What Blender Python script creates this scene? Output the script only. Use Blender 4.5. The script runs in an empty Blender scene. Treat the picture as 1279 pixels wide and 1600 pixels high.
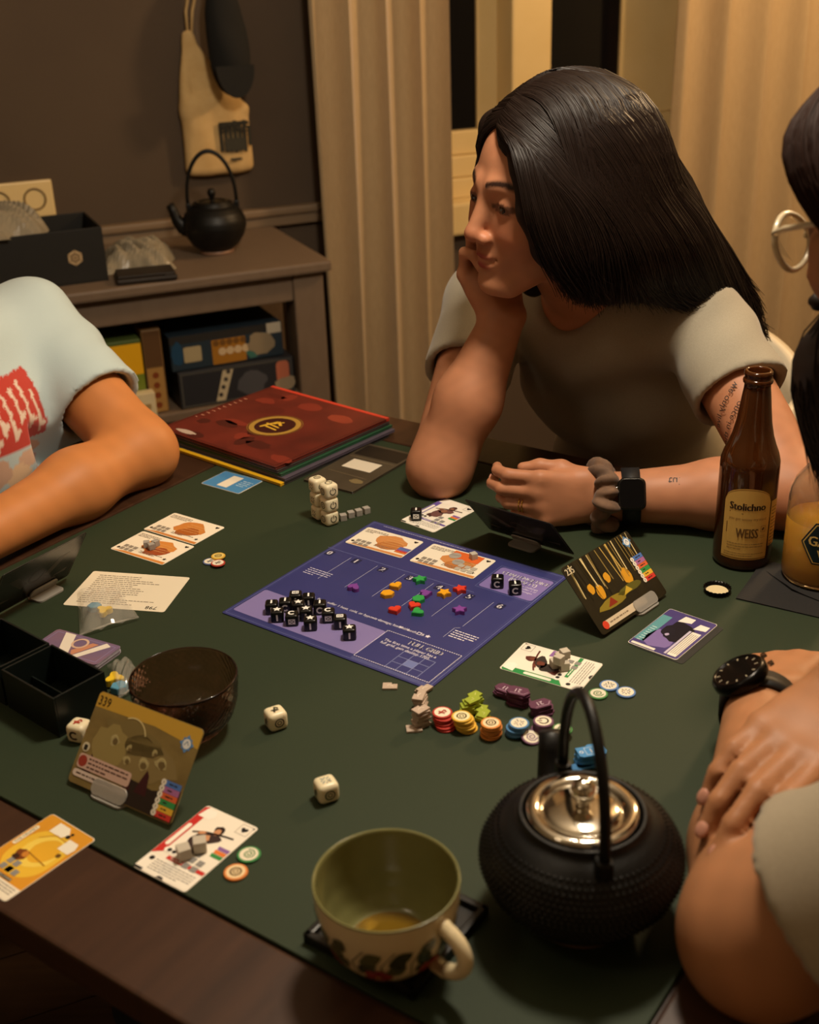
import bpy, bmesh, math, random
import numpy as np
from mathutils import Vector, Matrix, Euler

random.seed(7); np.random.seed(7)
SC = bpy.context.scene
COL = SC.collection
R = math.radians
T = 0.75                                   # height of the table top
# ---------------------------------------------------------------- camera
CAM_Z = T + 0.65
FPX = 1865.0                               # focal length in pixels of the 1279x1600 frame
_th, _ro = R(25.0), R(-2.0)
_f = Vector((0, math.cos(_th), -math.sin(_th)))
_r0 = Vector((1, 0, 0)); _u0 = _r0.cross(_f)
CR = _r0 * math.cos(_ro) + _u0 * math.sin(_ro)
CU = _u0 * math.cos(_ro) - _r0 * math.sin(_ro)
CF = _f
cam_d = bpy.data.cameras.new('camera'); cam = bpy.data.objects.new('camera', cam_d)
COL.objects.link(cam)
cam.matrix_world = Matrix(((CR.x, CU.x, -CF.x, 0), (CR.y, CU.y, -CF.y, 0), (CR.z, CU.z, -CF.z, CAM_Z), (0, 0, 0, 1)))
cam_d.sensor_fit = 'VERTICAL'; cam_d.sensor_height = 30.0
cam_d.lens = FPX / 1600.0 * 30.0
cam_d.clip_start = 0.02; cam_d.clip_end = 60
cam_d.dof.use_dof = True; cam_d.dof.focus_distance = 1.36; cam_d.dof.aperture_fstop = 4.8
SC.camera = cam
# ---------------------------------------------------------------- exposure, world
SC.view_settings.view_transform = 'Standard'; SC.view_settings.look = 'None'
SC.view_settings.gamma = 1.0; SC.view_settings.use_curve_mapping = False
SC.view_settings.exposure = 0.0
wd = bpy.data.worlds.new('night'); SC.world = wd; wd.use_nodes = True
wd.node_tree.nodes['Background'].inputs[0].default_value = (0.10, 0.13, 0.2, 1)
wd.node_tree.nodes['Background'].inputs[1].default_value = 0.03
# ---------------------------------------------------------------- lights (lamps of the room and an added fill, all above the frame)
def lamp(name, loc, power, color, size):
    d = bpy.data.lights.new(name, 'POINT'); d.energy = power; d.color = color; d.shadow_soft_size = size
    o = bpy.data.objects.new(name, d); COL.objects.link(o); o.location = loc
    return o
PEND = Vector((0.22, 1.12, T + 1.15))      # bulb of the pendant over the table
BACK = Vector((1.45, 2.55, 2.05))          # warm standing lamp by the window
lamp('pendant_light', PEND, 50.0, (1.0, 0.86, 0.67), 0.09)
lamp('floor_lamp_light', BACK, 68.0, (1.0, 0.66, 0.34), 0.10)
FILL = Vector((-0.95, 0.15, 2.38))         # unseen lamp, added to fill the woman's shaded chest
lamp('fill_light', FILL, 7.0, (1.0, 0.80, 0.56), 0.12)

# ---------------------------------------------------------------- pixel <-> place helpers
def ray(px, py):
    return CF + CR * ((px - 639.5) / FPX) - CU * ((py - 800.0) / FPX)
O3 = Vector((0, 0, CAM_Z))
def P(px, py, z=0.0):                      # point at height z above the table top
    d = ray(px, py); return O3 + d * ((T + z - CAM_Z) / d.z)
def Q(px, py, y):                          # point at depth y
    d = ray(px, py); return O3 + d * (y / d.y)
WA = R(22.5)
WT = Vector((math.cos(WA), math.sin(WA), 0)); WN = Vector((-math.sin(WA), math.cos(WA), 0))
def WP(px, py, c):                         # (s, z) where the ray meets the plane n.x = c parallel to the back wall
    d = ray(px, py); q = O3 + d * (c / WN.dot(d)); return WT.dot(q), q.z
def proj(p):
    d = Vector(p) - O3; w = d.dot(CF); return (639.5 + FPX * d.dot(CR) / w, 800 - FPX * d.dot(CU) / w)

# ---------------------------------------------------------------- materials
MATS = {}
def srgb(h):
    h = h.lstrip('#'); c = [int(h[i:i+2], 16) / 255 for i in (0, 2, 4)]
    return tuple(x / 12.92 if x <= 0.04045 else ((x + 0.055) / 1.055) ** 2.4 for x in c) + (1.0,)
def mat(name, col, rough=0.5, metal=0.0, spec=0.5, trans=0.0, ior=1.45, sss=0.0, sssr=(0.01, 0.005, 0.003), coat=0.0,
        noise=None, bump=None, alpha=1.0, sheen=0.0, emit=None, vcol=None, wave=None):
    """noise=(scale, colour2, contrast, (sx,sy,sz)); bump=(kind, scale, strength, distance)"""
    if name in MATS: return MATS[name]
    m = bpy.data.materials.new(name); m.use_nodes = True; MATS[name] = m
    nt = m.node_tree; b = nt.nodes['Principled BSDF']
    c = srgb(col) if isinstance(col, str) else tuple(col) + ((1.0,) if len(col) == 3 else ())
    I = b.inputs
    I['Base Color'].default_value = c; I['Roughness'].default_value = rough; I['Metallic'].default_value = metal
    I['Specular IOR Level'].default_value = spec; I['Transmission Weight'].default_value = trans; I['IOR'].default_value = ior
    I['Coat Weight'].default_value = coat; I['Alpha'].default_value = alpha; I['Sheen Weight'].default_value = sheen
    if sss:
        I['Subsurface Weight'].default_value = sss; I['Subsurface Radius'].default_value = sssr; I['Subsurface Scale'].default_value = 1.0
    if emit: I['Emission Color'].default_value = srgb(emit[0]); I['Emission Strength'].default_value = emit[1]
    tc = nt.nodes.new('ShaderNodeTexCoord')
    src = None
    if vcol:
        a = nt.nodes.new('ShaderNodeAttribute'); a.attribute_name = vcol; src = a.outputs['Color']
    if noise:
        sc, c2, con, st = noise
        mp = nt.nodes.new('ShaderNodeMapping'); mp.inputs['Scale'].default_value = st
        nt.links.new(tc.outputs['Object'], mp.inputs[0])
        n = nt.nodes.new('ShaderNodeTexNoise'); n.inputs['Scale'].default_value = sc; n.inputs['Detail'].default_value = 5
        nt.links.new(mp.outputs[0], n.inputs['Vector'])
        rp = nt.nodes.new('ShaderNodeMapRange'); rp.inputs[1].default_value = 0.5 - con; rp.inputs[2].default_value = 0.5 + con
        nt.links.new(n.outputs['Fac'], rp.inputs[0])
        mx = nt.nodes.new('ShaderNodeMix'); mx.data_type = 'RGBA'
        mx.inputs[6].default_value = c; mx.inputs[7].default_value = srgb(c2) if isinstance(c2, str) else tuple(c2) + (1.0,)
        nt.links.new(rp.outputs[0], mx.inputs[0])
        if src is not None:
            nt.links.new(src, mx.inputs[6])
        src = mx.outputs[2]
    if src is not None: nt.links.new(src, I['Base Color'])
    if bump:
        kind, sc, stg, dist = bump
        if kind == 'noise':
            n = nt.nodes.new('ShaderNodeTexNoise'); n.inputs['Scale'].default_value = sc; n.inputs['Detail'].default_value = 4; out = n.outputs['Fac']
        elif kind == 'voronoi':
            n = nt.nodes.new('ShaderNodeTexVoronoi'); n.inputs['Scale'].default_value = sc; out = n.outputs['Distance']
        else:
            n = nt.nodes.new('ShaderNodeTexWave'); n.inputs['Scale'].default_value = sc; out = n.outputs['Fac']
        nt.links.new(tc.outputs['Object'], n.inputs['Vector'])
        bp = nt.nodes.new('ShaderNodeBump'); bp.inputs['Strength'].default_value = stg; bp.inputs['Distance'].default_value = dist
        nt.links.new(out, bp.inputs['Height']); nt.links.new(bp.outputs[0], I['Normal'])
    return m
def pm(col, rough=0.5):                    # flat print colour
    return mat('print_%s_%d' % (col.lstrip('#'), int(rough * 100)), col, rough, spec=0.4)

# ---------------------------------------------------------------- mesh builder
class MB:
    def __init__(s): s.v = []; s.f = []; s.m = []; s.sm = []
    def add(s, vs, fs, M=None, mi=0, smooth=False):
        b = len(s.v)
        if M is not None: vs = [M @ Vector(p) for p in vs]
        s.v.extend([tuple(p) for p in vs])
        for f in fs:
            s.f.append(tuple(i + b for i in f)); s.m.append(mi); s.sm.append(smooth)
        return s
    def box(s, c, d, M=None, mi=0, bev=0.0):
        x, y, z = c; a, b, e = d[0] / 2, d[1] / 2, d[2] / 2
        if bev <= 0:
            vs = [(x+i*a, y+j*b, z+k*e) for i in (-1, 1) for j in (-1, 1) for k in (-1, 1)]
            fs = [(0, 1, 3, 2), (4, 6, 7, 5), (0, 4, 5, 1), (2, 3, 7, 6), (0, 2, 6, 4), (1, 5, 7, 3)]
            return s.add(vs, fs, M, mi)
        bm = bmesh.new(); bmesh.ops.create_cube(bm, size=1)
        for q in bm.verts: q.co = Vector((q.co.x * d[0] + x, q.co.y * d[1] + y, q.co.z * d[2] + z))
        bmesh.ops.bevel(bm, geom=bm.edges[:], offset=bev, segments=2, affect='EDGES', profile=0.6)
        return s.bm(bm, M, mi)
    def bm(s, bm, M=None, mi=0, smooth=False):
        bm.verts.index_update(); bm.verts.ensure_lookup_table()
        s.add([q.co.copy() for q in bm.verts], [[q.index for q in f.verts] for f in bm.faces], M, mi, smooth); bm.free(); return s
    def prism(s, pts, z0, z1, M=None, mi=0, ch=0.0, smooth=False, top_mi=None):
        n = len(pts)
        if ch <= 0:
            vs = [(x, y, z0) for x, y in pts] + [(x, y, z1) for x, y in pts]
            s.add(vs, [tuple(reversed(range(n)))], M, mi); b = len(s.v) - 2 * n
        else:
            cx = sum(p[0] for p in pts) / n; cy = sum(p[1] for p in pts) / n
            rr = max(math.hypot(x - cx, y - cy) for x, y in pts); k = 1 - ch / rr
            ins = [(cx + (x - cx) * k, cy + (y - cy) * k) for x, y in pts]
            rings = [(ins, z0), (pts, z0 + ch), (pts, z1 - ch), (ins, z1)]
            vs = [(x, y, z) for q, z in rings for x, y in q]
            fs = [tuple(reversed(range(n)))]
            s.add(vs, fs, M, mi); b = len(s.v) - 4 * n
            for k2 in range(3):
                for i in range(n):
                    j = (i + 1) % n
                    s.f.append((b + k2*n + i, b + k2*n + j, b + (k2+1)*n + j, b + (k2+1)*n + i)); s.m.append(mi); s.sm.append(smooth)
            s.f.append(tuple(b + 3*n + i for i in range(n))); s.m.append(mi if top_mi is None else top_mi); s.sm.append(False)
            return s
        for i in range(n):
            j = (i + 1) % n
            s.f.append((b + i, b + j, b + n + j, b + n + i)); s.m.append(mi); s.sm.append(smooth)
        s.f.append(tuple(b + n + i for i in range(n))); s.m.append(mi if top_mi is None else top_mi); s.sm.append(False)
        return s
    def lathe(s, prof, seg=48, M=None, mi=0, smooth=True, a0=0, a1=2 * math.pi, close=True):
        full = abs(a1 - a0 - 2 * math.pi) < 1e-6
        n = seg if full else seg + 1
        vs = []; k = len(prof)
        for i in range(n):
            a = a0 + (a1 - a0) * i / seg
            for r, z in prof: vs.append((r * math.cos(a), r * math.sin(a), z))
        fs = []
        for i in range(seg):
            j = (i + 1) % n
            for q in range(k - 1):
                fs.append((i*k+q, j*k+q, j*k+q+1, i*k+q+1))
        return s.add(vs, fs, M, mi, smooth)
    def tube(s, pts, rad, seg=10, M=None, mi=0, smooth=True, cap=True, closed=False, flat=1.0):
        pts = [Vector(p) for p in pts]; n = len(pts)
        rads = rad if isinstance(rad, (list, tuple)) else [rad] * n
        vs = []; up = None
        for i, p in enumerate(pts):
            a = pts[(i - 1) % n] if (closed or i > 0) else p; b = pts[(i + 1) % n] if (closed or i < n - 1) else p
            t = (b - a).normalized()
            if up is None:
                up = Vector((0, 0, 1)) if abs(t.z) < 0.9 else Vector((1, 0, 0))
            x = up.cross(t)
            if x.length < 1e-6: x = Vector((1, 0, 0)).cross(t)
            x.normalize(); y = t.cross(x); up = y
            for k in range(seg):
                an = 2 * math.pi * k / seg
                vs.append(p + (x * math.cos(an) + y * math.sin(an) * flat) * rads[i])
        fs = []
        for i in range(n if closed else n - 1):
            j = (i + 1) % n
            for k in range(seg):
                l = (k + 1) % seg
                fs.append((i*seg+k, i*seg+l, j*seg+l, j*seg+k))
        if cap and not closed:
            fs.append(tuple(reversed(range(seg)))); fs.append(tuple((n-1)*seg + k for k in range(seg)))
        return s.add(vs, fs, M, mi, smooth)
    def sphere(s, c, r, M=None, mi=0, u=20, v=12):
        rx, ry, rz = r if isinstance(r, (list, tuple)) else (r, r, r)
        bm = bmesh.new(); bmesh.ops.create_uvsphere(bm, u_segments=u, v_segments=v, radius=1)
        for q in bm.verts: q.co = Vector((q.co.x*rx + c[0], q.co.y*ry + c[1], q.co.z*rz + c[2]))
        return s.bm(bm, M, mi, True)
    def build(s, name, mats, parent=None, loc=None, rotz=None, autosmooth=None):
        me = bpy.data.meshes.new(name)
        me.from_pydata(s.v, [], s.f); me.update()
        if not isinstance(mats, (list, tuple)): mats = [mats]
        for m in mats: me.materials.append(m)
        if len(mats) > 1: me.polygons.foreach_set('material_index', s.m)
        me.polygons.foreach_set('use_smooth', s.sm)
        o = bpy.data.objects.new(name, me); COL.objects.link(o)
        if parent is not None: o.parent = parent
        if loc is not None: o.location = loc
        if rotz is not None: o.rotation_euler = (0, 0, rotz)
        return o
def tag(o, label, cat, group=None):
    o['label'] = label; o['category'] = cat
    if group: o['group'] = group
    return o
def thing(name, label, cat, loc=(0, 0, 0), rotz=0.0, group=None):
    o = bpy.data.objects.new(name, None); COL.objects.link(o); o.empty_display_size = 0.02
    o.location = loc; o.rotation_euler = (0, 0, rotz)
    return tag(o, label, cat, group)
def struct(o): o['kind'] = 'structure'; return o
def copy_tree(o, parent=None):
    c = o.copy(); COL.objects.link(c); c.parent = parent
    for ch in list(o.children): copy_tree(ch, c)
    return c
def rrect(w, h, r, n=5, cx=0, cy=0):
    out = []
    for sx, sy, a in ((1, 1, 0), (-1, 1, 90), (-1, -1, 180), (1, -1, 270)):
        for k in range(n + 1):
            t = R(a + 90 * k / n); out.append((cx + sx*(w/2 - r) + r*math.cos(t), cy + sy*(h/2 - r) + r*math.sin(t)))
    return out
def circ(r, n=28, cx=0, cy=0): return [(cx + r*math.cos(2*math.pi*k/n), cy + r*math.sin(2*math.pi*k/n)) for k in range(n)]
def star(r, r2=None, n=5, cx=0, cy=0, rot=90):
    r2 = r2 or r * 0.48
    return [(cx + (r if k % 2 == 0 else r2)*math.cos(R(rot) + math.pi*k/n), cy + (r if k % 2 == 0 else r2)*math.sin(R(rot) + math.pi*k/n)) for k in range(2*n)]
def heart(s, n=24, cx=0, cy=0):
    out = []
    for k in range(n):
        t = 2*math.pi*k/n
        out.append((cx + s*math.sin(t)**3, cy + s*(13*math.cos(t) - 5*math.cos(2*t) - 2*math.cos(3*t) - math.cos(4*t))/16))
    return out[::-1]
def TR(x=0, y=0, z=0, rx=0, ry=0, rz=0): return Matrix.Translation((x, y, z)) @ Euler((R(rx), R(ry), R(rz))).to_matrix().to_4x4()

# ---------------------------------------------------------------- lettering and print
_TX = {}
def text_mesh(s):
    if s in _TX: return _TX[s]
    cu = bpy.data.curves.new('t', 'FONT'); cu.body = s; cu.size = 1.0; cu.resolution_u = 2
    ob = bpy.data.objects.new('t', cu); me = bpy.data.meshes.new_from_object(ob)
    v = np.array([q.co[:2] for q in me.vertices]) if len(me.vertices) else np.zeros((0, 2))
    f = [tuple(p.vertices) for p in me.polygons]
    bpy.data.objects.remove(ob); bpy.data.curves.remove(cu); bpy.data.meshes.remove(me)
    _TX[s] = (v, f); return _TX[s]
class Print:
    """flat print on a face: shapes in the face's own x, y; one mesh, one colour per slot"""
    def __init__(s, z=0.0, step=0.00007): s.mb = MB(); s.cols = []; s.z = z; s.step = step
    def mi(s, c):
        if c not in s.cols: s.cols.append(c)
        return s.cols.index(c)
    def poly(s, pts, c, L=1):
        z = s.z + L * s.step; s.mb.add([(x, y, z) for x, y in pts], [tuple(range(len(pts)))], None, s.mi(c)); return s
    def rect(s, x0, y0, x1, y1, c, L=1): return s.poly([(x0, y0), (x1, y0), (x1, y1), (x0, y1)], c, L)
    def rr(s, cx, cy, w, h, r, c, L=1): return s.poly(rrect(w, h, r, 4, cx, cy), c, L)
    def disc(s, cx, cy, r, c, L=1, n=20): return s.poly(circ(r, n, cx, cy), c, L)
    def ring(s, cx, cy, r0, r1, c, L=1, n=28, a0=0, a1=360):
        z = s.z + L*s.step; vs = []; fs = []
        for k in range(n + 1):
            t = R(a0 + (a1 - a0)*k/n)
            vs += [(cx + r0*math.cos(t), cy + r0*math.sin(t), z), (cx + r1*math.cos(t), cy + r1*math.sin(t), z)]
        for k in range(n): fs.append((2*k, 2*k+1, 2*k+3, 2*k+2))
        s.mb.add(vs, fs, None, s.mi(c)); return s
    def line(s, pts, w, c, L=2):
        for (x0, y0), (x1, y1) in zip(pts[:-1], pts[1:]):
            dx, dy = x1-x0, y1-y0; l = math.hypot(dx, dy)
            if l < 1e-9: continue
            nx, ny = -dy/l*w/2, dx/l*w/2
            s.poly([(x0+nx, y0+ny), (x0-nx, y0-ny), (x1-nx, y1-ny), (x1+nx, y1+ny)], c, L)
        return s
    def frame(s, cx, cy, w, h, t, c, L=2):
        a, b = w/2, h/2
        s.rect(cx-a, cy-b, cx+a, cy-b+t, c, L); s.rect(cx-a, cy+b-t, cx+a, cy+b, c, L)
        s.rect(cx-a, cy-b+t, cx-a+t, cy+b-t, c, L); s.rect(cx+a-t, cy-b+t, cx+a, cy+b-t, c, L); return s
    def dash(s, x0, y0, x1, y1, w, c, n=20, L=2):
        for k in range(n):
            a, b = k/n, (k+0.6)/n
            s.line([(x0+(x1-x0)*a, y0+(y1-y0)*a), (x0+(x1-x0)*b, y0+(y1-y0)*b)], w, c, L)
        return s
    def words(s, x0, y0, x1, lines, lead, h, c, L=2, seed=1):      # unreadable small print
        rg = random.Random(seed)
        for k in range(lines):
            x = x0; y = y0 - k*lead; end = x1 if k < lines-1 else x0 + (x1-x0)*rg.uniform(.4, .9)
            while x < end - h:
                w = min(rg.uniform(1.5, 6)*h*.8, end - x); s.rect(x, y-h/2, x+w, y+h/2, c, L); x += w + h*.7
        return s
    def text(s, t, x, y, size, c, L=3, al='c', rot=0, sx=1.0, bold=0.0):
        v, f = text_mesh(t)
        if not len(v): return s
        mn, mx = v.min(0), v.max(0); cx = {'c': (mn[0]+mx[0])/2, 'l': mn[0], 'r': mx[0]}[al]
        cy = 0.34; ca, sa = math.cos(R(rot)), math.sin(R(rot)); z = s.z + L*s.step
        for k in ([0] if not bold else [-1, 0, 1]):
            out = []
            for a, b in v:
                X = (a-cx)*size*sx + k*bold*size; Y = (b-cy)*size
                out.append((x + X*ca - Y*sa, y + X*sa + Y*ca, z + abs(k)*s.step*.2))
            s.mb.add(out, f, None, s.mi(c))
        return s
    def blob(s, cx, cy, rx, ry, c, L=1, seed=0, n=16, rot=0, rough=.25):
        rg = random.Random(seed); ca, sa = math.cos(R(rot)), math.sin(R(rot)); pts = []
        for k in range(n):
            q = 1 - rough*rg.random(); a = 2*math.pi*k/n; X = rx*q*math.cos(a); Y = ry*q*math.sin(a)
            pts.append((cx + X*ca - Y*sa, cy + X*sa + Y*ca))
        return s.poly(pts, c, L)
    def build(s, name, parent, rough=0.45, M=None):
        if M is not None: s.mb.v = [tuple(M @ Vector(p)) for p in s.mb.v]
        return s.mb.build(name, [pm(c, rough) for c in s.cols], parent)

# ---------------------------------------------------------------- smooth solid modelling (distance fields -> one surface)
class Solid:
    def __init__(s, lo, hi, h):
        s.lo = np.array(lo, float); s.h = h
        s.n = np.ceil((np.array(hi) - s.lo) / h).astype(int) + 1
        s.d = np.full(tuple(s.n), 0.2, np.float32)
        s.ax = [(s.lo[i] + h*np.arange(s.n[i])).astype(np.float32) for i in range(3)]
    def sub(s, bl, bh):
        i0 = np.clip(np.floor((np.array(bl) - s.lo)/s.h).astype(int), 0, s.n); i1 = np.clip(np.ceil((np.array(bh) - s.lo)/s.h).astype(int) + 1, 0, s.n)
        if (i1 <= i0).any(): return None, None
        sl = tuple(slice(a, b) for a, b in zip(i0, i1))
        g = np.meshgrid(*[s.ax[k][sl[k]] for k in range(3)], indexing='ij')
        return sl, g
    def put(s, sl, e, k, op):
        a = s.d[sl]
        if op == 'sub': e = -e
        k = max(k, 1e-5)
        if op == 'add':
            h = np.clip(.5 + .5*(e - a)/k, 0, 1); s.d[sl] = e*(1-h) + a*h - k*h*(1-h)
        else:
            h = np.clip(.5 - .5*(e - a)/k, 0, 1); s.d[sl] = e*(1-h) + a*h + k*h*(1-h)
    def cone(s, a, b, ra, rb, k=.01, op='add', flat=None):
        a = np.array(a, float); b = np.array(b, float); m = max(ra, rb) + k + 3*s.h
        sl, g = s.sub(np.minimum(a, b) - m, np.maximum(a, b) + m)
        if sl is None: return s
        ab = b - a; L2 = max((ab**2).sum(), 1e-12)
        px, py, pz = g[0]-a[0], g[1]-a[1], g[2]-a[2]
        t = np.clip((px*ab[0] + py*ab[1] + pz*ab[2])/L2, 0, 1)
        dx, dy, dz = px - t*ab[0], py - t*ab[1], pz - t*ab[2]
        if flat is not None:                     # flat=(dir, factor): thinner along dir
            n, q = np.array(flat[0], float), flat[1]; n /= np.linalg.norm(n)
            c = dx*n[0] + dy*n[1] + dz*n[2]; w = (1/q - 1)
            dx, dy, dz = dx + c*n[0]*w, dy + c*n[1]*w, dz + c*n[2]*w
            e = (np.sqrt(dx*dx+dy*dy+dz*dz) - (ra + (rb-ra)*t))
            e = e * np.where(e < 0, q, (1+q)/2)
        else:
            e = np.sqrt(dx*dx+dy*dy+dz*dz) - (ra + (rb-ra)*t)
        s.put(sl, e.astype(np.float32), k, op); return s
    def chain(s, pts, rs, k=.01, **kw):
        for i in range(len(pts)-1): s.cone(pts[i], pts[i+1], rs[i], rs[i+1], k, **kw)
        return s
    def ell(s, c, r, k=.01, op='add', rot=None):
        c = np.array(c, float); r = np.array(r, float); m = r.max() + k + 3*s.h
        sl, g = s.sub(c - m, c + m)
        if sl is None: return s
        p = np.stack([g[i] - c[i] for i in range(3)])
        if rot is not None: p = np.einsum('ji,j...->i...', np.array(rot), p)
        k0 = np.sqrt(sum((p[i]/r[i])**2 for i in range(3))); k1 = np.sqrt(sum((p[i]/r[i]**2)**2 for i in range(3))) + 1e-9
        s.put(sl, (k0*(k0-1)/k1).astype(np.float32), k, op); return s
    def cut(s, p, n, k=.002):                    # remove the side n points to
        n = np.array(n, float); n /= np.linalg.norm(n); p = np.array(p, float)
        sl, g = s.sub(s.lo, s.lo + s.h*s.n)
        e = -((g[0]-p[0])*n[0] + (g[1]-p[1])*n[1] + (g[2]-p[2])*n[2])
        s.put(sl, e.astype(np.float32), k, 'sub'); return s
    def field(s, fn):
        sl, g = s.sub(s.lo, s.lo + s.h*s.n); s.d = (s.d + fn(*g)).astype(np.float32); return s
    def mesh(s):
        d = s.d.copy()
        for ax in range(3):                      # closed at the border
            q = [slice(None)]*3
            for e in (0, -1): q[ax] = e; d[tuple(q)] = np.maximum(d[tuple(q)], 1e-3)
        neg = d < 0; nx, ny, nz = d.shape
        cs = neg[:-1, :-1, :-1].astype(np.int8); cnt = np.zeros((nx-1, ny-1, nz-1), np.int8)
        off = [(i, j, k) for i in (0, 1) for j in (0, 1) for k in (0, 1)]
        for i, j, k in off: cnt += neg[i:nx-1+i, j:ny-1+j, k:nz-1+k]
        act = (cnt > 0) & (cnt < 8); idx = np.argwhere(act); n = len(idx)
        ids = np.full(act.shape, -1, np.int64); ids[act] = np.arange(n)
        acc = np.zeros((n, 3)); num = np.zeros(n)
        for a in range(8):
            for b in range(a+1, 8):
                oa, ob = np.array(off[a]), np.array(off[b])
                if np.abs(oa-ob).sum() != 1: continue
                ia, ib = idx + oa, idx + ob
                da = d[ia[:, 0], ia[:, 1], ia[:, 2]]; db = d[ib[:, 0], ib[:, 1], ib[:, 2]]
                m = (da < 0) != (db < 0); t = np.where(m, da/np.where(m, da-db, 1), 0)
                acc += np.where(m[:, None], oa + t[:, None]*(ob-oa), 0); num += m
        vs = s.lo + s.h*(idx + acc/num[:, None])
        F = []
        for ax in range(3):
            o1, o2 = [(1, 2), (2, 0), (0, 1)][ax]
            A = [slice(None)]*3; B = [slice(None)]*3; A[ax] = slice(0, -1); B[ax] = slice(1, None)
            ch = neg[tuple(A)] != neg[tuple(B)]
            e = np.argwhere(ch)
            e = e[(e[:, o1] > 0) & (e[:, o2] > 0) & (e[:, o1] < d.shape[o1]-1) & (e[:, o2] < d.shape[o2]-1)]
            q = []
            for u, w in ((-1, -1), (0, -1), (0, 0), (-1, 0)):
                c = e.copy(); c[:, o1] += u; c[:, o2] += w; q.append(ids[c[:, 0], c[:, 1], c[:, 2]])
            q = np.stack(q, 1); fl = ~neg[e[:, 0], e[:, 1], e[:, 2]]
            q[fl] = q[fl][:, ::-1]; F.append(q)
        F = np.concatenate(F); F = F[(F >= 0).all(1)]
        return vs, F
    def build(s, name, m, parent=None, M=None, smooth=2, paint=None, disp=None):
        vs, F = s.mesh()
        for _ in range(smooth):                  # light relaxing of the grid steps
            acc = np.zeros_like(vs); num = np.zeros(len(vs))
            for a, b in ((0, 1), (1, 2), (2, 3), (3, 0)):
                np.add.at(acc, F[:, a], vs[F[:, b]]); np.add.at(acc, F[:, b], vs[F[:, a]])
                np.add.at(num, F[:, a], 1); np.add.at(num, F[:, b], 1)
            vs = vs*.5 + .5*acc/np.maximum(num, 1)[:, None]
        col = paint(vs) if paint else None
        if disp is not None: vs = disp(vs)
        if M is not None:
            m3 = np.array(M.to_3x3()); vs = vs @ m3.T + np.array(M.translation)
        me = bpy.data.meshes.new(name); me.vertices.add(len(vs)); me.vertices.foreach_set('co', vs.astype(np.float32).ravel())
        me.loops.add(F.size); me.loops.foreach_set('vertex_index', F.ravel().astype(np.int32))
        me.polygons.add(len(F)); me.polygons.foreach_set('loop_start', np.arange(0, F.size, 4, dtype=np.int32))
        me.polygons.foreach_set('use_smooth', np.ones(len(F), bool)); me.update(calc_edges=True)
        if col is not None:
            a = me.color_attributes.new('paint', 'FLOAT_COLOR', 'POINT'); a.data.foreach_set('color', np.concatenate([col, np.ones((len(col), 1))], 1).astype(np.float32).ravel())
        me.materials.append(m); o = bpy.data.objects.new(name, me); COL.objects.link(o)
        if parent is not None: o.parent = parent
        return o
# ================================================================ the room
CF_ = 2.4756                               # front plane of the sideboard along the wall normal
CW_ = CF_ + 0.45                           # back wall plane
RM = Matrix.Rotation(WA, 4, 'Z')           # room axes: x along the back wall, y into the wall
m_wall = mat('wall_paint', '#544536', 0.85, noise=(3, '#4b3d30', .3, (1, 1, 1)), bump=('noise', 90, .12, .002))
m_ceil = mat('ceiling_paint', '#b5a893', 0.9, noise=(2, '#ac9f8a', .3, (1, 1, 1)))
m_wall2 = mat('wall_paint_pale', '#b0a084', 0.85, noise=(3, '#a8987c', .3, (1, 1, 1)))
m_floor = mat('floor_boards', '#4a3524', 0.5, noise=(6, '#38261a', .3, (1, 12, 1)))
def rbox(mb, s0, s1, n0, n1, z0, z1, mi=0, bev=0.0):
    return mb.box(((s0+s1)/2, (n0+n1)/2, (z0+z1)/2), (s1-s0, n1-n0, z1-z0), RM, mi, bev)
ZC = 2.55
W0, W1, WZ0, WZ1 = 1.14, 2.16, T+0.0, T+1.55      # window opening on the back wall (s range, z range)
mb = MB()
rbox(mb, -2.4, W0, CW_, CW_+.25, 0, ZC); rbox(mb, W1, 3.3, CW_, CW_+.25, 0, ZC)
rbox(mb, W0, W1, CW_, CW_+.25, 0, WZ0-.03); rbox(mb, W0, W1, CW_, CW_+.25, WZ1, ZC)
struct(mb.build('wall_back', m_wall))
mb = MB(); rbox(mb, -2.5, -2.4, -1.6, CW_+.25, 0, ZC); struct(mb.build('wall_left', m_wall2))
mb = MB(); rbox(mb, 3.3, 3.4, -1.6, CW_+.25, 0, ZC); struct(mb.build('wall_right', m_wall2))
mb = MB(); rbox(mb, -2.5, 3.4, -1.7, -1.6, 0, ZC); struct(mb.build('wall_front', m_wall2))
mb = MB(); rbox(mb, -2.5, 3.4, -1.7, CW_+.25, ZC, ZC+.1); struct(mb.build('ceiling', m_ceil))
flo = struct(MB().build('floor', m_floor))
mb = MB(); rbox(mb, -2.5, 3.4, -1.7, CW_+.25, -.1, -.012); mb.build('subfloor', mat('subfloor_dark', '#1c140e', .9), flo)
rg = random.Random(3); pl = []
for k in range(33):
    y0 = -1.6 + k*.137
    mb = MB(); x0 = -2.4; rbox(mb, -2.4, 3.3, y0+.001, min(y0+.136, CW_), -.012, 0, 0, .0015)
    mb.build('floor_plank', m_floor, flo)
# ---- skirting rail that runs along the wall just above the sideboard
m_trim = mat('trim_paint', '#7c6750', 0.55)
mb = MB(); rbox(mb, -2.4, W0-.02, CW_-.022, CW_, T+.045, T+.072, 0, .004); rbox(mb, -2.4, W0-.02, CW_-.032, CW_, T+.072, T+.092, 0, .006)
struct(mb.build('trim_1', m_trim))
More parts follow.
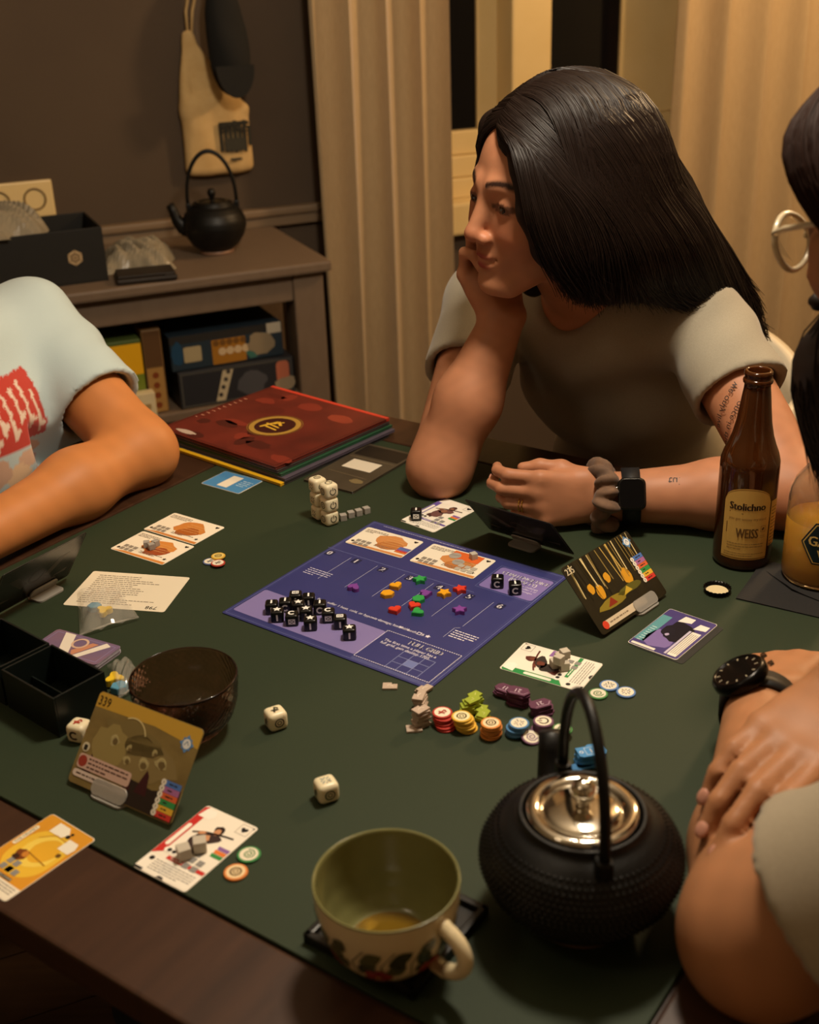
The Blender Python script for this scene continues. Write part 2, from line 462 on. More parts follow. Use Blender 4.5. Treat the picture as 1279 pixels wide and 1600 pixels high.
# ---- window
m_cream = mat('window_paint', '#d8bf8a', 0.45, noise=(8, '#cfb47c', .3, (1, 1, 1)))
m_pane = mat('window_glass', '#0a0c10', 0.06, spec=.6, trans=.35)
win = struct(MB().build('window_1', m_cream))
def wpart(name, s0, s1, n0, n1, z0, z1, m=m_cream, bev=.004):
    mb = MB(); rbox(mb, s0, s1, n0, n1, T+z0, T+z1, 0, bev); return mb.build(name, m, win)
wpart('frame_side', W0, W0+.06, CW_+.02, CW_+.16, 0, 1.55); wpart('frame_side', W1-.06, W1, CW_+.02, CW_+.16, 0, 1.55)
wpart('frame_top', W0+.06, W1-.06, CW_+.02, CW_+.16, 1.49, 1.55)
wpart('window_sill', W0-.04, W1+.04, CW_-.045, CW_+.16, -.03, 0.055, bev=.008)
wpart('lower_rail', W0+.06, W1-.06, CW_+.02, CW_+.15, .055, .105); wpart('lower_rail', W0+.06, W1-.06, CW_+.04, CW_+.15, .106, .16)
wpart('sash_rail', W0+.06, W1-.06, CW_+.06, CW_+.12, .161, .222)
def WS(px, c): return WP(px, 60, c)[0]
wpart('mullion', WS(800, CW_-.012), WS(862, CW_-.012), CW_-.012, CW_+.16, .056, 1.489, bev=.008)
cs = CW_+.075; sa_, sb_, sc_, sd0, se_ = WS(745, cs), WS(812, cs), WS(850, cs), WS(970, cs), W1-.06
wpart('sash_stile', sa_, sb_, cs, CW_+.135, .223, 1.489); wpart('sash_stile', sb_+.001, sc_, cs, CW_+.135, .223, 1.489)
wpart('sash_stile', sd0, se_, cs, CW_+.135, .223, 1.489); wpart('sash_stile', W0+.06, W0+.08, cs, CW_+.135, .223, 1.489)
wpart('pane', W0+.08, sa_, CW_+.085, CW_+.091, .223, 1.489, m_pane, 0); wpart('pane', sc_, sd0, CW_+.085, CW_+.091, .223, 1.489, m_pane, 0)
mb = MB(); rbox(mb, W0-.3, W1+.3, CW_+.45, CW_+.5, T-.3, T+1.9); struct(mb.build('wall_outside', mat('night_facade', '#14161c', .9)))
# ---- curtains
m_curt = mat('curtain_linen', '#b9a07a', 0.9, sheen=.3, noise=(260, '#ab926c', .35, (1, 1, .15)), bump=('noise', 700, .25, .001))
def curtain(s0, s1, nf, label, seed, n0):
    rg = random.Random(seed); N = nf*14; rows = 22
    ph = [rg.uniform(-.35, .35) for _ in range(nf+2)]; am = [rg.uniform(.6, 1.25) for _ in range(nf+2)]
    mb = MB(); vs = []; fs = []
    z0, z1 = .02, T+1.72
    for side in (0, 1):
        for j in range(rows+1):
            v = j/rows; z = z0 + (z1-z0)*v
            for i in range(N+1):
                u = i/N; k = u*nf; a = int(min(k, nf-.001)); fr = k-a
                p = ph[a]*(1-fr) + ph[a+1]*fr; A = am[a]*(1-fr) + am[a+1]*fr
                w = math.sin(2*math.pi*k + p*2 + .25*math.sin(3*v+seed))
                w = math.copysign(abs(w)**.75, w)
                s = s0 + (s1-s0)*u + .012*math.cos(2*math.pi*k + p) + .012*(1-v)*math.sin(5*u+seed)
                n = n0 - .034*A*w*(1 - .25*v) + .008*math.sin(7*u + 4*v) + side*.0025
                vs.append((s, n, z))
    st = (rows+1)*(N+1)
    for side in (0, 1):
        for j in range(rows):
            for i in range(N):
                q = side*st + j*(N+1) + i; f = (q, q+1, q+N+2, q+N+1); fs.append(f if side == 0 else f[::-1])
    mb.add(vs, fs, RM, 0, True)
    return tag(mb.build('curtain', m_curt), label, 'curtain')
curtain(WP(478, 150, CW_-.1)[0], WP(692, 150, CW_-.1)[0], 4, 'beige linen curtain hanging beside the sideboard, left of the window', 2, CW_-.10)
curtain(WP(1048, 150, CW_-.1)[0], 2.86, 7, 'beige linen curtain right of the window, behind the seated woman', 5, CW_-.10)
# ---- pendant lamp and standing lamp (above the frame)
pen = thing('pendant_lamp', 'bare globe pendant lamp hanging over the game table', 'lamp', (PEND.x, PEND.y, PEND.z))
m_shade = mat('shade_metal', '#2b2a28', 0.4, metal=.6); m_cord = mat('black_cord', '#111111', .6)
MB().lathe([(0, .155), (.016, .154), (.02, .145), (.02, .105), (.024, .1), (.024, .092), (0, .092)], 28).build('lamp_socket', m_shade, pen)
MB().tube([(0, 0, .15), (0, 0, ZC-PEND.z)], .004, 8).build('cord', m_cord, pen)
cl = thing('fill_lamp', 'unseen round ceiling lamp, added as fill', 'lamp', (FILL.x, FILL.y, FILL.z))  # body for the added fill light
MB().lathe([(0, ZC-FILL.z), (.1, ZC-FILL.z), (.1, ZC-FILL.z-.03), (.03, ZC-FILL.z-.04), (0, ZC-FILL.z-.04)], 32).build('mount', m_shade, cl)
fl = thing('floor_lamp', 'standing globe lamp near the window', 'lamp', (BACK.x, BACK.y, 0))
MB().lathe([(0, 0), (.14, 0), (.14, .015), (.02, .03), (.012, .04)], 32).build('base', m_shade, fl)
MB().tube([(0, 0, .03), (0, 0, BACK.z-.13)], .012, 10).build('pole', m_shade, fl)
MB().lathe([(0, BACK.z-.105), (.03, BACK.z-.105), (.034, BACK.z-.12), (.02, BACK.z-.14), (0, BACK.z-.14)], 28).build('lamp_socket', m_shade, fl)

# ================================================================ sideboard against the wall
m_sb = mat('sideboard_paint', '#736150', 0.5, noise=(20, '#6a5848', .3, (1, 6, 1)))
sb0 = thing('sideboard', 'taupe painted sideboard with an open shelf under its top', 'sideboard')
def sbp(name, s0, s1, n0, n1, z0, z1, bev=.004):
    mb = MB(); rbox(mb, s0, s1, n0, n1, z0, z1, 0, bev); return mb.build(name, m_sb, sb0)
SL, SR = -.85, .857; ST = T+.05
sbp('top', SL, SR, CF_-.012, CW_-.034, ST-.024, ST, .006)
sbp('apron', SL+.085, SR-.085, CF_+.012, CF_+.034, ST-.085, ST-.024)
sbp('apron', SL+.085, SR-.085, CW_-.09, CW_-.07, ST-.085, ST-.024); sbp('apron', SR-.045, SR-.025, CF_+.085, CW_-.12, ST-.085, ST-.024)
for s in (SL+.015, SR-.085):
    for n in (CF_+.008, CW_-.115): sbp('leg', s, s+.07, n, n+.07, 0, ST-.024)
sbp('shelf', SL+.02, SR-.02, CF_+.02, CW_-.05, T-.272, T-.25)
sbp('back_panel', SL+.085, SR-.085, CW_-.069, CW_-.06, T-.25, ST-.085)
# ---- boxes on the shelf
ZS = T-.25
def gamebox(label, s0, s1, z0, z1, n0, dep, base, decor, rot=0):
    c = RM @ Vector(((s0+s1)/2, n0+dep/2, z0)); t = thing('game_box', label, 'box', c, WA+R(rot), 'game boxes on the shelf')
    w, h = s1-s0, z1-z0
    MB().box((0, 0, h*.36), (w-.004, dep-.004, h*.72), None, 0, .002).build('box_base', mat('box_'+base.strip('#'), base, .4), t)
    MB().box((0, 0, h*.5+.001), (w, dep, h-.002), None, 0, .0025).build('box_lid', mat('box_'+base.strip('#'), base, .4), t)
    p = Print(dep/2, .0003); decor(p, w, h)
    p.build('box_print', t, .4, Matrix(((1, 0, 0, 0), (0, 0, -1, 0), (0, 1, 0, h/2), (0, 0, 0, 1))))
    return t
def d_low(p, w, h):
    p.frame(0, 0, w*.97, h*.92, .004, '#4a4844'); p.poly([(-w*.2, -h*.42), (-w*.12, -h*.42), (-w*.03, h*.4), (-w*.12, h*.4)], '#b8a98c', 2)
    for k in range(4): p.disc(-w*.155+k*w*.027, -h*.25+k*h*.2, .005, '#3b3632', 3)
    p.rr(w*.4, h*.12, .03, .05, .01, '#b86a50', 2); p.blob(w*.42, -h*.22, .03, .018, '#97856c', 3, 2); p.blob(w*.12, -h*.05, .04, .03, '#4b4a4e', 2, 4)
def d_up(p, w, h):
    p.rect(-w*.5, h*.28, w*.5, h*.5, '#2c2a28'); p.rect(w*.36, h*.2, w*.49, h*.5, '#b7ac98', 2)
    p.rr(-w*.31, -h*.05, .04, .035, .004, '#a39473', 3); p.rect(-w*.14, -h*.45, w*.16, h*.25, '#9c6a25', 2)
    for k in range(4): p.disc(-w*.05+k*w*.07, -h*.1, .009, '#c4aa85', 3)
    for k in range(5): p.disc(-w*.1+k*w*.06, h*.15, .007, '#6d4a22', 3)
    p.blob(w*.3, -h*.05, .035, .03, '#8a7a62', 3, 3); p.blob(w*.22, -h*.2, .02, .02, '#3d6a60', 2, 5); p.blob(-w*.44, 0, .016, .03, '#21405a', 2, 6)
gamebox('dark board game box, lower of the two stacked at the right end of the shelf', .50, .765, ZS, ZS+.085, CF_+.03, .27, '#2a2a2e', d_low)
gamebox('colourful board game box lying on top of the dark box on the shelf', .487, .745, ZS+.0855, ZS+.165, CF_+.04, .26, '#26323c', d_up, 1.5)
def d_sp(p, w, h):
    p.rect(-w*.42, -h*.48, w*.42, h*.05, '#a07a45'); p.rect(-w*.42, h*.06, w*.42, h*.48, '#5a4028')
    for k in range(4): p.disc(0, -h*.4+k*h*.12, .007, '#7a3d20', 2)
gamebox('narrow brown game box standing upright between the other shelf boxes', .432, .474, ZS, ZS+.19, CF_+.035, .26, '#6e5231', d_sp)
def d_ye(p, w, h):
    p.rect(-w*.1, 0.01, w*.5, h*.45, '#e0a81c'); p.rect(-w*.5, -h*.25, w*.5, .01, '#6f7d2a'); p.rect(-w*.5, -h*.5, w*.5, -h*.25, '#28442c'); p.blob(-w*.3, h*.15, .03, .03, '#4b5d35', 2, 1); p.blob(w*.1, -h*.3, .03, .02, '#b09a55', 2, 2)
gamebox('yellow and green game box on the shelf beside the narrow brown one', .285, .428, ZS, ZS+.175, CF_+.03, .26, '#4b5a2c', d_ye)
def d_cr(p, w, h): p.rect(-w*.4, -h*.4, w*.4, h*.4, '#d8c7a0'); p.rect(-w*.3, -h*.1, w*.3, h*.1, '#a98c5c', 2)
gamebox('small cream box in front of the yellow game box on the shelf', .385, .44, ZS, ZS+.062, CF_-.0, .028, '#d6c49c', d_cr)

# ================================================================ kettles
m_iron = mat('cast_iron', '#0d0c0b', 0.45, metal=.3, bump=('noise', 260, .15, .001))
m_iron2 = mat('cast_iron_dots', '#100f0e', 0.36, metal=.3)
m_steel = mat('polished_steel', '#d4cdbf', 0.12, metal=1.0)
m_foot = mat('iron_foot', '#8a6a56', .45, metal=.2)
def kettle(label, loc, rz, steel, scale=1.0, studs=True):
    k = thing('kettle', label, 'kettle', loc, rz)
    k.scale = (scale,)*3
    prof = [(.0, .004), (.034, .004), (.043, .010), (.0545, .018), (.0672, .034), (.0735, .05), (.0725, .062), (.066, .075), (.056, .084), (.047, .089), (.0455, .094), (.043, .094), (.041, .088)]
    pr2 = []
    for (a, b), (c, d) in zip(prof[:-1], prof[1:]):
        for q in range(3): pr2.append((a + (c-a)*q/3, b + (d-b)*q/3))
    pr2.append(prof[-1])
    body = MB().lathe(pr2, 64).build('body', m_iron, k)
    if studs:                              # raised pimples of the casting round the shoulder
        mb = MB()
        for row in range(13):
            z = .036 + row*.0037; t = 0
            rad = np.interp(z, [p[1] for p in prof[1:10]], [p[0] for p in prof[1:10]])
            n = int(2*math.pi*rad/.0046)
            for i in range(n):
                a = 2*math.pi*(i + .5*(row % 2))/n; c = Vector((rad*math.cos(a), rad*math.sin(a), z)); nr = Vector((math.cos(a), math.sin(a), .25 + (z-.05)*14)).normalized()
                x = nr.cross(Vector((0, 0, 1))).normalized()*.0021; y = x.cross(nr).normalized()*.0018; tip = c + nr*.0019
                mb.add([c+x, c+y, c-x, c-y, tip], [(0, 1, 4), (1, 2, 4), (2, 3, 4), (3, 0, 4)], None, 0, True)
        s = mb.build('casting_studs', m_iron2, body); s['kind'] = 'stuff'
    MB().lathe([(.0, .0), (.037, .0), (.0395, .0012), (.0395, .006), (.034, .0085)], 40).build('foot_ring', m_foot, k)
    lm = m_steel if steel else m_iron
    lid = MB().lathe([(.0, .0965), (.012, .0964), (.024, .095), (.0275, .0935), (.0285, .0925), (.0297, .0945), (.034, .0965), (.0385, .0962), (.0405, .0942), (.0405, .0925), (.036, .0915)], 56).build('lid', lm, k)
    MB().lathe([(.006, .095), (.0045, .1), (.006, .1025), (.0088, .107), (.0095, .111), (.0085, .1155), (.0055, .1185), (.0, .1195)], 28).build('knob', lm, lid)
    for s in (-1, 1):                      # lugs
        MB().box((s*.0545, 0, .0875), (.012, .012, .016), None, 0, .003).build('lug', m_iron, k)
    pts = []
    for i in range(33):
        a = math.pi*i/32; x = -.0555*math.cos(a)*(1 - .1*math.sin(a)**2); z = .088 + .098*math.sin(a)**.75
        pts.append((x, 0, z))
    MB().tube(pts, .0042, 12).build('handle', m_iron, k)
    sp = [(.062, 0, .05), (.074, 0, .054), (.084, 0, .066), (.09, 0, .082), (.0955, 0, .0945)]
    MB().tube(sp, [.018, .0155, .0125, .0105, .0095], 18).build('spout', m_iron, k)
    return k
ks = WP(340, 402, CF_+.2)
kettle('black cast-iron kettle with a tall handle standing on the sideboard', RM @ Vector((ks[0], CF_+.2, ST)), WA+R(168), False, 1.0, False).scale = (.98, .98, 1.2)

# ================================================================ things on the sideboard and wall
# black storage box with hexagon emblem
s0 = WP(0, 430, CF_+.06)[0]; s1 = WP(168, 420, CF_+.06)[0]
bx = thing('storage_box', 'black open box with a pale hexagon emblem on the sideboard', 'box', RM @ Vector((s1-.16, CF_+.06, ST)), WA+R(1))
m_blk = mat('black_card', '#15130f', .6)
w, d, h = .32, .19, .112
mb = MB(); mb.box((0, d/2, .002), (w, d, .004)); 
for c, q in (((0, .002, h/2), (w, .004, h)), ((0, d-.002, h/2), (w, .004, h)), ((-w/2+.002, d/2, h/2), (.004, d-.008, h)), ((w/2-.002, d/2, h/2), (.004, d-.008, h))):
    mb.box(c, q, None, 0, .001)
mb.build('box_walls', m_blk, bx)
p = Print(0, .0003); hx = [(.0165*math.cos(R(30+60*k)), .0165*math.sin(R(30+60*k))) for k in range(6)]
p.poly(hx, '#b39a74'); p.poly([(x*.62, y*.62) for x, y in hx], '#5d4a35', 2); p.poly([(x*.45, y*.45) for x, y in hx], '#a98f6a', 3)
for k in range(6): p.line([(0, 0), (hx[k][0], hx[k][1])], .002, '#8c7556', 4)
p.build('emblem', bx, .5, Matrix(((1, 0, 0, .098), (0, 0, -1, 0), (0, 1, 0, .055), (0, 0, 0, 1))) @ Matrix.Translation((0, 0, 0)))
m_film = mat('plastic_film', '#d9d2c4', .18, trans=.75, ior=1.2, spec=.6)
def crumple(name, label, loc, rz, sx, sy, sz, seed, m=m_film, nz=26, cat='plastic bag', fold=1.0):
    t = thing(name, label, cat, loc, rz)
    rg = np.random.RandomState(seed); k = [(rg.uniform(3, 9), rg.uniform(3, 9), rg.uniform(0, 6.3), rg.uniform(.3, 1)) for _ in range(7)]
    mb = MB(); vs = []; fs = []; n = nz
    for j in range(n+1):
        for i in range(n+1):
            u, v = i/n*2-1, j/n*2-1
            e = (1-u**4)*(1-v**4); q = sum(a*abs(math.sin(f*u+g*v+ph)) for f, g, ph, a in k)/3
            x = u*sx/2*(1+.08*math.sin(5*v+seed)); y = v*sy/2*(1+.08*math.sin(4*u+seed))
            vs.append((x, y, .002 + sz*e*(.35+.65*q*fold)))
    for j in range(n):
        for i in range(n): q = j*(n+1)+i; fs.append((q, q+1, q+n+2, q+n+1))
    b = len(vs); vs += [(x, y, .001) for x, y, z in vs[:b]]; fs += [tuple(reversed([i+b for i in f])) for f in fs[:]]
    mb.add(vs, fs, None, 0, False); mb.build('film', m, t)
    return t
def onsb(px, py, n, z=0.0):
    s, _ = WP(px, py, CF_+n); return RM @ Vector((s, CF_+n, ST+z))
m_film2 = mat('plastic_film_warm', '#a79c86', .22, trans=.35, ior=1.25, spec=.7)
ba = crumple('plastic_bag', 'crumpled clear plastic bag heaped on top of the black box', RM @ Vector((s1-.20, CF_+.155, ST+.104)), WA, .19, .17, .06, 3, m_film2)
for k, (dx, dy, r, c) in enumerate(((.03, .0, .02, '#4f5d3a'), (-.02, .03, .018, '#3f4f33'), (.06, .02, .016, '#5f6b48'))):
    MB().sphere((dx, dy, .022), (r, r*.8, r*.6)).build('wrapped_token', mat('wrap_%d' % k, c, .5), ba)
crumple('plastic_bag', 'flat pale plastic bag draped over the front rim of the black box', RM @ Vector((s1-.245, CF_+.075, ST+.109)), WA+R(-4), .13, .06, .016, 8, m_film2)
crumple('plastic_bag', 'crumpled clear plastic bag between the black box and the kettle', RM @ Vector((s1+.085, CF_+.17, ST)), WA+R(-12), .15, .16, .055, 12, m_film2)
# dark wallet lying over the sideboard edge
wl = thing('wallet', 'dark leather wallet lying at the front edge of the sideboard', 'wallet', RM @ Vector((WP(228, 432, CF_+.03)[0], CF_+.035, ST)), WA+R(-6))
m_lea = mat('dark_leather', '#231b15', .55, bump=('noise', 200, .3, .001))
MB().box((0, 0, .0065), (.125, .085, .011), None, 0, .004).build('cover', m_lea, wl)
MB().box((.0, .004, .0145), (.118, .075, .005), None, 0, .002).build('flap', m_lea, wl)
MB().box((.045, -.036, .0125), (.02, .012, .004), None, 0, .001).build('strap', m_lea, wl)
# double wall socket
sk = thing('wall_socket', 'cream double wall socket above the sideboard', 'socket', RM @ Vector((.262, CW_-.0, T+.168)), WA)
m_sock = mat('socket_plastic', '#e5c98f', .4)
MB().box((0, -.006, 0), (.165, .012, .082), None, 0, .004).build('face_plate', m_sock, sk)
for sx in (-.04, .04):
    MXR = TR(sx, -.012, 0, 90)
    cu = MB().lathe([(.026, .0006), (.0245, .002), (.0215, .002), (.0205, -.004), (.0, -.004)], 32, MXR).build('socket_cup', mat('socket_dark', '#7c6238', .5), sk)
    for q in (-.0095, .0095): MB().lathe([(.0026, -.0036), (.0026, -.0034), (0, -.0034)], 12, MXR @ Matrix.Translation((q, 0, 0))).build('pin_hole', pm('#17120c'), cu)
# cotton tote bag on a hook with a black cap in front
cb = RM @ Vector((WP(335, 200, CW_)[0], CW_, 0)); cb.z = 0
hk = thing('wall_hook', 'small metal wall hook above the hanging bag', 'hook', (cb.x, cb.y, T+.66), WA)
MB().box((0, -.004, 0), (.03, .008, .05), None, 0, .002).build('plate', m_shade, hk)
MB().tube([(0, -.008, -.01), (0, -.03, -.018), (0, -.045, -.012), (0, -.048, .006)], .0045, 10).build('peg', m_shade, hk)
tb = thing('tote_bag', 'cream cotton drawstring bag with dark print hanging on the wall', 'bag', (cb.x, cb.y, T+.19), WA)
m_cot = mat('cotton', '#cfae78', .9, noise=(40, '#c09d66', .3, (1, 1, 1)), bump=('noise', 500, .3, .001))
S = Solid((-.12, -.055, -.02), (.12, .005, .42), .0045)
S.cone((-.068, -.016, .012), (-.066, -.016, .15), .016, .016, .01); S.cone((.068, -.016, .012), (.07, -.016, .14), .016, .014, .01)
S.cone((0, -.018, .012), (0, -.02, .17), .016, .02, .03)
for x in (-.045, -.022, .022, .045): S.cone((x, -.018, .012), (x*.95, -.02, .16), .017, .018, .02)
for x in (-.066, -.03, .0): S.cone((x, -.017, .14), (-.042+x*.2, -.014, .31), .016, .008, .012)
for x in (.03, .068): S.cone((x, -.017, .14), (-.03, -.014, .27), .015, .007, .012)
S.field(lambda x, y, z: .003*np.sin(70*x + 20*z)*np.clip(z*6, 0, 1))
S.build('cloth', m_cot, tb, smooth=2)
MB().tube([(-.045, -.014, .3), (-.045, -.018, .36), (-.03, -.025, .42), (-.004, -.034, .475)], .0035, 8).build('drawstring', m_cot, tb)
MB().tube([(-.038, -.014, .3), (-.03, -.018, .36), (-.012, -.025, .42), (.004, -.034, .475)], .0035, 8).build('drawstring', m_cot, tb)
p = Print(0, .0004)
rg = random.Random(5)
for k in range(7):
    p.rr(-.032+k*.0115, .0, .009, .075*rg.uniform(.6, 1), .002, '#2e2b22')
p.rr(.0, .03, .072, .009, .002, '#2e2b22', 2); p.text('BMGS', .001, .02, .03, '#2a2820', 3, bold=.03); p.rr(-.0, -.018, .05, .03, .003, '#37342a', 2); p.rr(.0, -.052, .028, .006, .001, '#3d392e', 2)
p.build('bag_print', tb, .8, Matrix(((1, 0, 0, .035), (0, 0, -1, -.0445), (0, 1, 0, .082), (0, 0, 0, 1))))
cp = thing('cap', 'black cap hanging over the cream bag on the wall', 'cap', (cb.x, cb.y, T+.19), WA)
m_cap = mat('black_cloth', '#12110f', .9)
S = Solid((-.06, -.14, .14), (.12, -.03, .5), .004)
S.ell((.03, -.085, .27), (.05, .035, .095), .02); S.ell((.024, -.082, .34), (.038, .03, .085), .02); S.cone((.022, -.08, .36), (.008, -.06, .455), .022, .008, .03)
S.field(lambda x, y, z: .002*np.sin(60*x+35*z))
S.build('crown', m_cap, cp)
mb = MB(); br = [(.045*math.cos(R(a)), .07*math.sin(R(a))) for a in range(180, 361, 12)]
mb.prism(br, 0, .004, TR(.03, -.118, .245, 82, 0, 0)); mb.build('brim', m_cap, cp)
MB().tube([(.008, -.06, .45), (.004, -.05, .47)], .003, 8).build('loop', m_cap, cp)

# ================================================================ the table
UA = R(-35.5)
TM = Matrix.Rotation(UA, 4, 'Z')           # table axes: x = u (towards the near right), y = v (away)
m_wood = mat('dark_wood', '#432a1a', 0.42, noise=(7, '#301c10', .28, (1, 9, 1)), bump=('noise', 60, .08, .001))
m_woodx = mat('dark_wood_across', '#452b1b', 0.42, noise=(7, '#311d11', .28, (9, 1, 1)), bump=('noise', 60, .08, .001))
U0, U1, V0, V1 = -1.138, -.212, .471, 1.322; RW = .088
tbl = thing('table', 'square dark wooden game table with a wide rim round a green mat', 'table', TM @ Vector((-.675, .9, 0)), UA)
cu_, cv_ = -.675, .9
def tb_(name, u0, u1, v0, v1, z0, z1, m, bev=.003):
    return MB().box(((u0+u1)/2-cu_, (v0+v1)/2-cv_, (z0+z1)/2), (u1-u0, v1-v0, z1-z0), None, 0, bev).build(name, m, tbl)
tb_('rim_board', U0-RW, U1+RW, V0-RW, V0-.001, T-.03, T, m_woodx); tb_('rim_board', U0-RW, U1+RW, V1+.001, V1+RW, T-.03, T, m_woodx)
tb_('rim_board', U0-RW, U0-.001, V0, V1, T-.03, T, m_wood); tb_('rim_board', U1+.001, U1+RW, V0, V1, T-.03, T, m_wood)
tb_('top_panel', U0, U1, V0, V1, T-.03, T-.004, m_wood, 0)
for a, b, c, d in ((U0-.02, U1+.02, V0-.03, V0-.008), (U0-.02, U1+.02, V1+.008, V1+.03)): tb_('apron', a, b, c, d, T-.12, T-.0305, m_woodx)
for a, b in ((U0-.03, U0-.008), (U1+.008, U1+.03)): tb_('apron', a, b, V0+.03, V1-.03, T-.12, T-.0305, m_wood)
for a in (U0-.03, U1-.03):
    for b in (V0-.031, V1-.029): tb_('leg', a, a+.06, b, b+.06, 0, T-.121, m_wood)
m_mat = mat('green_mat', '#26301f', 0.62, spec=.3, noise=(900, '#2f3a27', .25, (1, 1, 1)), bump=('noise', 1500, .25, .0006))
mm = MB().prism(rrect(U1-U0-.004, V1-V0-.004, .004, 4), -.004, 0.0, None, 0, .0008).build('table_mat', m_mat, None, TM @ Vector((cu_, (V0+V1)/2, T)), UA)
tag(mm, 'dark green felt play mat covering the middle of the table', 'mat')
# ================================================================ placing flat things by their outline on the table
def quad(q, z=0.0):
    p = [P(x, y, z) for x, y in q]; c = (p[0]+p[1]+p[2]+p[3])/4
    d = (p[1]-p[0]) + (p[2]-p[3]); w = d.length/2; h = ((p[0]-p[3]) + (p[1]-p[2])).length/2
    return Vector((c.x, c.y, T+z)), math.atan2(d.y, d.x), w, h
def flat_loc(c, a):                        # pixel -> the face's own x, y
    ca, sa = math.cos(-a), math.sin(-a)
    def f(px, py):
        p = P(px, py, c.z-T) - c; return (p.x*ca - p.y*sa, p.x*sa + p.y*ca)
    return f
m_card = mat('card_stock', '#efe6d4', .45)
def card(label, q, decor, w=.057, h=.088, z=0.0, th=.0005, base=m_card, cr=.003, name='game_card', cat='card', group=None, rough=.42, dz=0):
    c, a, w_, h_ = quad(q, z); w = w or w_; h = h or h_
    o = MB().prism(rrect(w, h, cr), 0, th, None, 0, .00012).build(name, base, None, c, a); tag(o, label, cat, group)
    pr = Print(th, .00007); decor(pr, w, h, flat_loc(c, a)); 
    if pr.mb.v: pr.build('card_print', o, rough)
    return o
GS = '#8d8a86'
def hero(strip, seed, hair, skin, cloth):
    def f(p, w, h, L):
        a, b = w/2, h/2
        p.poly(rrect(w*.985, h*.985, .0028, 4), '#f1e8d8', 1)
        p.poly([(-a+.0004, -b+.02), (-a+.0085, -b+.026), (-a+.0085, b-.012), (-a+.004, b-.001), (-a+.0004, b-.003)], strip, 2)
        p.rr(-a+.0047, .004, .0042, .03, .002, '#f4ecdc', 3)
        p.poly([(-a+.002, b-.014), (-a+.014, b-.014), (-a+.017, b-.009), (-a+.014, b-.003), (-a+.004, b-.003)], '#f6efe2', 3)
        p.frame(a-.0085, b-.0085, .012, .012, .0005, '#a39a8b', 3); p.poly(heart(.0034, 20, a-.0085, b-.0085), '#141414', 4)
        p.text('4', a-.0025, b-.0032, .004, '#222222', 4)
        # figure
        p.blob(.001, .012, .013, .007, cloth, 4, seed, 14, 20); p.blob(-.004, .0, .009, .012, cloth, 4, seed+1, 14, 30)
        p.blob(.003, .024, .0055, .0065, hair, 5, seed+2, 14); p.blob(.0028, .0215, .0033, .0042, skin, 6, seed+3, 12, 0, .1)
        p.line([(-.016, .012), (-.006, .017), (.012, .021), (.02, .022)], .0018, hair, 6); p.blob(-.008, .015, .004, .0022, skin, 7, seed+4, 10, 30)
        p.blob(-.001, .011, .0045, .005, skin, 5, seed+5, 10); p.blob(-.009, -.008, .006, .008, hair, 3, seed+6, 12)
        for k, c in enumerate(('#8a63a0', '#e07a33', '#3a8a46')): p.poly([(a-.012, .006-k*.0045), (a-.001, .006-k*.0045), (a-.001, .010-k*.0045), (a-.013, .010-k*.0045)], c, 4)
        for i in range(2):
            for j in range(3):
                if (i, j) != (1, 0): p.rr(.006+i*.0085+.002, -.006-j*.0078, .0062, .0062, .0005, GS, 5)
        p.rr(-.0135, -.0145, .015, .0065, .003, '#f6efe2', 6); p.disc(-.016, -.0145, .0021, '#1d1b1a', 7); p.disc(-.011, -.0145, .0021, '#1d1b1a', 7)
        p.rect(-.012, -.0235, a-.001, -.0195, strip, 4); p.words(-.008, -.0215, .018, 1, .002, .0011, '#f7efe0', 5, seed)
        p.rect(-a+.0003, -b+.001, a-.0003, -b+.0195, '#f3ebdc', 3)
        p.words(-a+.011, -b+.016, a-.004, 5, .0026, .001, '#8b837a', 4, seed+9); p.disc(-a+.0065, -b+.0155, .0024, '#1f1d1c', 4)
        p.rect(-a+.0003, -b+.0005, -a+.009, -b+.003, '#2a2725', 5); p.poly([(-.004, -b+.0005), (.004, -b+.0005), (.002, -b+.003), (-.002, -b+.003)], '#3a3633', 5)
    return f
A_Q = [(325, 1261), (401, 1295), (289, 1394), (210, 1353)]
C_Q = [(779.5, 1044.3), (818.5, 1005), (942.6, 1037.6), (905.6, 1081.6)]
D_Q = [(1046, 951), (1121.8, 977), (1056, 1032), (979.6, 1004)]
card('white hero card with a red strip and two grey cubes at the near table edge', A_Q, hero('#c4302b', 3, '#2c1d17', '#c89068', '#3a2b28'))
card('white hero card with a green strip and a heap of grey cubes', C_Q, hero('#2f8a4a', 21, '#5a2a24', '#6d3a2c', '#352c28'))
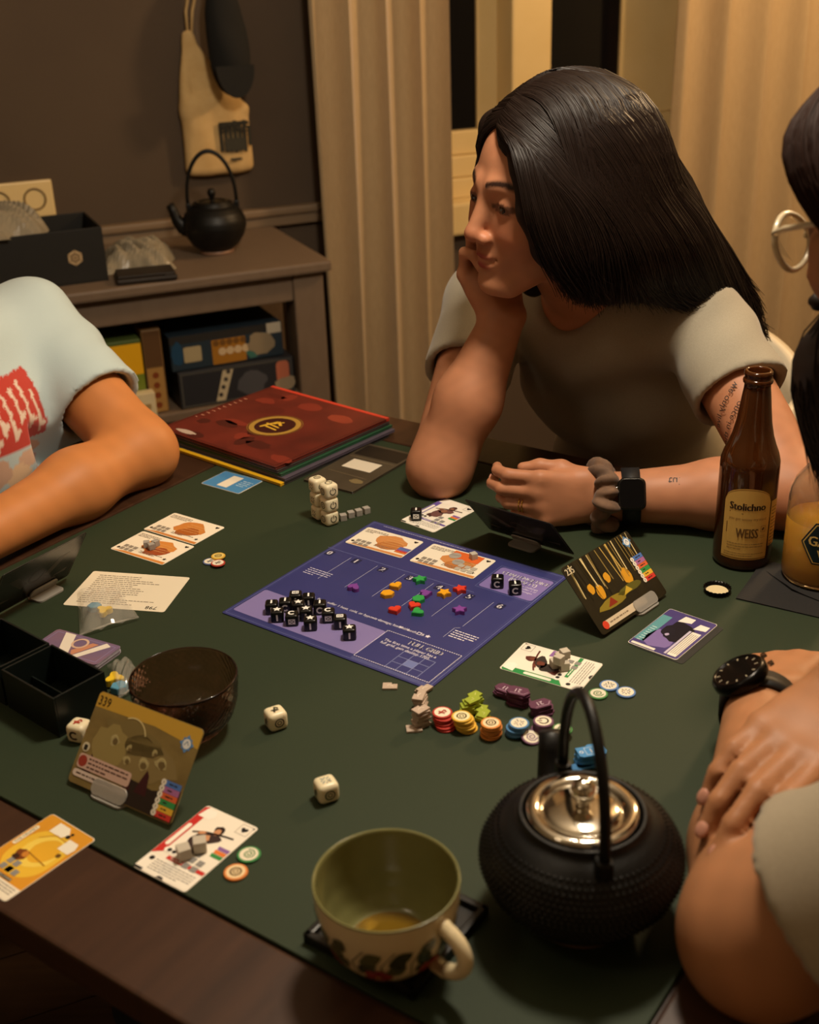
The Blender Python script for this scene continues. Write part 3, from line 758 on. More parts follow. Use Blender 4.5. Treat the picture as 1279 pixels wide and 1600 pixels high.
def dk(p, w, h, L):
    a, b = w/2, h/2
    p.poly(rrect(w*.985, h*.985, .0028, 4), '#4a3f78', 1); p.rect(-a+.001, -b+.012, -a+.012, b-.016, '#5f9aa0', 2); p.words(-a+.004, 0, -a+.010, 8, .0045, .0012, '#cfe3e0', 3, 2)
    p.blob(-.006, -.018, .018, .02, '#8470aa', 2, 5, 18); p.blob(.004, .004, .018, .024, '#17141f', 3, 3, 18, 10); p.blob(-.006, .0, .008, .01, '#1b1824', 4, 8); p.blob(-.004, -.006, .0025, .003, '#b9a9c9', 5, 4)
    p.poly([(-.008, b-.02), (.006, b-.016), (.006, b-.006), (-.006, b-.006)], '#f2eadf', 5); p.poly([(a-.016, b-.025), (a-.003, b-.022), (a-.003, b-.012), (a-.014, b-.012)], '#f2eadf', 5)
    p.rect(a-.0135, -b+.004, a-.0035, b-.030, '#efe6d8', 5)
    for k in range(4): p.rect(a-.012+k*.0022, -b+.008, a-.0112+k*.0022, b-.034, '#9a938a', 6)
    p.rect(-a+.003, -b+.002, -a+.03, -b+.006, '#efe6d8', 5); p.rect(a-.017, -b+.004, a-.0145, b-.03, '#cfc4d8', 5)
D2 = [(x+9, y+6) for x, y in D_Q]
card('dark card peeking out from under the purple wolf card', D2, lambda p, w, h, L: p.poly(rrect(w*.98, h*.98, .0028, 4), '#26292a', 1), base=mat('card_dark', '#2a2d2c', .45))
card('purple card with a teal strip and a dark animal on it', D_Q, dk, z=.0007)
B_Q = [(83.7, 1271.8), (147.8, 1312.9), (6.6, 1407.5), (-57.5, 1366)]
def orange(p, w, h, L):
    a, b = w/2, h/2
    p.poly(rrect(w*.985, h*.985, .0028, 4), '#d9962a', 1); p.poly(rrect(w*.8, h*.62, .02, 6, .002, .004), '#e8bb3a', 2); p.blob(.004, .008, .019, .021, '#f0cf58', 3, 2, 18, 0, .12)
    p.blob(.006, .010, .013, .015, '#e3ac2e', 4, 4, 18, 0, .1); p.blob(-.007, -.003, .0075, .0075, '#7a3f18', 5, 5, 14); p.blob(-.004, -.001, .004, .004, '#c98132', 6, 6, 12); p.blob(-.009, -.007, .004, .003, '#3d2212', 6, 7, 10)
    p.line([(-.004, .002), (.02, -.001)], .0012, '#a8741e', 6); p.line([(-.012, .018), (-.002, .028), (.012, .027)], .0009, '#c88f28', 6)
    p.poly([(-.012, b-.016), (.003, b-.016), (.007, b-.010), (.001, b-.004), (-.012, b-.004)], '#f3ead6', 5); p.disc(.0075, b-.012, .0022, '#231f1b', 6); p.disc(.0085, b-.008, .0015, '#231f1b', 6)
    p.poly([(a-.017, b-.026), (a-.004, b-.026), (a-.003, b-.019), (a-.006, b-.013), (a-.017, b-.013)], '#f3ead6', 5); p.disc(a-.009, b-.031, .0024, '#6b4a1a', 6)
    p.rr(-a+.0045, .014, .0045, .026, .002, '#f0e3c4', 5); p.text('THE HELMET', -a+.0045, .014, .004, '#5a4526', 6, rot=90)
    for i in range(2):
        for j in range(3): p.rr(-.012+i*.0075+.004, -.012-j*.0, .006, .006, .0005, GS, 5) if j == 0 else p.rr(-.012+(i+j-1)*.0075+.004, -.0195, .006, .006, .0005, GS, 5)
    p.rect(-.004, -.0285, .012, -.0255, '#3f3a34', 5); p.text('GOLD OF GODS', .004, -.027, .0022, '#e9dfca', 6)
    p.rect(-a+.0004, -b+.0005, a-.0004, -b+.0145, '#efe5d0', 4); p.words(-a+.006, -b+.012, a-.004, 4, .0027, .001, '#8b8070', 5, 5)
card('orange card with a golden helmet lying across the wooden rim', B_Q, orange)
E_Q = [(270.4, 800.8), (353.5, 824.6), (303, 852.2), (224.3, 827.5)]
F_Q = [(224.3, 829), (302.4, 854.3), (255.5, 883.4), (170.8, 858.7)]
def mapc(seed, c1='#c9803c', c2='#a85d26'):
    def f(p, w, h, L):
        a, b = w/2, h/2
        p.poly(rrect(w*.985, h*.985, .0028, 4), '#efe3cd', 1); p.blob(.008, .004, .026, .019, c1, 2, seed, 14, 0, .3); p.blob(.012, -.006, .02, .012, c2, 3, seed+1, 12, 20)
        p.poly([(-a+.002, -b+.001), (a-.001, -b+.001), (a-.001, -b+.006), (-a+.02, -b+.005)], c1, 2)
        for k in range(4): p.line([(.0, -.006+k*.006), (.026, -.004+k*.005)], .0006, '#e0b070', 4)
        for i in range(3):
            for j in range(2): p.rr(-a+.012+i*.0075, -.012-j*.0075, .006, .006, .0005, '#8f8578', 4)
        p.words(-a+.004, b-.006, -.006, 3, .003, .0012, '#6d5a48', 4, seed); p.words(-.006, -b+.014, .03, 2, .003, .0012, '#7a6858', 4, seed+2)
        p.poly(heart(.003, 14, a-.007, b-.007), '#2a211c', 4); p.disc(-a+.006, -b+.009, .0022, '#2a211c', 4); p.poly(star(.003, None, 5, a-.008, -b+.012), '#2a211c', 4)
    return f
card('white and orange map card, right one of the pair near the left player', E_Q, mapc(1), .088, .057)
card('white and orange map card under small grey cubes, left one of the pair', F_Q, mapc(7, '#d1873f', '#9c4a22'), .088, .057)
# text card 798
G_Q = [(146, 893), (297, 902.5), (256.5, 957.6), (98, 945)]
def textcard(p, w, h, L):
    a, b = w/2, h/2
    for k in range(15): p.words(-a+.012, b-.009-k*.0045, a-.008, 1, .004, .0014, '#8d8272', 2, k+3)
    p.text('798', a-.018, -b+.007, .0095, '#1c1a17', 3, rot=180)
card('white card full of small print lying under the clear bag', G_Q, textcard, .121, .082, base=mat('card_cream', '#e9dcc2', .5))
# blue and white card by the folders
card('small blue and white card half under the yellow folder', [(330, 738), (410, 762), (395, 768), (316, 748)], lambda p, w, h, L: (p.poly(rrect(w*.98, h*.98, .002, 4), '#4a86b8', 1), p.rect(-.012, -.018, .006, .018, '#e6ddca', 2), p.words(.012, .01, .03, 4, .005, .0015, '#bcd3e2', 2, 2)), .07, .05)
# card with a black die, near the woman's hand
H_Q = [(687, 776), (737, 798), (689, 831), (630, 816)]
card('white card with a purple edge beside the woman\'s hand, under a black die', H_Q, lambda p, w, h, L: hero('#6a55a0', 40, '#4a2f2a', '#8c5f48', '#6d4a46')(p, w, h, L))

# ================================================================ the game board
BQ = [(590, 812.5), (877, 903.5), (677.5, 1073), (342.5, 960)]
bc, ba_, bw, bh = quad(BQ, .0012)
BL = flat_loc(bc, ba_)
W_, H_ = .279, .276
m_board = mat('board_blue', '#383a74', .42, noise=(14, '#30346a', .3, (1, 1, 1)), spec=.5)
bd = MB().prism(rrect(W_, H_, .002, 3), -.0012, 0, None, 0, .0002).build('game_board', m_board, None, bc, ba_)
tag(bd, 'square indigo game board with numbered columns in the middle of the table', 'game board')
p = Print(0, .00006)
WHT = '#e6e0ea'; VIO = '#7a6aa8'; LN = '#6f74a8'
def bq(pts): return [BL(x, y) for x, y in pts]
a, b = W_/2, H_/2
p.frame(0, 0, W_-.006, H_-.006, .0006, LN, 2); p.frame(0, 0, W_-.011, H_-.011, .0004, '#51558c', 2)
zq = bq([(411, 923), (596, 981), (556, 1022), (362, 953)])
zx0, zx1 = min(q[0] for q in (zq[0], zq[3])), max(q[0] for q in (zq[1], zq[2])); zy0, zy1 = (zq[2][1]+zq[3][1])/2, (zq[0][1]+zq[1][1])/2
p.rr((zx0+zx1)/2, (zy0+zy1)/2, zx1-zx0, zy1-zy0, .004, '#8478ae', 2)
cq = bq([(782, 887), (876, 911), (839, 943), (747, 915)])
cx0, cx1 = (cq[0][0]+cq[3][0])/2, min(a-.006, (cq[1][0]+cq[2][0])/2); cy0, cy1 = (cq[2][1]+cq[3][1])/2, (cq[0][1]+cq[1][1])/2
p.rr((cx0+cx1)/2, (cy0+cy1)/2, cx1-cx0, cy1-cy0, .004, '#7f70ac', 2); p.frame((cx0+cx1)/2, (cy0+cy1)/2, cx1-cx0+.005, cy1-cy0+.005, .0005, LN, 2)
cm = ((cx0+cx1)/2+.006, (cy0+cy1)/2)
p.text('CHALLENGE DICE', cm[0]-.003, cm[1]+.0155, .0092, '#f2eef6', 4, sx=.82, bold=.02); p.text('(PENALTY)', cm[0]-.001, cm[1]+.0068, .0092, '#f2eef6', 4, sx=.82, bold=.02)
for k, s in enumerate(('Gain a challenge', 'die to suffer 1 of', 'these damages')): p.text(s, cm[0]+.008, cm[1]-.001-k*.0052, .0046, '#d6cfe4', 4)
nums = [(515, 864), (556, 877), (597.4, 890), (640.8, 903), (686, 917.6), (732.7, 932.5), (781, 947.4)]
ny = sum(BL(*q)[1] for q in nums)/7
for k, q in enumerate(nums):
    x = BL(*q)[0]; p.rr(x, ny, .0105, .012, .0015, '#23254a', 3); p.text(str(k), x, ny, .0125, '#f0eaf2', 4, bold=.03)
    if k: p.line([(x-.0105, ny+.004), (x-.0105, ny-.058)], .0005, '#b5b6cf', 3)
p.rect(BL(*nums[0])[0]-.012, ny+.0105, a-.07, ny+.0112, LN, 3)
st = BL(493, 937); st2 = BL(668, 992); sy = (st[1]+st2[1])/2
p.text('If you suffer 1 heat, cold, or hypoxia damage, lose either', st[0]+.001, sy, .0062, WHT, 4, 'l', sx=.92)
p.poly(heart(.0026, 16, st2[0]-.033, sy), WHT, 4); p.text('or both', st2[0]-.022, sy, .0062, WHT, 4); p.frame(st2[0]-.009, sy, .005, .005, .0008, WHT, 4); p.text('&', st2[0]-.004, sy, .006, WHT, 4); p.poly(star(.0033, None, 5, st2[0]+.002, sy), WHT, 4)
p.words(-a+.014, ny-.042, -a+.048, 4, .0042, .0014, '#c9c5da', 4, 3)
fq = bq([(605, 984), (718.7, 1025), (672.7, 1066.5), (553, 1025)])
fx0, fx1 = (fq[0][0]+fq[3][0])/2, (fq[1][0]+fq[2][0])/2; fy0, fy1 = max(-b+.008, (fq[2][1]+fq[3][1])/2), (fq[0][1]+fq[1][1])/2
for (x0, y0), (x1, y1) in (((fx0, fy0), (fx1, fy0)), ((fx1, fy0), (fx1, fy1)), ((fx1, fy1), (fx0, fy1)), ((fx0, fy1), (fx0, fy0))): p.dash(x0, y0, x1, y1, .0009, WHT, 34, 3)
fm = (fx0+fx1)/2
p.text('FULL GRID', fm+.008, fy1-.008, .0105, WHT, 4, sx=.85, bold=.02); p.text('The first time a player has a', fm-.006, fy1-.0165, .0062, WHT, 4, sx=.95); p.text('full grid, gain destiny 1705.', fm-.008, fy1-.0225, .0062, WHT, 4, sx=.95)
gx, gy = fm+.012, fy0+.0175
for i in range(4):
    p.rect(gx-.0195+i*.013-.0003, gy-.0165, gx-.0195+i*.013+.0003, gy+.0165, '#8b92bd', 3); p.rect(gx-.0195, gy-.0165+i*.011-.0003, gx+.0195, gy-.0165+i*.011+.0003, '#8b92bd', 3)
p.rect(gx-.0062, gy-.0052, gx+.0062, gy+.0052, '#6d78ad', 3)
gq = BL(733, 998); p.words(gq[0]-.022, gq[1]+.006, min(a-.012, gq[0]+.018), 4, .0042, .0014, WHT, 4, 9); p.line([(gq[0]-.025, gq[1]-.012), (gq[0]-.025, gq[1]+.01), (gq[0]-.02, gq[1]+.013)], .0005, '#b5b6cf', 3)
p.words(-a+.02, b-.006, a-.02, 1, .003, .0012, '#aaa9c9', 3, 4); p.words(zx0+.14, zy1+.016, zx0+.24, 1, .002, .0008, '#8d90ba', 3, 8)
for k in range(3): p.rect(fx0, -b+.0045+k*.0012, fx1, -b+.0049+k*.0012, '#767bb0', 3)
p.build('board_print', bd, .42)
c1 = [(578.6, 821.3), (666, 845.4), (624.6, 875), (532.6, 849.8)]; c2 = [(679, 849), (775.6, 876), (738, 905.8), (636.8, 877.3)]
def onb(seed, extra):
    def f(p, w, h, L):
        mapc(seed, '#cf8a4e', '#b9743c')(p, w, h, L)
        if extra == 1:
            for k, c in enumerate(('#7064a8', '#4a78b8', '#8a63a0', '#cc3f35', '#e0803a')): p.rect(.025, -.004-k*.003, .041, -.0015-k*.003, c, 6)
        else:
            p.rect(-.01, .006, .03, .024, '#d9652c', 5)
            for x, y in ((-.004, .012), (.008, .0)): p.disc(x, y, .0075, '#a39c92', 6); p.line([(x-.005, y), (x+.005, y+.002)], .0012, '#8a837a', 7)
            for i in range(3):
                for j in range(2): p.rr(.016+i*.0085, -.006-j*.0085, .007, .007, .0005, '#b5ac9c', 7)
    return f
card('white map card lying on the board above the columns 1 and 2', c1, onb(11, 1), .0835, .05, z=.0014)
card('white map card with grey discs on the board, above columns 4 and 5', c2, onb(17, 2), .0885, .053, z=.0014)

# ================================================================ dice
m_black = mat('black_plastic', '#0c0c0d', .28); m_ivory = mat('ivory_plastic', '#e9dcb9', .32, sss=.1)
def die_mesh(sz, bev, m, name):
    bm = bmesh.new(); bmesh.ops.create_cube(bm, size=sz); bmesh.ops.bevel(bm, geom=bm.edges[:], offset=bev, segments=4, affect='EDGES', profile=.55)
    o = MB().bm(bm, TR(0, 0, sz/2), 0, True).build(name, m); me = o.data; COL.objects.unlink(o); bpy.data.objects.remove(o); return me
DS = .0142; die_b = die_mesh(DS, .0031, m_black, 'black_die'); DI = .0188; die_i = die_mesh(DI, .0050, m_ivory, 'ivory_die')
def mark(p, kind, s, c):
    if kind == 'I': p.rr(0, 0, s*.13, s*.5, s*.03, c)
    elif kind == 'star': p.poly(star(s*.33), c)
    elif kind == 'C': p.ring(0, 0, s*.15, s*.27, c, 1, 16, 40, 320)
    elif kind == 'power': p.ring(0, 0, s*.2, s*.28, c, 1, 18, 120, 420); p.rr(0, s*.2, s*.07, s*.28, s*.03, c, 2)
    elif kind == 'dd': p.frame(0, 0, s*.5, s*.42, s*.08, c); p.line([(-s*.2, -s*.15), (s*.2, s*.15)], s*.07, c); p.line([(-s*.2, s*.15), (s*.2, -s*.15)], s*.07, c, 2)
    elif kind == 'L': p.line([(-s*.12, -s*.24), (s*.04, s*.22), (s*.2, s*.05)], s*.09, c); p.line([(-s*.22, .0), (s*.15, -.02*s)], s*.07, c, 3); p.line([(-s*.16, -s*.1), (s*.18, -s*.11)], s*.06, c, 4)
    elif kind == 'X':
        for q in range(4): p.line([(s*.08*math.cos(R(45+90*q)), s*.08*math.sin(R(45+90*q))), (s*.3*math.cos(R(45+90*q)), s*.3*math.sin(R(45+90*q)))], s*.05, c, q+1)
        for q in range(4): p.disc(s*.2*math.cos(R(90*q)), s*.2*math.sin(R(90*q)), s*.045, c, 1, 8)
    elif kind == 'O': p.ring(0, 0, s*.2, s*.27, c, 1, 18); p.ring(0, 0, s*.08, s*.13, c, 1, 14)
def die(label, me, sz, pos, rz, marks, cols, name, group, flush):
    o = bpy.data.objects.new(name, me); COL.objects.link(o); o.location = pos; o.rotation_euler = (0, 0, rz); tag(o, label, 'die', group)
    for k, kind in enumerate(marks):       # top, then the four sides
        p = Print(sz/2, .00012); mark(p, kind, sz*flush, cols[k % len(cols)])
        M = Matrix.Translation((0, 0, sz/2)) @ (Matrix() if k == 0 else Matrix.Rotation(R(90*(k-1)), 4, 'Z') @ Matrix.Rotation(R(90), 4, 'X'))
        p.build('face_mark', o, .5, M)
    return o
ORD = ['first', 'second', 'third', 'fourth', 'fifth', 'sixth', 'seventh', 'eighth', 'ninth', 'tenth', 'eleventh', 'twelfth', 'thirteenth', 'fourteenth']
zb = [(193, 430), (213, 457), (247, 420), (265, 470), (285, 398), (318, 408), (318, 447), (331, 487), (363, 430), (395, 460), (437, 480), (470, 520), (283, 432)]
pts = [P(340+x/2.284, 760+y/2.284, .008) for x, y in zb]; DA = ba_ + R(38)
ca, sa = math.cos(-DA), math.sin(-DA)
loc = [[q.x*ca - q.y*sa, q.x*sa + q.y*ca] for q in pts]
for it in range(200):                      # dice may touch but not share space
    mv = False
    for i in range(len(loc)):
        for j in range(i):
            dx, dy = loc[i][0]-loc[j][0], loc[i][1]-loc[j][1]; ox, oy = DS+.0004-abs(dx), DS+.0004-abs(dy)
            if ox > 0 and oy > 0:
                mv = True; k = 0 if ox < oy else 1; s = (ox, oy)[k]*.51*(1 if (dx, dy)[k] >= 0 else -1); loc[i][k] += s; loc[j][k] -= s
    if not mv: break
order = sorted(range(len(loc)), key=lambda i: proj((loc[i][0]*ca + loc[i][1]*sa, -loc[i][0]*sa + loc[i][1]*ca, T))[0])
mk = [('I', 'I', 'C'), ('star', 'I', 'I'), ('I', 'C', 'I'), ('C', 'dd', 'I'), ('dd', 'I', 'C'), ('star', 'I', 'C'), ('star', 'I', 'I')]
for n, i in enumerate(order):
    x, y = loc[i]; m3 = mk[n % len(mk)]
    die('black die with white marks on the purple field, %s from the left' % ORD[n], die_b, DS, (x*ca + y*sa, -x*sa + y*ca, T+.0004), DA, (m3[0], m3[1], m3[2], m3[2], m3[1]), ['#f2efe8'], 'black_die', 'black dice on the purple field of the board', 1.05)
die('black die with white arc marks, left of the two on the challenge field', die_b, DS, P(777, 909, .007)-Vector((0, 0, .0067)), ba_+R(30), ('I', 'C', 'C', 'I', 'I'), ['#f2efe8'], 'black_die', 'challenge dice', 1.05)
die('black die with white arc marks, right of the two on the challenge field', die_b, DS, P(804.5, 919, .007)-Vector((0, 0, .0067)), ba_+R(36), ('I', 'C', 'dd', 'I', 'I'), ['#f2efe8'], 'black_die', 'challenge dice', 1.05)
die('single black die on the white card by the woman\'s hand', die_b, DS, P(650, 804, .007)-Vector((0, 0, .0064)), ba_+R(34), ('I', 'dd', 'C', 'I', 'I'), ['#f2efe8'], 'black_die', None, 1.05)
INK = ['#4a4a30', '#8a2a20', '#3f5f74']
die('ivory die with a ring symbol standing alone beside the glass bowl', die_i, DI, P(430.5, 1122, .0094)-Vector((0, 0, .0094)), R(28), ('L', 'O', 'power', 'X', 'L'), ['#3b3a2a'], 'ivory_die', 'ivory dice', .95)
die('ivory die with a snowflake on top near the floral cup', die_i, DI, P(509.5, 1233, .0094)-Vector((0, 0, .0094)), R(24), ('X', 'O', 'L', 'power', 'L'), ['#4f7382', '#3d4a2a', '#9a3a26'], 'ivory_die', 'ivory dice', .95)
die('ivory die with a red symbol half hidden behind the standing desert card', die_i, DI, P(124, 1141, .0094)-Vector((0, 0, .0094)), R(-20), ('L', 'C', 'O', 'X', 'L'), ['#b03a28', '#4a3a2a'], 'ivory_die', 'ivory dice', .95)
f0 = P(515.5, 818, 0); b0 = P(500.5, 809, 0); ra = R(-62)
d0 = f0 - b0
if d0.length < DI*1.02: b0 = f0 - d0.normalized()*DI*1.02
ra = math.atan2(d0.y, d0.x)
for n, lv in enumerate(('bottom', 'middle', 'top')):
    die('ivory die at the %s of the front dice column beside the grey cubes' % lv, die_i, DI, f0+Vector((.0006*n, 0, n*DI)), ra, ('power', 'O', 'power', 'L', 'O'), ['#38361f'], 'ivory_die', 'stacked ivory dice', .9)
    die('ivory die at the %s of the rear dice column by the folders' % lv, die_i, DI, b0+Vector((-.0004*n, 0, n*DI)), ra, ('O', 'X', 'O', 'power', 'L'), ['#38361f'], 'ivory_die', 'stacked ivory dice', .9)

# ================================================================ grey cubes
m_grey = mat('grey_wood', '#a8a196', .6, noise=(300, '#98918a', .3, (1, 1, 1)))
cube_me = {}
def cube(label, px, py, sz, rz, z=0.0, m=m_grey, group='small grey cubes'):
    key = (round(sz, 5), m.name)
    if key not in cube_me:
        o = MB().box((0, 0, sz/2), (sz, sz, sz), None, 0, sz*.07).build('grey_cube', m); cube_me[key] = o.data; COL.objects.unlink(o); bpy.data.objects.remove(o)
    o = bpy.data.objects.new('grey_cube', cube_me[key]); COL.objects.link(o); q = P(px, py, z+sz/2); o.location = (q.x, q.y, T+z); o.rotation_euler = (0, 0, R(rz)); return tag(o, label, 'cube', group)
for n, (x, y) in enumerate(((536, 808), (548, 803.5), (560, 800.5), (572, 797))):
    cube('small grey cube beside the ivory dice columns, %s from the dice' % ORD[n], x, y, .0083, 14+n*5)
m_grey2 = mat('pale_grey_wood', '#bdb4a4', .6)
CS = .0088
for l, x, y, z, rz in (('pale grey cube on top of the heap on the green card', 882, 1021.5, CS, 20), ('pale grey cube at the back of the heap on the green card', 875, 1026.5, 0.0, 35), ('pale grey cube at the left of the heap on the green card', 866.5, 1036, 0, 15), ('pale grey cube at the right front of the heap on the green card', 881.5, 1039.5, 0, 8), ('pale grey cube in the middle of the heap on the green card', 873, 1030.5, CS, 48)):
    cube(l, x, y, CS, rz, .001+z, m_grey2, 'grey cubes on the green card')
cube('pale grey cube on the red hero card, nearer the name strip', 287, 1331, .0105, 24, .001, m_grey2, 'grey cubes on the red card'); cube('pale grey cube on the red hero card, nearer the heart', 312, 1319.5, .0105, 10, .001, m_grey2, 'grey cubes on the red card')
for n, (x, y) in enumerate(((229, 850), (236.5, 853.5), (243, 848.5))): cube('small grey cube on the left map card, %s from the left' % ORD[n], x, y, .0075, 20*n+10, .001, m_grey, 'grey cubes on the map card')
cube('grey cube on the board card beside the grey discs', 739.5, 868.5, .0078, 25, .002, m_grey2)

# ================================================================ meeples on the board
m_meep = {k: mat('meeple_'+k, c, .42) for k, c in (('purple', '#7b3f96'), ('yellow', '#e8a41c'), ('green', '#2f9e4c'), ('red', '#d83a26'), ('blue', '#5a96b0'), ('lemon', '#ecc42a'))}
def meeple(label, px, py, shape, col, rz, th=.006, s=.0085, z=.0002, lying=True, name='wooden_marker'):
    pts = {'star': star(s, s*.55), 'heart': heart(s*.86), 'hex': [(s*.95*math.cos(R(60*k)), s*.82*math.sin(R(60*k))) for k in range(6)],
           'blob': [(s*(.75+.25*math.cos(3*t))*math.cos(t), s*(.75+.25*math.cos(3*t))*math.sin(t)) for t in [2*math.pi*k/24 for k in range(24)]]}[shape]
    q = P(px, py, th/2)
    o = MB().prism(pts, 0, th, None, 0, .0008).build(name, m_meep[col], None, (q.x, q.y, T+z), R(rz)); return tag(o, label, 'game piece', 'wooden markers on the board')
for a_ in (('purple wooden heart in the column under number 1', 552.8, 919, 'heart', 'purple', 150), ('yellow wooden marker, nearer of the two in the column under number 2', 605, 929, 'hex', 'yellow', 10),
           ('yellow wooden heart leaning on the other yellow marker', 618.5, 916.5, 'heart', 'yellow', 20), ('green wooden star beside number 3', 655.7, 907, 'star', 'green', 5),
           ('purple wooden heart beside number 4, left of the yellow star', 664.5, 929, 'heart', 'purple', 100), ('yellow wooden star under number 4', 693.8, 928, 'star', 'yellow', 30),
           ('red wooden star right of number 4', 718.7, 922, 'star', 'red', 12), ('green wooden marker behind the red heart in the column under number 3', 653.5, 937.5, 'hex', 'green', 40),
           ('red wooden heart between the two green markers', 646.5, 947.5, 'heart', 'red', -30), ('red wooden heart left of the green heart', 617, 954, 'heart', 'red', 15),
           ('green wooden heart nearest to the board text strip', 652, 957.5, 'heart', 'green', -60), ('purple wooden star in the column under number 5', 717.8, 954.5, 'star', 'purple', 0)):
    meeple(*a_)
meeple('blue wooden marker inside the clear bag on the text card', 148, 951, 'hex', 'blue', 10, .007, .0085, .0016); meeple('yellow wooden marker inside the clear bag on the text card', 163, 957, 'blob', 'lemon', 25, .007, .0095, .0016)
meeple('yellow wooden marker in the clear bag beside the glass bowl', 179.5, 1064, 'blob', 'lemon', -15, .008, .0105, .0016); meeple('blue wooden marker in the clear bag beside the glass bowl', 187, 1077, 'hex', 'blue', 30, .008, .0095, .0016)
for o in bpy.data.objects:
    if o.name.startswith('wooden_marker') and 'bag' in o['label']: o['group'] = 'wooden markers in clear bags'

# ================================================================ round tokens
tok_me = {}
def token(label, pos, rz, rim, sym, symc, group, rad=.0094, th=.0021, tilt=0, face='#eadfc8', plain=False):
    key = (rim, sym, rad, plain)
    if key not in tok_me:
        o = MB().prism(circ(rad, 36), 0, th, None, 0, .0005, True).build('round_token', mat('token_'+rim.strip('#'), rim, .5)); kids = []
        if not plain:
            p = Print(th, .00008); p.disc(0, 0, rad*.8, face, 1, 30)
            if sym == 'swirl':
                sp = [(rad*(.08+.5*t/14)*math.cos(t*.85), rad*(.08+.5*t/14)*math.sin(t*.85)) for t in range(15)]; p.line(sp, rad*.12, symc, 2)
            else: mark(p, sym, rad*1.9, symc); 
            kids.append(p.build('printed_face', o, .5))
        tok_me[key] = o; fresh = True
    else: fresh = False
    o = tok_me[key]
    if not fresh: o = copy_tree(o)
    o.location = pos; o.rotation_euler = (R(tilt), 0, rz); return tag(o, label, 'token', group)
TH = .0021
def tstack(cname, base, top, n, rim, sym, symc, where, face='#eadfc8'):
    b0 = P(*base, 0); t0 = P(*top, n*TH); t0 = Vector((t0.x, t0.y, T)); rg = random.Random(len(cname)*7+n)
    d = t0-b0
    if d.length > .012: t0 = b0 + d.normalized()*.012
    for k in range(n):
        f = k/(n-1); q = b0.lerp(t0, f**.85) + Vector((rg.uniform(-.0011, .0011), rg.uniform(-.0011, .0011), 0)); q.z = T + k*(TH+.00005)
        i = n-1-k
        lab = ('topmost %s token of the stack %s' % (cname, where)) if i == 0 else ('%s token, %s from the top of the stack %s' % (cname, ORD[i], where))
        token(lab, q, rg.uniform(0, 6), rim, sym if i == 0 else None, symc, '%s token stack' % cname, face=face, plain=(i > 0))
tstack('red-rimmed', (697, 1138), (690.5, 1113), 6, '#b53327', 'L', '#a5382a', 'next to the beige tiles')
tstack('yellow-rimmed', (731, 1140), (721.5, 1118), 7, '#e0b23a', 'O', '#cf9d2c', 'between the red and orange ones', '#efe0b0')
tstack('orange', (767.5, 1149), (767, 1129), 7, '#dc8a3c', 'O', '#d28338', 'between the yellow and blue ones', '#ecd6ac')
tstack('blue-rimmed', (804.5, 1147), (809, 1129), 6, '#4b7fae', 'X', '#5a6b78', 'between the orange and purple ones')
tstack('purple-rimmed', (846, 1142), (849.5, 1126), 6, '#6d4562', 'power', '#5c4a58', 'between the blue and green ones')
tstack('green-rimmed', (868, 1148), (876, 1138), 4, '#4b8a4a', 'swirl', '#4b7a44', 'behind the kettle handle')
token('purple-rimmed token leaning against the foot of the purple stack', P(829.5, 1152, .003)-Vector((0, 0, .001)), .5, '#6d4562', 'swirl', '#8d6f84', None, tilt=14)
token('green-rimmed token with a spiral lying beside the two blue tokens', P(934, 1086, 0), .3, '#4b8a4a', 'swirl', '#4b7a44', None)
token('blue-rimmed token with a snowflake, left of the loose pair', P(951, 1073, 0), .8, '#5a80b8', 'X', '#6a7a90', 'loose blue tokens'); token('blue-rimmed token with a snowflake, right of the loose pair', P(977.5, 1083.5, 0), 1.4, '#5a80b8', 'X', '#6a7a90', 'loose blue tokens')
token('green token with a spiral beside the red hero card', P(389, 1337.5, 0), 2.4, '#3d8a4c', 'swirl', '#5a8a54', None, .0096); token('orange token with rings beside the red hero card', P(368.5, 1365, 0), 1, '#d9823c', 'O', '#d28338', None, .0096, face='#ecd0a0')
token('yellow token of the three beside the map cards', P(341, 870.5, .002), 0, '#d8a838', 'O', '#c89a34', 'three tokens by the map cards', .0085, face='#e6c872')
token('white-faced token with a blue rim of the three beside the map cards', P(328, 879, 0), 0, '#5a6a94', 'L', '#7a7a80', 'three tokens by the map cards', .0085); token('red-rimmed token of the three beside the map cards', P(341, 884, 0)+Vector((0, 0, .0022)), 0, '#b8402f', 'L', '#8a8078', 'three tokens by the map cards', .0085)

# ================================================================ cardboard tiles in heaps
def tile(label, pos, rz, pts, col, th, deco, group, name, tilt=(0, 0)):
    o = MB().prism(pts, 0, th, None, 0, .0002).build(name, mat('tile_'+col.strip('#'), col, .55), None, pos, rz); o.rotation_euler = (R(tilt[0]), R(tilt[1]), rz)
    if deco:
        p = Print(th, .00008); deco(p); p.build('tile_print', o, .5)
    return tag(o, label, 'tile', group)
def theap(cname, spots, pts, col, th, deco, where, name, seed):
    """spots: (px, py, count, angle)"""
    rg = random.Random(seed)
    for si, (px, py, n, an, wh) in enumerate(spots):
        for k in range(n):
            q = P(px, py, n*th); q.x += rg.uniform(-.0012, .0012); q.y += rg.uniform(-.0012, .0012); i = n-1-k; q.z = T + k*(th+.0001)
            w2 = wh or where
            lab = ('%s tile %s' % (cname, w2)) if n == 1 else (('topmost %s tile of the pile %s' % (cname, w2)) if i == 0 else '%s tile, %s from the top of the pile %s' % (cname, ORD[i], w2))
            tile(lab, q, R(an + rg.uniform(-14, 14)), pts, col, th, deco if i == 0 else None, '%s tiles' % cname, name)
u = .0052
Lt = [(-u*1.4, -u), (u*1.4, -u), (u*1.4, u*.5), (u*.3, u*.5), (u*.3, u), (-u*1.4, u)]
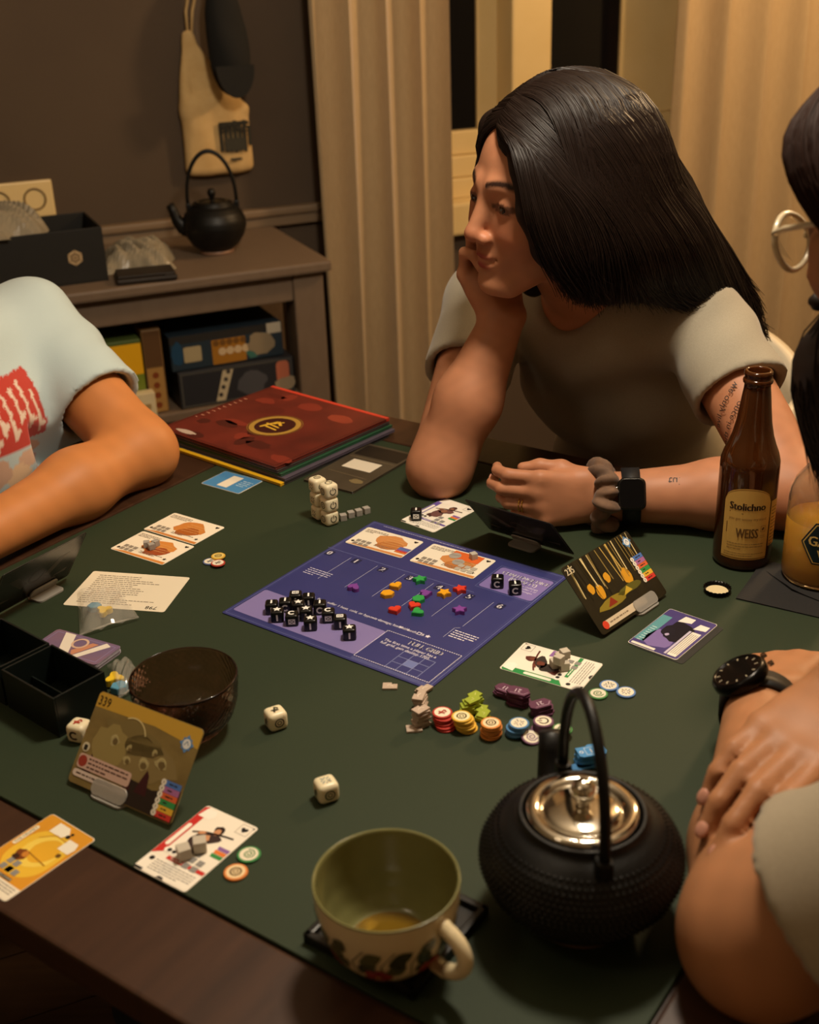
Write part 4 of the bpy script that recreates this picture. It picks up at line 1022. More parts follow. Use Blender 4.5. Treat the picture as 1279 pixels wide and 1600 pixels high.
bdeco = lambda p: p.line([(-u*.6, 0), (0, u*.2), (u*.6, -u*.2)], .0006, '#e9dccb', 2)
theap('beige', [(610, 1070, 1, 0, 'lying alone under the board corner'), (648, 1136, 1, 8, 'lying alone in front of the beige pile'), (657, 1107, 9, 30, 'beside the red tokens'), (656, 1087, 6, 80, 'right behind the tall beige pile'), (661, 1074, 2, 50, 'at the board corner')], Lt, '#b9a594', .0021, bdeco, '', 'cardboard_tile', 4)
v = .0062
St = [(-v*1.6, -v*1.1), (v*.5, -v*1.1), (v*.9, -v*.3), (v*1.7, -v*.2), (v*1.5, v*1.2), (-v*.2, v*1.2), (-v*.4, v*.5), (-v*1.5, v*.4)]
ldeco = lambda p: (p.line([(-v*.9, -v*.5), (-v*.3, -v*.5), (-v*.3, 0)], .0006, '#cfd27a', 2), p.line([(v*.5, v*.2), (v, v*.7)], .0006, '#cfd27a', 2))
theap('lime green', [(733, 1098, 5, 10, 'left in the lime heap'), (738, 1089, 7, 25, 'amid the lime heap'), (752, 1110, 3, 60, 'right in the lime heap')], St, '#97a62c', .0021, ldeco, '', 'cardboard_tile', 9)
x = .0075
Hx = [(-x*1.5, -x*.4), (-x*.9, -x*.9), (x*1.1, -x*.9), (x*1.6, 0), (x*1.0, x*.9), (-x*1.0, x*.9), (-x*1.4, x*.4)]
pdeco = lambda p: (p.text('21', 0, 0, .0075, '#d9c6d2', 2, rot=180), p.line([(-x*.9, -x*.6), (x*.9, -x*.6), (x*1.3, 0)], .0005, '#b99aae', 2))
theap('dark purple', [(790, 1076, 4, -28, 'left in the purple heap'), (810, 1079, 7, -26, 'behind the blue tokens'), (845, 1100, 5, 15, 'behind the purple tokens')], Hx, '#5a2c48', .0021, pdeco, '', 'cardboard_tile', 2)
y_ = .0068
Bt = [(-y_*1.9, -y_*.9), (-y_*1.4, -y_*1.2), (y_*1.6, -y_*1.2), (y_*1.9, -y_*.6), (y_*1.9, y_*1.2), (-y_*.2, y_*1.2), (-y_*.5, y_*.9), (-y_*1.9, y_*.9)]
theap('bright blue', [(922, 1172, 7, 4, 'behind the kettle')], Bt, '#3f86c0', .0021, lambda p: (p.text('15', .002, -.001, .0085, '#e8eef2', 2, bold=.02), p.frame(.001, -.001, .014, .0105, .0005, '#bcd4e6', 2), p.ring(-.0095, -.001, .0012, .0018, '#e8eef2', 2)), '', 'cardboard_tile', 6)
theap('small blue', [(905, 1195, 2, 30, 'beside the bright blue pile')], [(a*.7, b*.7) for a, b in Bt], '#3a78ad', .0021, None, '', 'cardboard_tile', 8)
# ================================================================ cards standing in clear stands
m_clear = mat('frosted_plastic', '#cfc9bf', .28, trans=.55, ior=1.3, spec=.5)
def standing(label, slabel, bl, br, topmid, decor, w=.121, h=.082, base=None, back=False, sx=.0, rough=.3, foot=.004, tw=None):
    A, B = P(bl[0], bl[1], foot), P(br[0], br[1], foot); c = (A+B)/2; a = math.atan2(B.y-A.y, B.x-A.x)
    best = None
    for k in range(-75, 76):               # lean that puts the top edge where it is seen
        t = R(k); up = Vector((-math.sin(a)*math.sin(t), math.cos(a)*math.sin(t), math.cos(t))); q = proj(c + up*h); e = (q[0]-topmid[0])**2 + (q[1]-topmid[1])**2
        if best is None or e < best[0]: best = (e, t)
    t = best[1]
    o = MB().prism(rrect(w, h, .004), -.0004, .0004, None, 0, .00015).build('standing_card', base, None, c, 0); tag(o, label, 'card')
    X = Vector((math.cos(a), math.sin(a), 0)); Yv = Vector((-math.sin(a)*math.sin(t), math.cos(a)*math.sin(t), math.cos(t))); Z = X.cross(Yv)
    M = Matrix(((X.x, Yv.x, Z.x, c.x), (X.y, Yv.y, Z.y, c.y), (X.z, Yv.z, Z.z, c.z), (0, 0, 0, 1))) @ Matrix.Translation((0, h/2, 0))
    o.matrix_world = M
    p = Print(.0004, .00007); decor(p, w, h); p.build('card_print', o, rough)
    # stand: foot plate on the table with two lips that hold the card
    st = thing('card_stand', slabel, 'card stand', (c.x, c.y, T), a)
    mx = sx
    sgn = 1 if t >= 0 else -1
    MB().prism(rrect(.038, .024, .006, 5, mx, sgn*.007), .0, .0026, None, 0, .0004).build('foot_plate', m_clear, st)
    for side, hh in ((-1, .014), (1, .014)):
        L = MB().prism(rrect(.04, hh, .0055, 6, mx, hh/2-.001), -.0009, .0009, None, 0, .0003)
        rot = Matrix(((1, 0, 0, 0), (0, math.sin(t), -math.cos(t)*1, 0), (0, math.cos(t), math.sin(t), 0), (0, 0, 0, 1)))
        rot = Matrix(((1, 0, 0, 0), (0, math.sin(t), -math.cos(t), 0), (0, math.cos(t), math.sin(t), 0), (0, 0, 0, 1)))
        L.v = [tuple(rot @ (Vector(q) + Vector((0, 0, side*.0016))) + Vector((0, 0, foot-.001))) for q in L.v]
        L.build('lip', m_clear, st)
    return o
m_sand = mat('desert_print', '#8f7a48', .3, noise=(26, '#6d5a33', .28, (1, 1.6, 1)))
m_for = mat('forest_print', '#2c2616', .3, noise=(30, '#1b1810', .3, (2.5, .6, 1)))
m_dkc = mat('dark_card_back', '#2c2825', .22, noise=(10, '#241f1d', .3, (1, 1, 1)), spec=.6)
BARS = ('#4f74b8', '#a86a9a', '#d8653a', '#3a8f4c', '#e0b03a', '#cc3b33')
def bars(p, x0, y0, w, n=6, lab=None):
    for k in range(n):
        y = y0 - k*.0052; p.poly([(x0, y-.0026), (x0+w, y-.0026), (x0+w, y+.0024), (x0-.001, y+.0024)], BARS[k], 8); p.disc(x0-.002, y, .0027, '#e8dfcc', 9); p.words(x0+.004, y, x0+w-.002, 1, .002, .0012, '#2a2420', 9, k)
        p.rr(x0-.002, y, .0008, .0022, .0002, '#5d564c', 10)
def badge(p, x, y, s):
    p.poly(star(s, s*.62, 4, x, y, 90), '#5f8fc4', 4); p.poly(star(s*.85, s*.6, 4, x, y, 45), '#5f8fc4', 4); p.disc(x, y, s*.55, '#e4e4e2', 5); p.line([(x-s*.3, y-s*.2), (x, y+s*.3), (x+s*.3, y-s*.1)], s*.1, '#6f86a0', 6)
def desert(p, w, h):
    a, b = w/2, h/2
    p.poly([(-a+.003, b-.0004), (a-.003, b-.0004), (a-.0004, b-.003), (a-.0004, b-.017), (.01, b-.012), (-.02, b-.013), (-a+.0004, b-.014), (-a+.0004, b-.003)], '#c39a3c', 1)
    p.blob(-.008, .012, .04, .014, '#7b6a40', 2, 3, 20, -4); p.blob(.01, .0, .045, .02, '#857248', 2, 5, 22); p.blob(-.03, .0, .022, .02, '#94824f', 3, 8, 18)
    p.ring(-.012, .012, .0165, .0178, '#d0bd86', 4, 14, 20, 120)
    for (x, y, r, s) in ((-.026, .006, .0065, 1), (-.008, .004, .004, 2), (-.006, -.006, .005, 3), (.012, -.004, .007, 4), (.03, .002, .008, 5), (.02, .008, .004, 6)):
        p.blob(x, y, r, r*.9, '#a8996a', 4, s, 12, 0, .4); p.blob(x+.001, y-.001, r*.55, r*.5, '#6a5836', 5, s+9, 10); p.ring(x, y, r*.5, r*.62, '#c2b27c', 6, 12, 10, 170)
    for x, hh, ww in ((-.044, .016, .005), (.003, .013, .004), (.019, .021, .007), (.045, .018, .006)):
        p.poly([(x-ww, -.028), (x+ww, -.028), (x+ww*.5, -.028+hh*.8), (x, -.028+hh), (x-ww*.45, -.028+hh*.6)], '#3d1a1e', 5)
    p.poly([(.005, -b+.001), (a-.001, -b+.001), (a-.001, -b+.028), (.03, -b+.02), (.005, -b+.022)], '#2b211c', 4)
    p.rr(-.026, -.0205, .062, .0125, .003, '#c9a797', 6); p.disc(-.0515, -.0205, .005, '#9a3b2e', 7); p.words(-.045, -.017, .003, 3, .0036, .0014, '#5b4038', 7, 4)
    p.rr(-.026, -.0315, .064, .0062, .003, '#d6c2b4', 6); p.words(-.054, -.0315, .003, 1, .003, .0014, '#5b463c', 7, 6)
    p.disc(-.0535, -.0085, .0042, '#cfc4a6', 6); p.rr(-.0535, -.009, .004, .005, .001, '#2a241c', 7)
    p.text('339', -a+.0095, b-.0075, .0115, '#2c2418', 6, sx=.85); bars(p, a-.019, -.0105, .017); badge(p, a-.0125, b-.016, .0078)
def forest(p, w, h):
    a, b = w/2, h/2; rg = random.Random(2)
    for k in range(34):
        x = rg.uniform(-a+.004, a-.006); y0 = rg.uniform(-.012, .006); p.line([(x, y0), (x+rg.uniform(-.004, .004), b-.001)], rg.uniform(.0004, .0016), rg.choice(('#14110c', '#c9a85a', '#3a3018', '#8a7540', '#1d180f', '#e2cd92')), 2+k % 4)
    for x, y, s in ((-.028, -.002, .007), (.02, -.002, .008), (-.008, .008, .005), (-.038, .006, .005)): p.blob(x, y, s, s*1.4, '#d79a28', 3, int(s*9999), 12)
    p.blob(-.02, -.017, .03, .006, '#8d7a2a', 5, 4, 16); p.blob(.014, -.014, .025, .005, '#5e5a24', 5, 6, 16); p.poly([(-.03, -.02), (-.02, -.011), (-.014, -.02)], '#8c2f1e', 7); p.poly([(.0, -.018), (.01, -.01), (.016, -.017)], '#c9a838', 7)
    p.rr(-.014, -b+.0075, .078, .0085, .004, '#d9c6a8', 7); p.disc(-.0485, -b+.0075, .0046, '#d8452e', 8); p.words(-.041, -b+.0075, .022, 1, .002, .0015, '#8a7862', 8, 3)
    p.text('235', -a+.0095, b-.007, .0105, '#e9dcbc', 8, sx=.85, bold=.02); bars(p, a-.018, .010, .0165); badge(p, a-.0115, b-.011, .0075)
def darkback(p, w, h):
    a, b = w/2, h/2
    for s in (-1, 1): p.poly([(s*.012, -.006), (s*.03, .016), (s*.044, .016), (s*.02, -.012)], '#4a433f', 1); p.poly([(s*.03, -.02), (s*.05, -.016), (s*.048, -.022)], '#5a524d', 1)
    p.ring(0, 0, .009, .012, '#423b37', 1); p.frame(0, 0, w-.004, h-.004, .0006, '#6b635d', 1)
standing('desert picture card numbered 339 standing in a clear stand', 'clear plastic stand holding the desert picture card', (108, 1220), (264, 1289), (235, 1116), desert, base=m_sand, sx=-.012)
standing('forest picture card numbered 235 standing in a clear stand', 'clear plastic stand holding the forest picture card', (938.6, 995.5), (1044.5, 925), (929.5, 860), forest, base=m_for, sx=.022)
# the two cards seen from behind (their picture side faces the players)
c0 = P(842, 864, .004); dX = (P(898, 868, .004)-c0).normalized()
def standing_back(label, slabel, brp, dirpx, topmid, sx, w=.121):
    B = P(*brp, .004); D = (P(*dirpx, .004)-B).normalized(); A = B + D*w; pa, pb = proj(A), proj(B)
    standing(label, slabel, pa, pb, topmid, darkback, base=m_dkc, sx=sx, rough=.25, w=w)
standing_back('dark card standing with its back to the camera before the woman', 'clear plastic stand behind the dark card in front of the woman', (898, 867), (770, 829), (795, 801), -.005)
standing_back('dark card standing with its back to the camera at the left player', 'clear plastic stand of the dark card at the left player', (106, 899), (0, 957), (60, 876), .02)

# ================================================================ trays, deck, bags, bowl at the left
m_tray = mat('black_tray', '#0e1512', .38)
def tray(label, c4, zt, floor_extra):
    p = [P(x, y, zt) for x, y in c4]; c = sum(p, Vector())/4; d = (p[1]-p[0]); a = math.atan2(d.y, d.x); w = d.length; l = (p[3]-p[0]).length
    t = thing('storage_tray', label, 'tray', (c.x, c.y, T), a, 'black storage trays'); th = .0022
    MB().box((0, 0, .0012), (w, l, .0024), None, 0, .0004).build('tray_floor', m_tray, t)
    for cc, q in (((0, -l/2+th/2), (w, th)), ((0, l/2-th/2), (w, th)), ((-w/2+th/2, 0), (th, l-2*th)), ((w/2-th/2, 0), (th, l-2*th))):
        MB().box((cc[0], cc[1], zt/2+.0012), (q[0], q[1], zt-.0024), None, 0, .0005).build('tray_wall', m_tray, t)
    if floor_extra: MB().box((0, 0, .012), (w-2*th-.0005, .0016, .019), None, 0, .0003).build('divider', m_tray, t)
    return t, c, a, w, l
t1 = [(81.7, 1007), (163.4, 1050), (82.6, 1091.4), (0, 1046)]
tr1 = tray('open black tray nearest the standing desert card', t1, .043, True)
p0, p1_, p3_ = P(71, 1007.5, .043), P(163.4-92, 1050, .043), None
e1 = (P(163.4, 1050, .043)-P(81.7, 1007, .043)); e2 = (P(0, 1046, .043)-P(81.7, 1007, .043))
k0 = P(81.7, 1007, .043) - e1.normalized()*.004 - e1; pts4 = [proj(k0), proj(k0+e1), proj(k0+e1+e2), proj(k0+e2)]
tr2 = tray('open black tray cut off by the left edge of the picture', pts4, .043, False)
q = tr1[1]; tile('cream cardboard tile on the bottom of the nearer black tray', Vector((q.x, q.y, 0)) + Vector((-.002, -.022, T+.0026)), tr1[2]+.1, rrect(.02, .012, .001), '#d8c39c', .0021, None, 'tiles in the black trays', 'cardboard_tile')
q = tr2[1]; tile('cream cardboard tile on the bottom of the farther black tray', Vector((q.x+.02, q.y-.02, T+.0026)), tr2[2]+.3, rrect(.02, .012, .001), '#d8c39c', .0021, None, 'tiles in the black trays', 'cardboard_tile')
# purple deck: every card counts
dq = [P(86, 981, .008), P(185, 1008.5, .008), P(153, 1040, .008)]
dw = (dq[1]-dq[0]).length; dh = (dq[2]-dq[1]).length; da = math.atan2(dq[1].y-dq[0].y, dq[1].x-dq[0].x); dc = (dq[0]+dq[2])/2
m_deck = mat('deck_purple', '#6a5f86', .35, noise=(18, '#8d6a72', .3, (1, 1, 1)))
m_edge = mat('deck_edge', '#a79da8', .5)
rg = random.Random(4); nd = 14
for k in range(nd):
    i = nd-1-k
    o = MB().prism(rrect(dw, dh, .004), 0, .0005, None, 0, .0001).build('game_card', m_deck if i == 0 else m_edge, None, (dc.x+rg.uniform(-.0006, .0006), dc.y+rg.uniform(-.0006, .0006), T+.00055*k), da+R(rg.uniform(-.8, .8)))
    tag(o, 'topmost purple card of the deck behind the black trays' if i == 0 else 'card in the purple deck behind the trays, %s from the top' % ORD[i], 'card', 'purple card deck')
pr = Print(.0005); 
pr.poly([(-.03, .018), (-.016, .018), (.002, -.016), (.0, -.022), (-.008, -.022)], '#e9ddcc', 2); pr.poly([(.034, .014), (.026, .018), (.004, -.022), (.012, -.022)], '#e9ddcc', 3); pr.poly([(.0, -.008), (.012, .012), (.02, .012), (.006, -.016)], '#c98a6a', 2)
pr.ring(0, .006, .007, .0095, '#d8b49a', 4); pr.frame(0, 0, dw-.008, dh-.008, .0008, '#8d82a8', 1)
pr.build('card_print', o, .35)
def zipbag(label, c4, hgt, seed):
    p = [P(x, y, .001) for x, y in c4]; c = sum(p, Vector())/4; d = p[1]-p[0]; a = math.atan2(d.y, d.x)
    t = thing('zip_bag', label, 'plastic bag', (c.x, c.y, T), a); ca, sa = math.cos(-a), math.sin(-a)
    L = [((q.x-c.x)*ca - (q.y-c.y)*sa, (q.x-c.x)*sa + (q.y-c.y)*ca) for q in p]
    n = 22; rg = np.random.RandomState(seed); ks = [(rg.uniform(4, 11), rg.uniform(4, 11), rg.uniform(0, 6)) for _ in range(5)]
    vs = []; fs = []
    for j in range(n+1):
        for i in range(n+1):
            u, v = i/n, j/n; x = (L[0][0]*(1-u)+L[1][0]*u)*(1-v) + (L[3][0]*(1-u)+L[2][0]*u)*v; y = (L[0][1]*(1-u)+L[1][1]*u)*(1-v) + (L[3][1]*(1-u)+L[2][1]*u)*v
            e = (1-(2*u-1)**4)*(1-(2*v-1)**4); w = sum(abs(math.sin(f*u+g*v+h)) for f, g, h in ks)/5
            vs.append((x, y, .0022 + e*(hgt*.75 + hgt*.6*w) + .004*abs(math.sin(9*u+seed))*(1-e)))
    for j in range(n):
        for i in range(n): q = j*(n+1)+i; fs.append((q, q+1, q+n+2, q+n+1))
    MB().add(vs, [f[::-1] for f in fs], None, 0, False).build('film', m_bag, t)
    x0, y0 = L[3]; x1, y1 = L[2]; MB().tube([(x0, y0, .004), ((x0+x1)/2, (y0+y1)/2, .0065), (x1, y1, .004)], .0012, 6).build('zip_strip', m_bag, t)
    return t
m_bag = mat('clear_bag', '#e6dfd2', .1, spec=1.0, alpha=.24, coat=.8)
zipbag('clear zip bag with a blue and a yellow marker on the text card', [(121, 925), (186, 922), (217, 968), (125, 996)], .0105, 3)
zipbag('clear zip bag with a yellow and a blue marker by the bowl', [(168, 1045), (205, 1035), (228, 1072), (186, 1094)], .0125, 7)
# smoky glass bowl
bcn = P(286, 1056, .06); RB = .0495
m_smoke = mat('smoky_glass', '#c8957c', .03, trans=1.0, ior=1.4, bump=('voronoi', 300, .22, .0008), spec=.6)
prof = [(0, .004), (.02, .004), (.032, .008), (.041, .018), (.0465, .033), (.0488, .05), (.0495, .06), (.0488, .0612), (.0478, .06), (.0468, .05), (.0445, .034), (.039, .02), (.03, .0105), (.02, .007), (0, .0068)]
pp = []
for (a_, b_), (c_, d_) in zip(prof[:-1], prof[1:]):
    for k in range(3): pp.append((a_+(c_-a_)*k/3, b_+(d_-b_)*k/3))
pp.append(prof[-1])
bo = thing('glass_bowl', 'smoky brown bowl of hammered glass beside the black trays', 'bowl', (bcn.x, bcn.y, T))
# hammered outside: the wall itself is dented row by row
def dens_(pr, n):
    out = []
    for (a_, b_), (c_, d_) in zip(pr[:-1], pr[1:]):
        for k in range(n): out.append((a_+(c_-a_)*k/n, b_+(d_-b_)*k/n))
    return out + [pr[-1]]
bowl_out = dens_([(0, 0), (.024, 0), (.0265, .0012), (.0335, .0075), (.0415, .018), (.0467, .033), (.0488, .05), (.0495, .0595)], 9); bowl_in = dens_(prof[6:], 3); allp = bowl_out + bowl_in
vs = []; fs = []; seg = 168; kk = len(allp); no = len(bowl_out)
for i in range(seg):
    an = 2*math.pi*i/seg
    for q, (r, z) in enumerate(allp):
        if 12 < q < no-2:
            row = z/.0036; r += .0007*math.cos(42*an + math.pi*(int(row) % 2))*abs(math.sin(math.pi*row))
        vs.append((r*math.cos(an), r*math.sin(an), z))
for i in range(seg):
    j = (i+1) % seg
    for q in range(kk-1): fs.append((i*kk+q, j*kk+q, j*kk+q+1, i*kk+q+1))
bmx = bmesh.new(); bv = [bmx.verts.new(q) for q in vs]
for f in fs:
    bmx.faces.new([bv[i] for i in f])
bmesh.ops.remove_doubles(bmx, verts=bmx.verts[:], dist=1e-6)
MB().bm(bmx, None, 0, True).build('bowl_body', m_smoke, bo)
MB().tube([(.0488*math.cos(2*math.pi*k/64), .0488*math.sin(2*math.pi*k/64), .0606) for k in range(64)], .00045, 6, None, 0, True, False, True).build('rim_edge', mat('bowl_rim', '#3a241a', .15), bo)

# ================================================================ folders and boards at the far left corner of the table
def folder(label, c4, z, th, col, deco=None, col2=None, edge=None, eside=1):
    p = [P(x, y, z+th) for x, y in c4]; c = sum(p, Vector())/4; d = (p[1]-p[0])+(p[2]-p[3]); a = math.atan2(d.y, d.x); w = d.length/2; h = ((p[0]-p[3])+(p[1]-p[2])).length/2
    t = thing('folder', label, 'folder', (c.x, c.y, T+z), a, 'folders stacked on the table corner')
    ms = mat('folder_'+col.strip('#'), col, .38, noise=(16, col2 or col, .22, (1, 1, 1)))
    MB().prism(rrect(w, h, .002, 3), 0, th*.4, None, 0, .0003).build('back_cover', ms, t); MB().prism(rrect(w-.004, h-.004, .001, 3), th*.4, th*.65).build('pages', mat('folder_pages', '#6b5f52', .7), t)
    cv = MB().prism(rrect(w, h, .002, 3), th*.65, th, None, 0, .0003).build('front_cover', ms, t)
    if edge: MB().box((0, (h/2-.0035)*eside, th*.55), (w, .007, th*1.14), None, 0, .0008).build('spine', mat('spine_'+edge.strip('#'), edge, .4), t)
    if deco: pr = Print(th, .0001); deco(pr, w, h); pr.build('cover_print', cv, .38)
    return t
TQ = [(410, 599), (596, 650), (443, 733), (265, 673)]
def shift(q, dx, dy, k=1.0): 
    cx, cy = sum(x for x, y in q)/4, sum(y for x, y in q)/4; return [(cx+(x-cx)*k+dx, cy+(y-cy)*k+dy) for x, y in q]
def dred(p, w, h):
    rg = random.Random(8)
    for k in range(16): p.blob(rg.uniform(-w*.45, w*.45), rg.uniform(-h*.45, h*.42), rg.uniform(.012, .03), rg.uniform(.008, .02), rg.choice(('#7d2f22', '#5a2119', '#8c3a28', '#4a1d17')), 1, k, 14)
    p.frame(0, 0, w-.006, h-.006, .0012, '#3d1a14', 2); p.ring(.01, -.008, .031, .039, '#a8843a', 3, 40); p.disc(.01, -.008, .031, '#3b1714', 3, 36); p.ring(.01, -.008, .041, .042, '#8a6a30', 3, 40)
    p.line([(-.006, -.024), (.004, .006), (.018, -.004)], .0045, '#e0b43c', 5); p.line([(-.008, -.008), (.022, -.012)], .003, '#e0b43c', 6); p.line([(.0, -.018), (.026, -.021)], .003, '#e0b43c', 7); p.line([(.004, -.005), (.014, .008)], .003, '#e0b43c', 8)
    p.blob(-w*.32, -h*.44, .024, .006, '#b9a595', 3, 4); p.words(-w*.47, h*.2, -w*.44, 10, .011, .002, '#c78a70', 3, 5)
z0 = 0
folder('dark folder with a white label strip, lowest and nearest the woman\'s elbow', [(560, 690), (641, 708), (561, 771), (490, 752)], 0, .0035, '#4d4436', lambda p, w, h: (p.rect(-w*.3, -h*.08, w*.28, h*.12, '#ddd2bd', 2), p.rect(-w*.45, h*.22, w*.45, h*.46, '#1f1a15', 2), p.line([(-w*.4, -h*.2), (w*.4, -h*.22)], .001, '#7a6a50', 2), p.line([(-w*.45, h*.17), (w*.45, h*.17)], .0008, '#8a7a5c', 2), p.blob(w*.3, -h*.3, .012, .008, '#7a6a48', 2, 3)), '#3d3529')
folder('folder with a bright yellow edge, at the bottom of the red-topped stack', shift(TQ, 4, 26), .0, .0045, '#3a3634', None, '#2c2a29', '#e0ac1e', -1)
folder('dark grey folder second from the bottom of the red-topped stack', shift(TQ, 12, 18), .005, .004, '#4c4650', None, '#5a4f5c')
folder('dark green folder in the middle of the red-topped stack', shift(TQ, 7, 11), .0095, .004, '#2f5a3e', lambda p, w, h: [p.blob(w*(.1+.1*k)-w*.2, -h*.44, .02, .006, '#5a9a66', 2, k) for k in range(5)], '#23422e')
folder('grey folder just below the topmost red one', shift(TQ, 2, 6), .014, .004, '#4a3f3c', None, '#37302e')
folder('topmost folder, dark red with a golden round emblem', TQ, .0185, .005, '#6e281d', dred, '#541e17', '#c8402c')

# ================================================================ foreground kettle, cup, coaster
KX = P(907, 1340, .05)
kettle('black cast-iron kettle with a steel lid in the foreground', (KX.x, KX.y, T), math.atan2(.98, -.12), True)
m_cer = mat('cream_ceramic', '#e4d3ab', .22, spec=.6); m_glz = mat('olive_glaze', '#7d7a4c', .2, noise=(18, '#6b6940', .3, (1, 1, 1)), spec=.6)
# coaster
cq4 = [P(473.5, 1462, .006), P(628, 1380, .006), P(763, 1421, .006), P(646, 1556, .006)]
l_, b_, r_ = P(473.5, 1463, .006), P(646, 1556, .006), P(763, 1420, .006)
cc = (l_+r_)/2; ang = math.atan2((b_-l_).y, (b_-l_).x); sd = ((b_-l_).length+(r_-b_).length)/2
co = thing('coaster', 'square black coaster tray under the floral cup', 'coaster', (cc.x, cc.y, T), ang)
m_cst = mat('black_lacquer', '#16130f', .35)
MB().prism(rrect(sd-.004, sd-.004, .004), 0, .004, None, 0, .0006).build('plate', m_cst, co)
for k in range(4): MB().box((0, -sd/2+.003, .0045), (sd, .006, .009), Matrix.Rotation(R(90*k), 4, 'Z'), 0, .0014).build('raised_edge', m_cst, co)
# cup
cu0 = P(603, 1371, .074)
cup = thing('tea_cup', 'cream cup with painted leaves and red flowers on a black coaster', 'cup', (cu0.x, cu0.y, T+.0042))
cpf = [(0, .0015), (.02, .0015), (.021, .0), (.024, .0), (.0255, .003), (.034, .0085), (.042, .02), (.0475, .036), (.0505, .054), (.0515, .0685)]
cin = [(.0515, .0685), (.0512, .0697), (.0503, .0698), (.0494, .0688), (.048, .054), (.045, .037), (.0395, .0225), (.032, .0125), (.022, .008), (0, .0075)]
def dens(pr, n=4):
    out = []
    for (a_, b_), (c_, d_) in zip(pr[:-1], pr[1:]):
        for k in range(n): out.append((a_+(c_-a_)*k/n, b_+(d_-b_)*k/n))
    return out + [pr[-1]]
outer = MB().lathe(dens(cpf), 72).build('cup_wall', m_cer, cup); MB().lathe(dens(cin), 72).build('glazed_inside', m_glz, cup)
MB().lathe([(0.0, .0112), (.0285, .0112), (.0295, .0112)], 48).build('tea', mat('tea', '#8a6a20', .05, trans=.4, ior=1.33), cup)
hd = R(-42); hp = []
for k in range(17):
    t = R(-82+k*164/16); hp.append((.0455+.024*math.cos(t)+(.004 if k in (0, 16) else 0), 0, .037+.0195*math.sin(t)))
hp = [(.043, 0, .0185)] + hp + [(.047, 0, .0565)]
MB().tube(hp, [.006]+[.0056]*17+[.006], 14, Matrix.Rotation(hd, 4, 'Z'), flat=1.0).build('handle', m_cer, cup)
def cup_r(z): return float(np.interp(z, [q[1] for q in cpf[3:]], [q[0] for q in cpf[3:]]))
def wrap_print(pr, fn):                    # bend flat print round the cup: x = arc length, y = height
    out = []
    for x, y, z in pr.mb.v:
        r = fn(y); an = x/.045; e = z+.0004; out.append(((r+e)*math.cos(an), (r+e)*math.sin(an), y-e*.3))
    pr.mb.v = out
def sub_poly(pts): return pts
pr = Print(0, .00008)
def leaf(x, y, s, rot, c, L): 
    pts = [(s*t, s*.36*math.sin(math.pi*t)) for t in (0, .2, .4, .6, .8, 1)] + [(s*t, -s*.36*math.sin(math.pi*t)) for t in (.8, .6, .4, .2)]
    ca, sa = math.cos(R(rot)), math.sin(R(rot)); pr.poly([(x+a*ca-b*sa, y+a*sa+b*ca) for a, b in pts], c, L)
rg = random.Random(6); G1 = ('#4a4a2a', '#3b3f24', '#5c5a34')
for base in range(-7, 8):
    x0 = base*.0195
    if base % 2 == 0:
        for k in range(5):
            an = R(72*k); pr.blob(x0+.006*math.cos(an), .022+.005*math.sin(an), .0056, .0047, '#8c2f24' if k % 2 else '#a03c2a', 4+k % 2, k, 10)
        pr.disc(x0, .021, .002, '#c98a4a', 7, 10)
    leaf(x0+.006, .024, .017, 35+rg.uniform(-20, 20), rg.choice(G1), 2); leaf(x0-.004, .03, .016, 110+rg.uniform(-20, 20), rg.choice(G1), 3); leaf(x0+.003, .012, .011, -30, rg.choice(G1), 2); leaf(x0+.01, .04, .015, 60+rg.uniform(-40, 40), rg.choice(G1), 3)
    pr.line([(x0-.002, .008), (x0+.004, .022), (x0+.003, .036), (x0+.012, .05)], .0008, '#4a4428', 2)
wrap_print(pr, cup_r); pr.build('painted_flowers', outer, .25)

# ================================================================ bottle, cap, jar, napkin
def cyl_print(pr, r, z0): pr.mb.v = [((r+z)*math.sin(x/r), -(r+z)*math.cos(x/r), y+z0) for x, y, z in pr.mb.v]
bp = P(1157, 874, 0)
face = math.atan2(-bp.x, bp.y)*-1          # labels turned to the seat at the near side
bt = thing('beer_bottle', 'brown glass beer bottle with a yellow label on the table', 'bottle', (bp.x, bp.y, T), -math.atan2(bp.x, bp.y)+R(4))
m_amber = mat('amber_glass', '#5a2e10', .07, trans=.55, ior=1.48, spec=.6)
po = [(0, .003), (.024, .002), (.029, .0), (.0325, .004), (.033, .012), (.033, .12), (.0325, .128), (.030, .137), (.0262, .146), (.0225, .157), (.0195, .171), (.0172, .188), (.0152, .205), (.0142, .212), (.0142, .2165), (.0158, .2175), (.0162, .2195), (.0158, .2215), (.0146, .2222), (.0146, .2255), (.0153, .2265), (.0153, .2295), (.0142, .231), (.0118, .231), (.0112, .229), (.0112, .2), (.0115, .19), (.0165, .158), (.0235, .139), (.0295, .12), (.0298, .01), (.02, .006), (0, .006)]
MB().lathe(dens(po, 2), 56).build('bottle_glass', m_amber, bt)
MB().lathe([(0, .0065), (.030, .0085), (.031, .012), (.031, .118), (0, .118)], 40).build('beer', mat('beer', '#2a1206', .1, trans=.15), bt)
pr = Print(.0, .00012); LW = .054
npt = 14; lab = [(-LW/2, .016), (LW/2, .016), (LW/2, .088)] + [(LW/2*math.cos(R(k*180/npt)), .088+.016*math.sin(R(k*180/npt))) for k in range(1, npt)] + [(-LW/2, .088)]
rows = 12
def lab_strip(pr, pts_fn, c, L, n=18):     # split the label into strips so that it bends smoothly
    for k in range(n):
        x0, x1 = -LW/2+LW*k/n, -LW/2+LW*(k+1)/n; pr.poly([(x0, pts_fn(x0)[0]), (x1, pts_fn(x1)[0]), (x1, pts_fn(x1)[1]), (x0, pts_fn(x0)[1])], c, L)
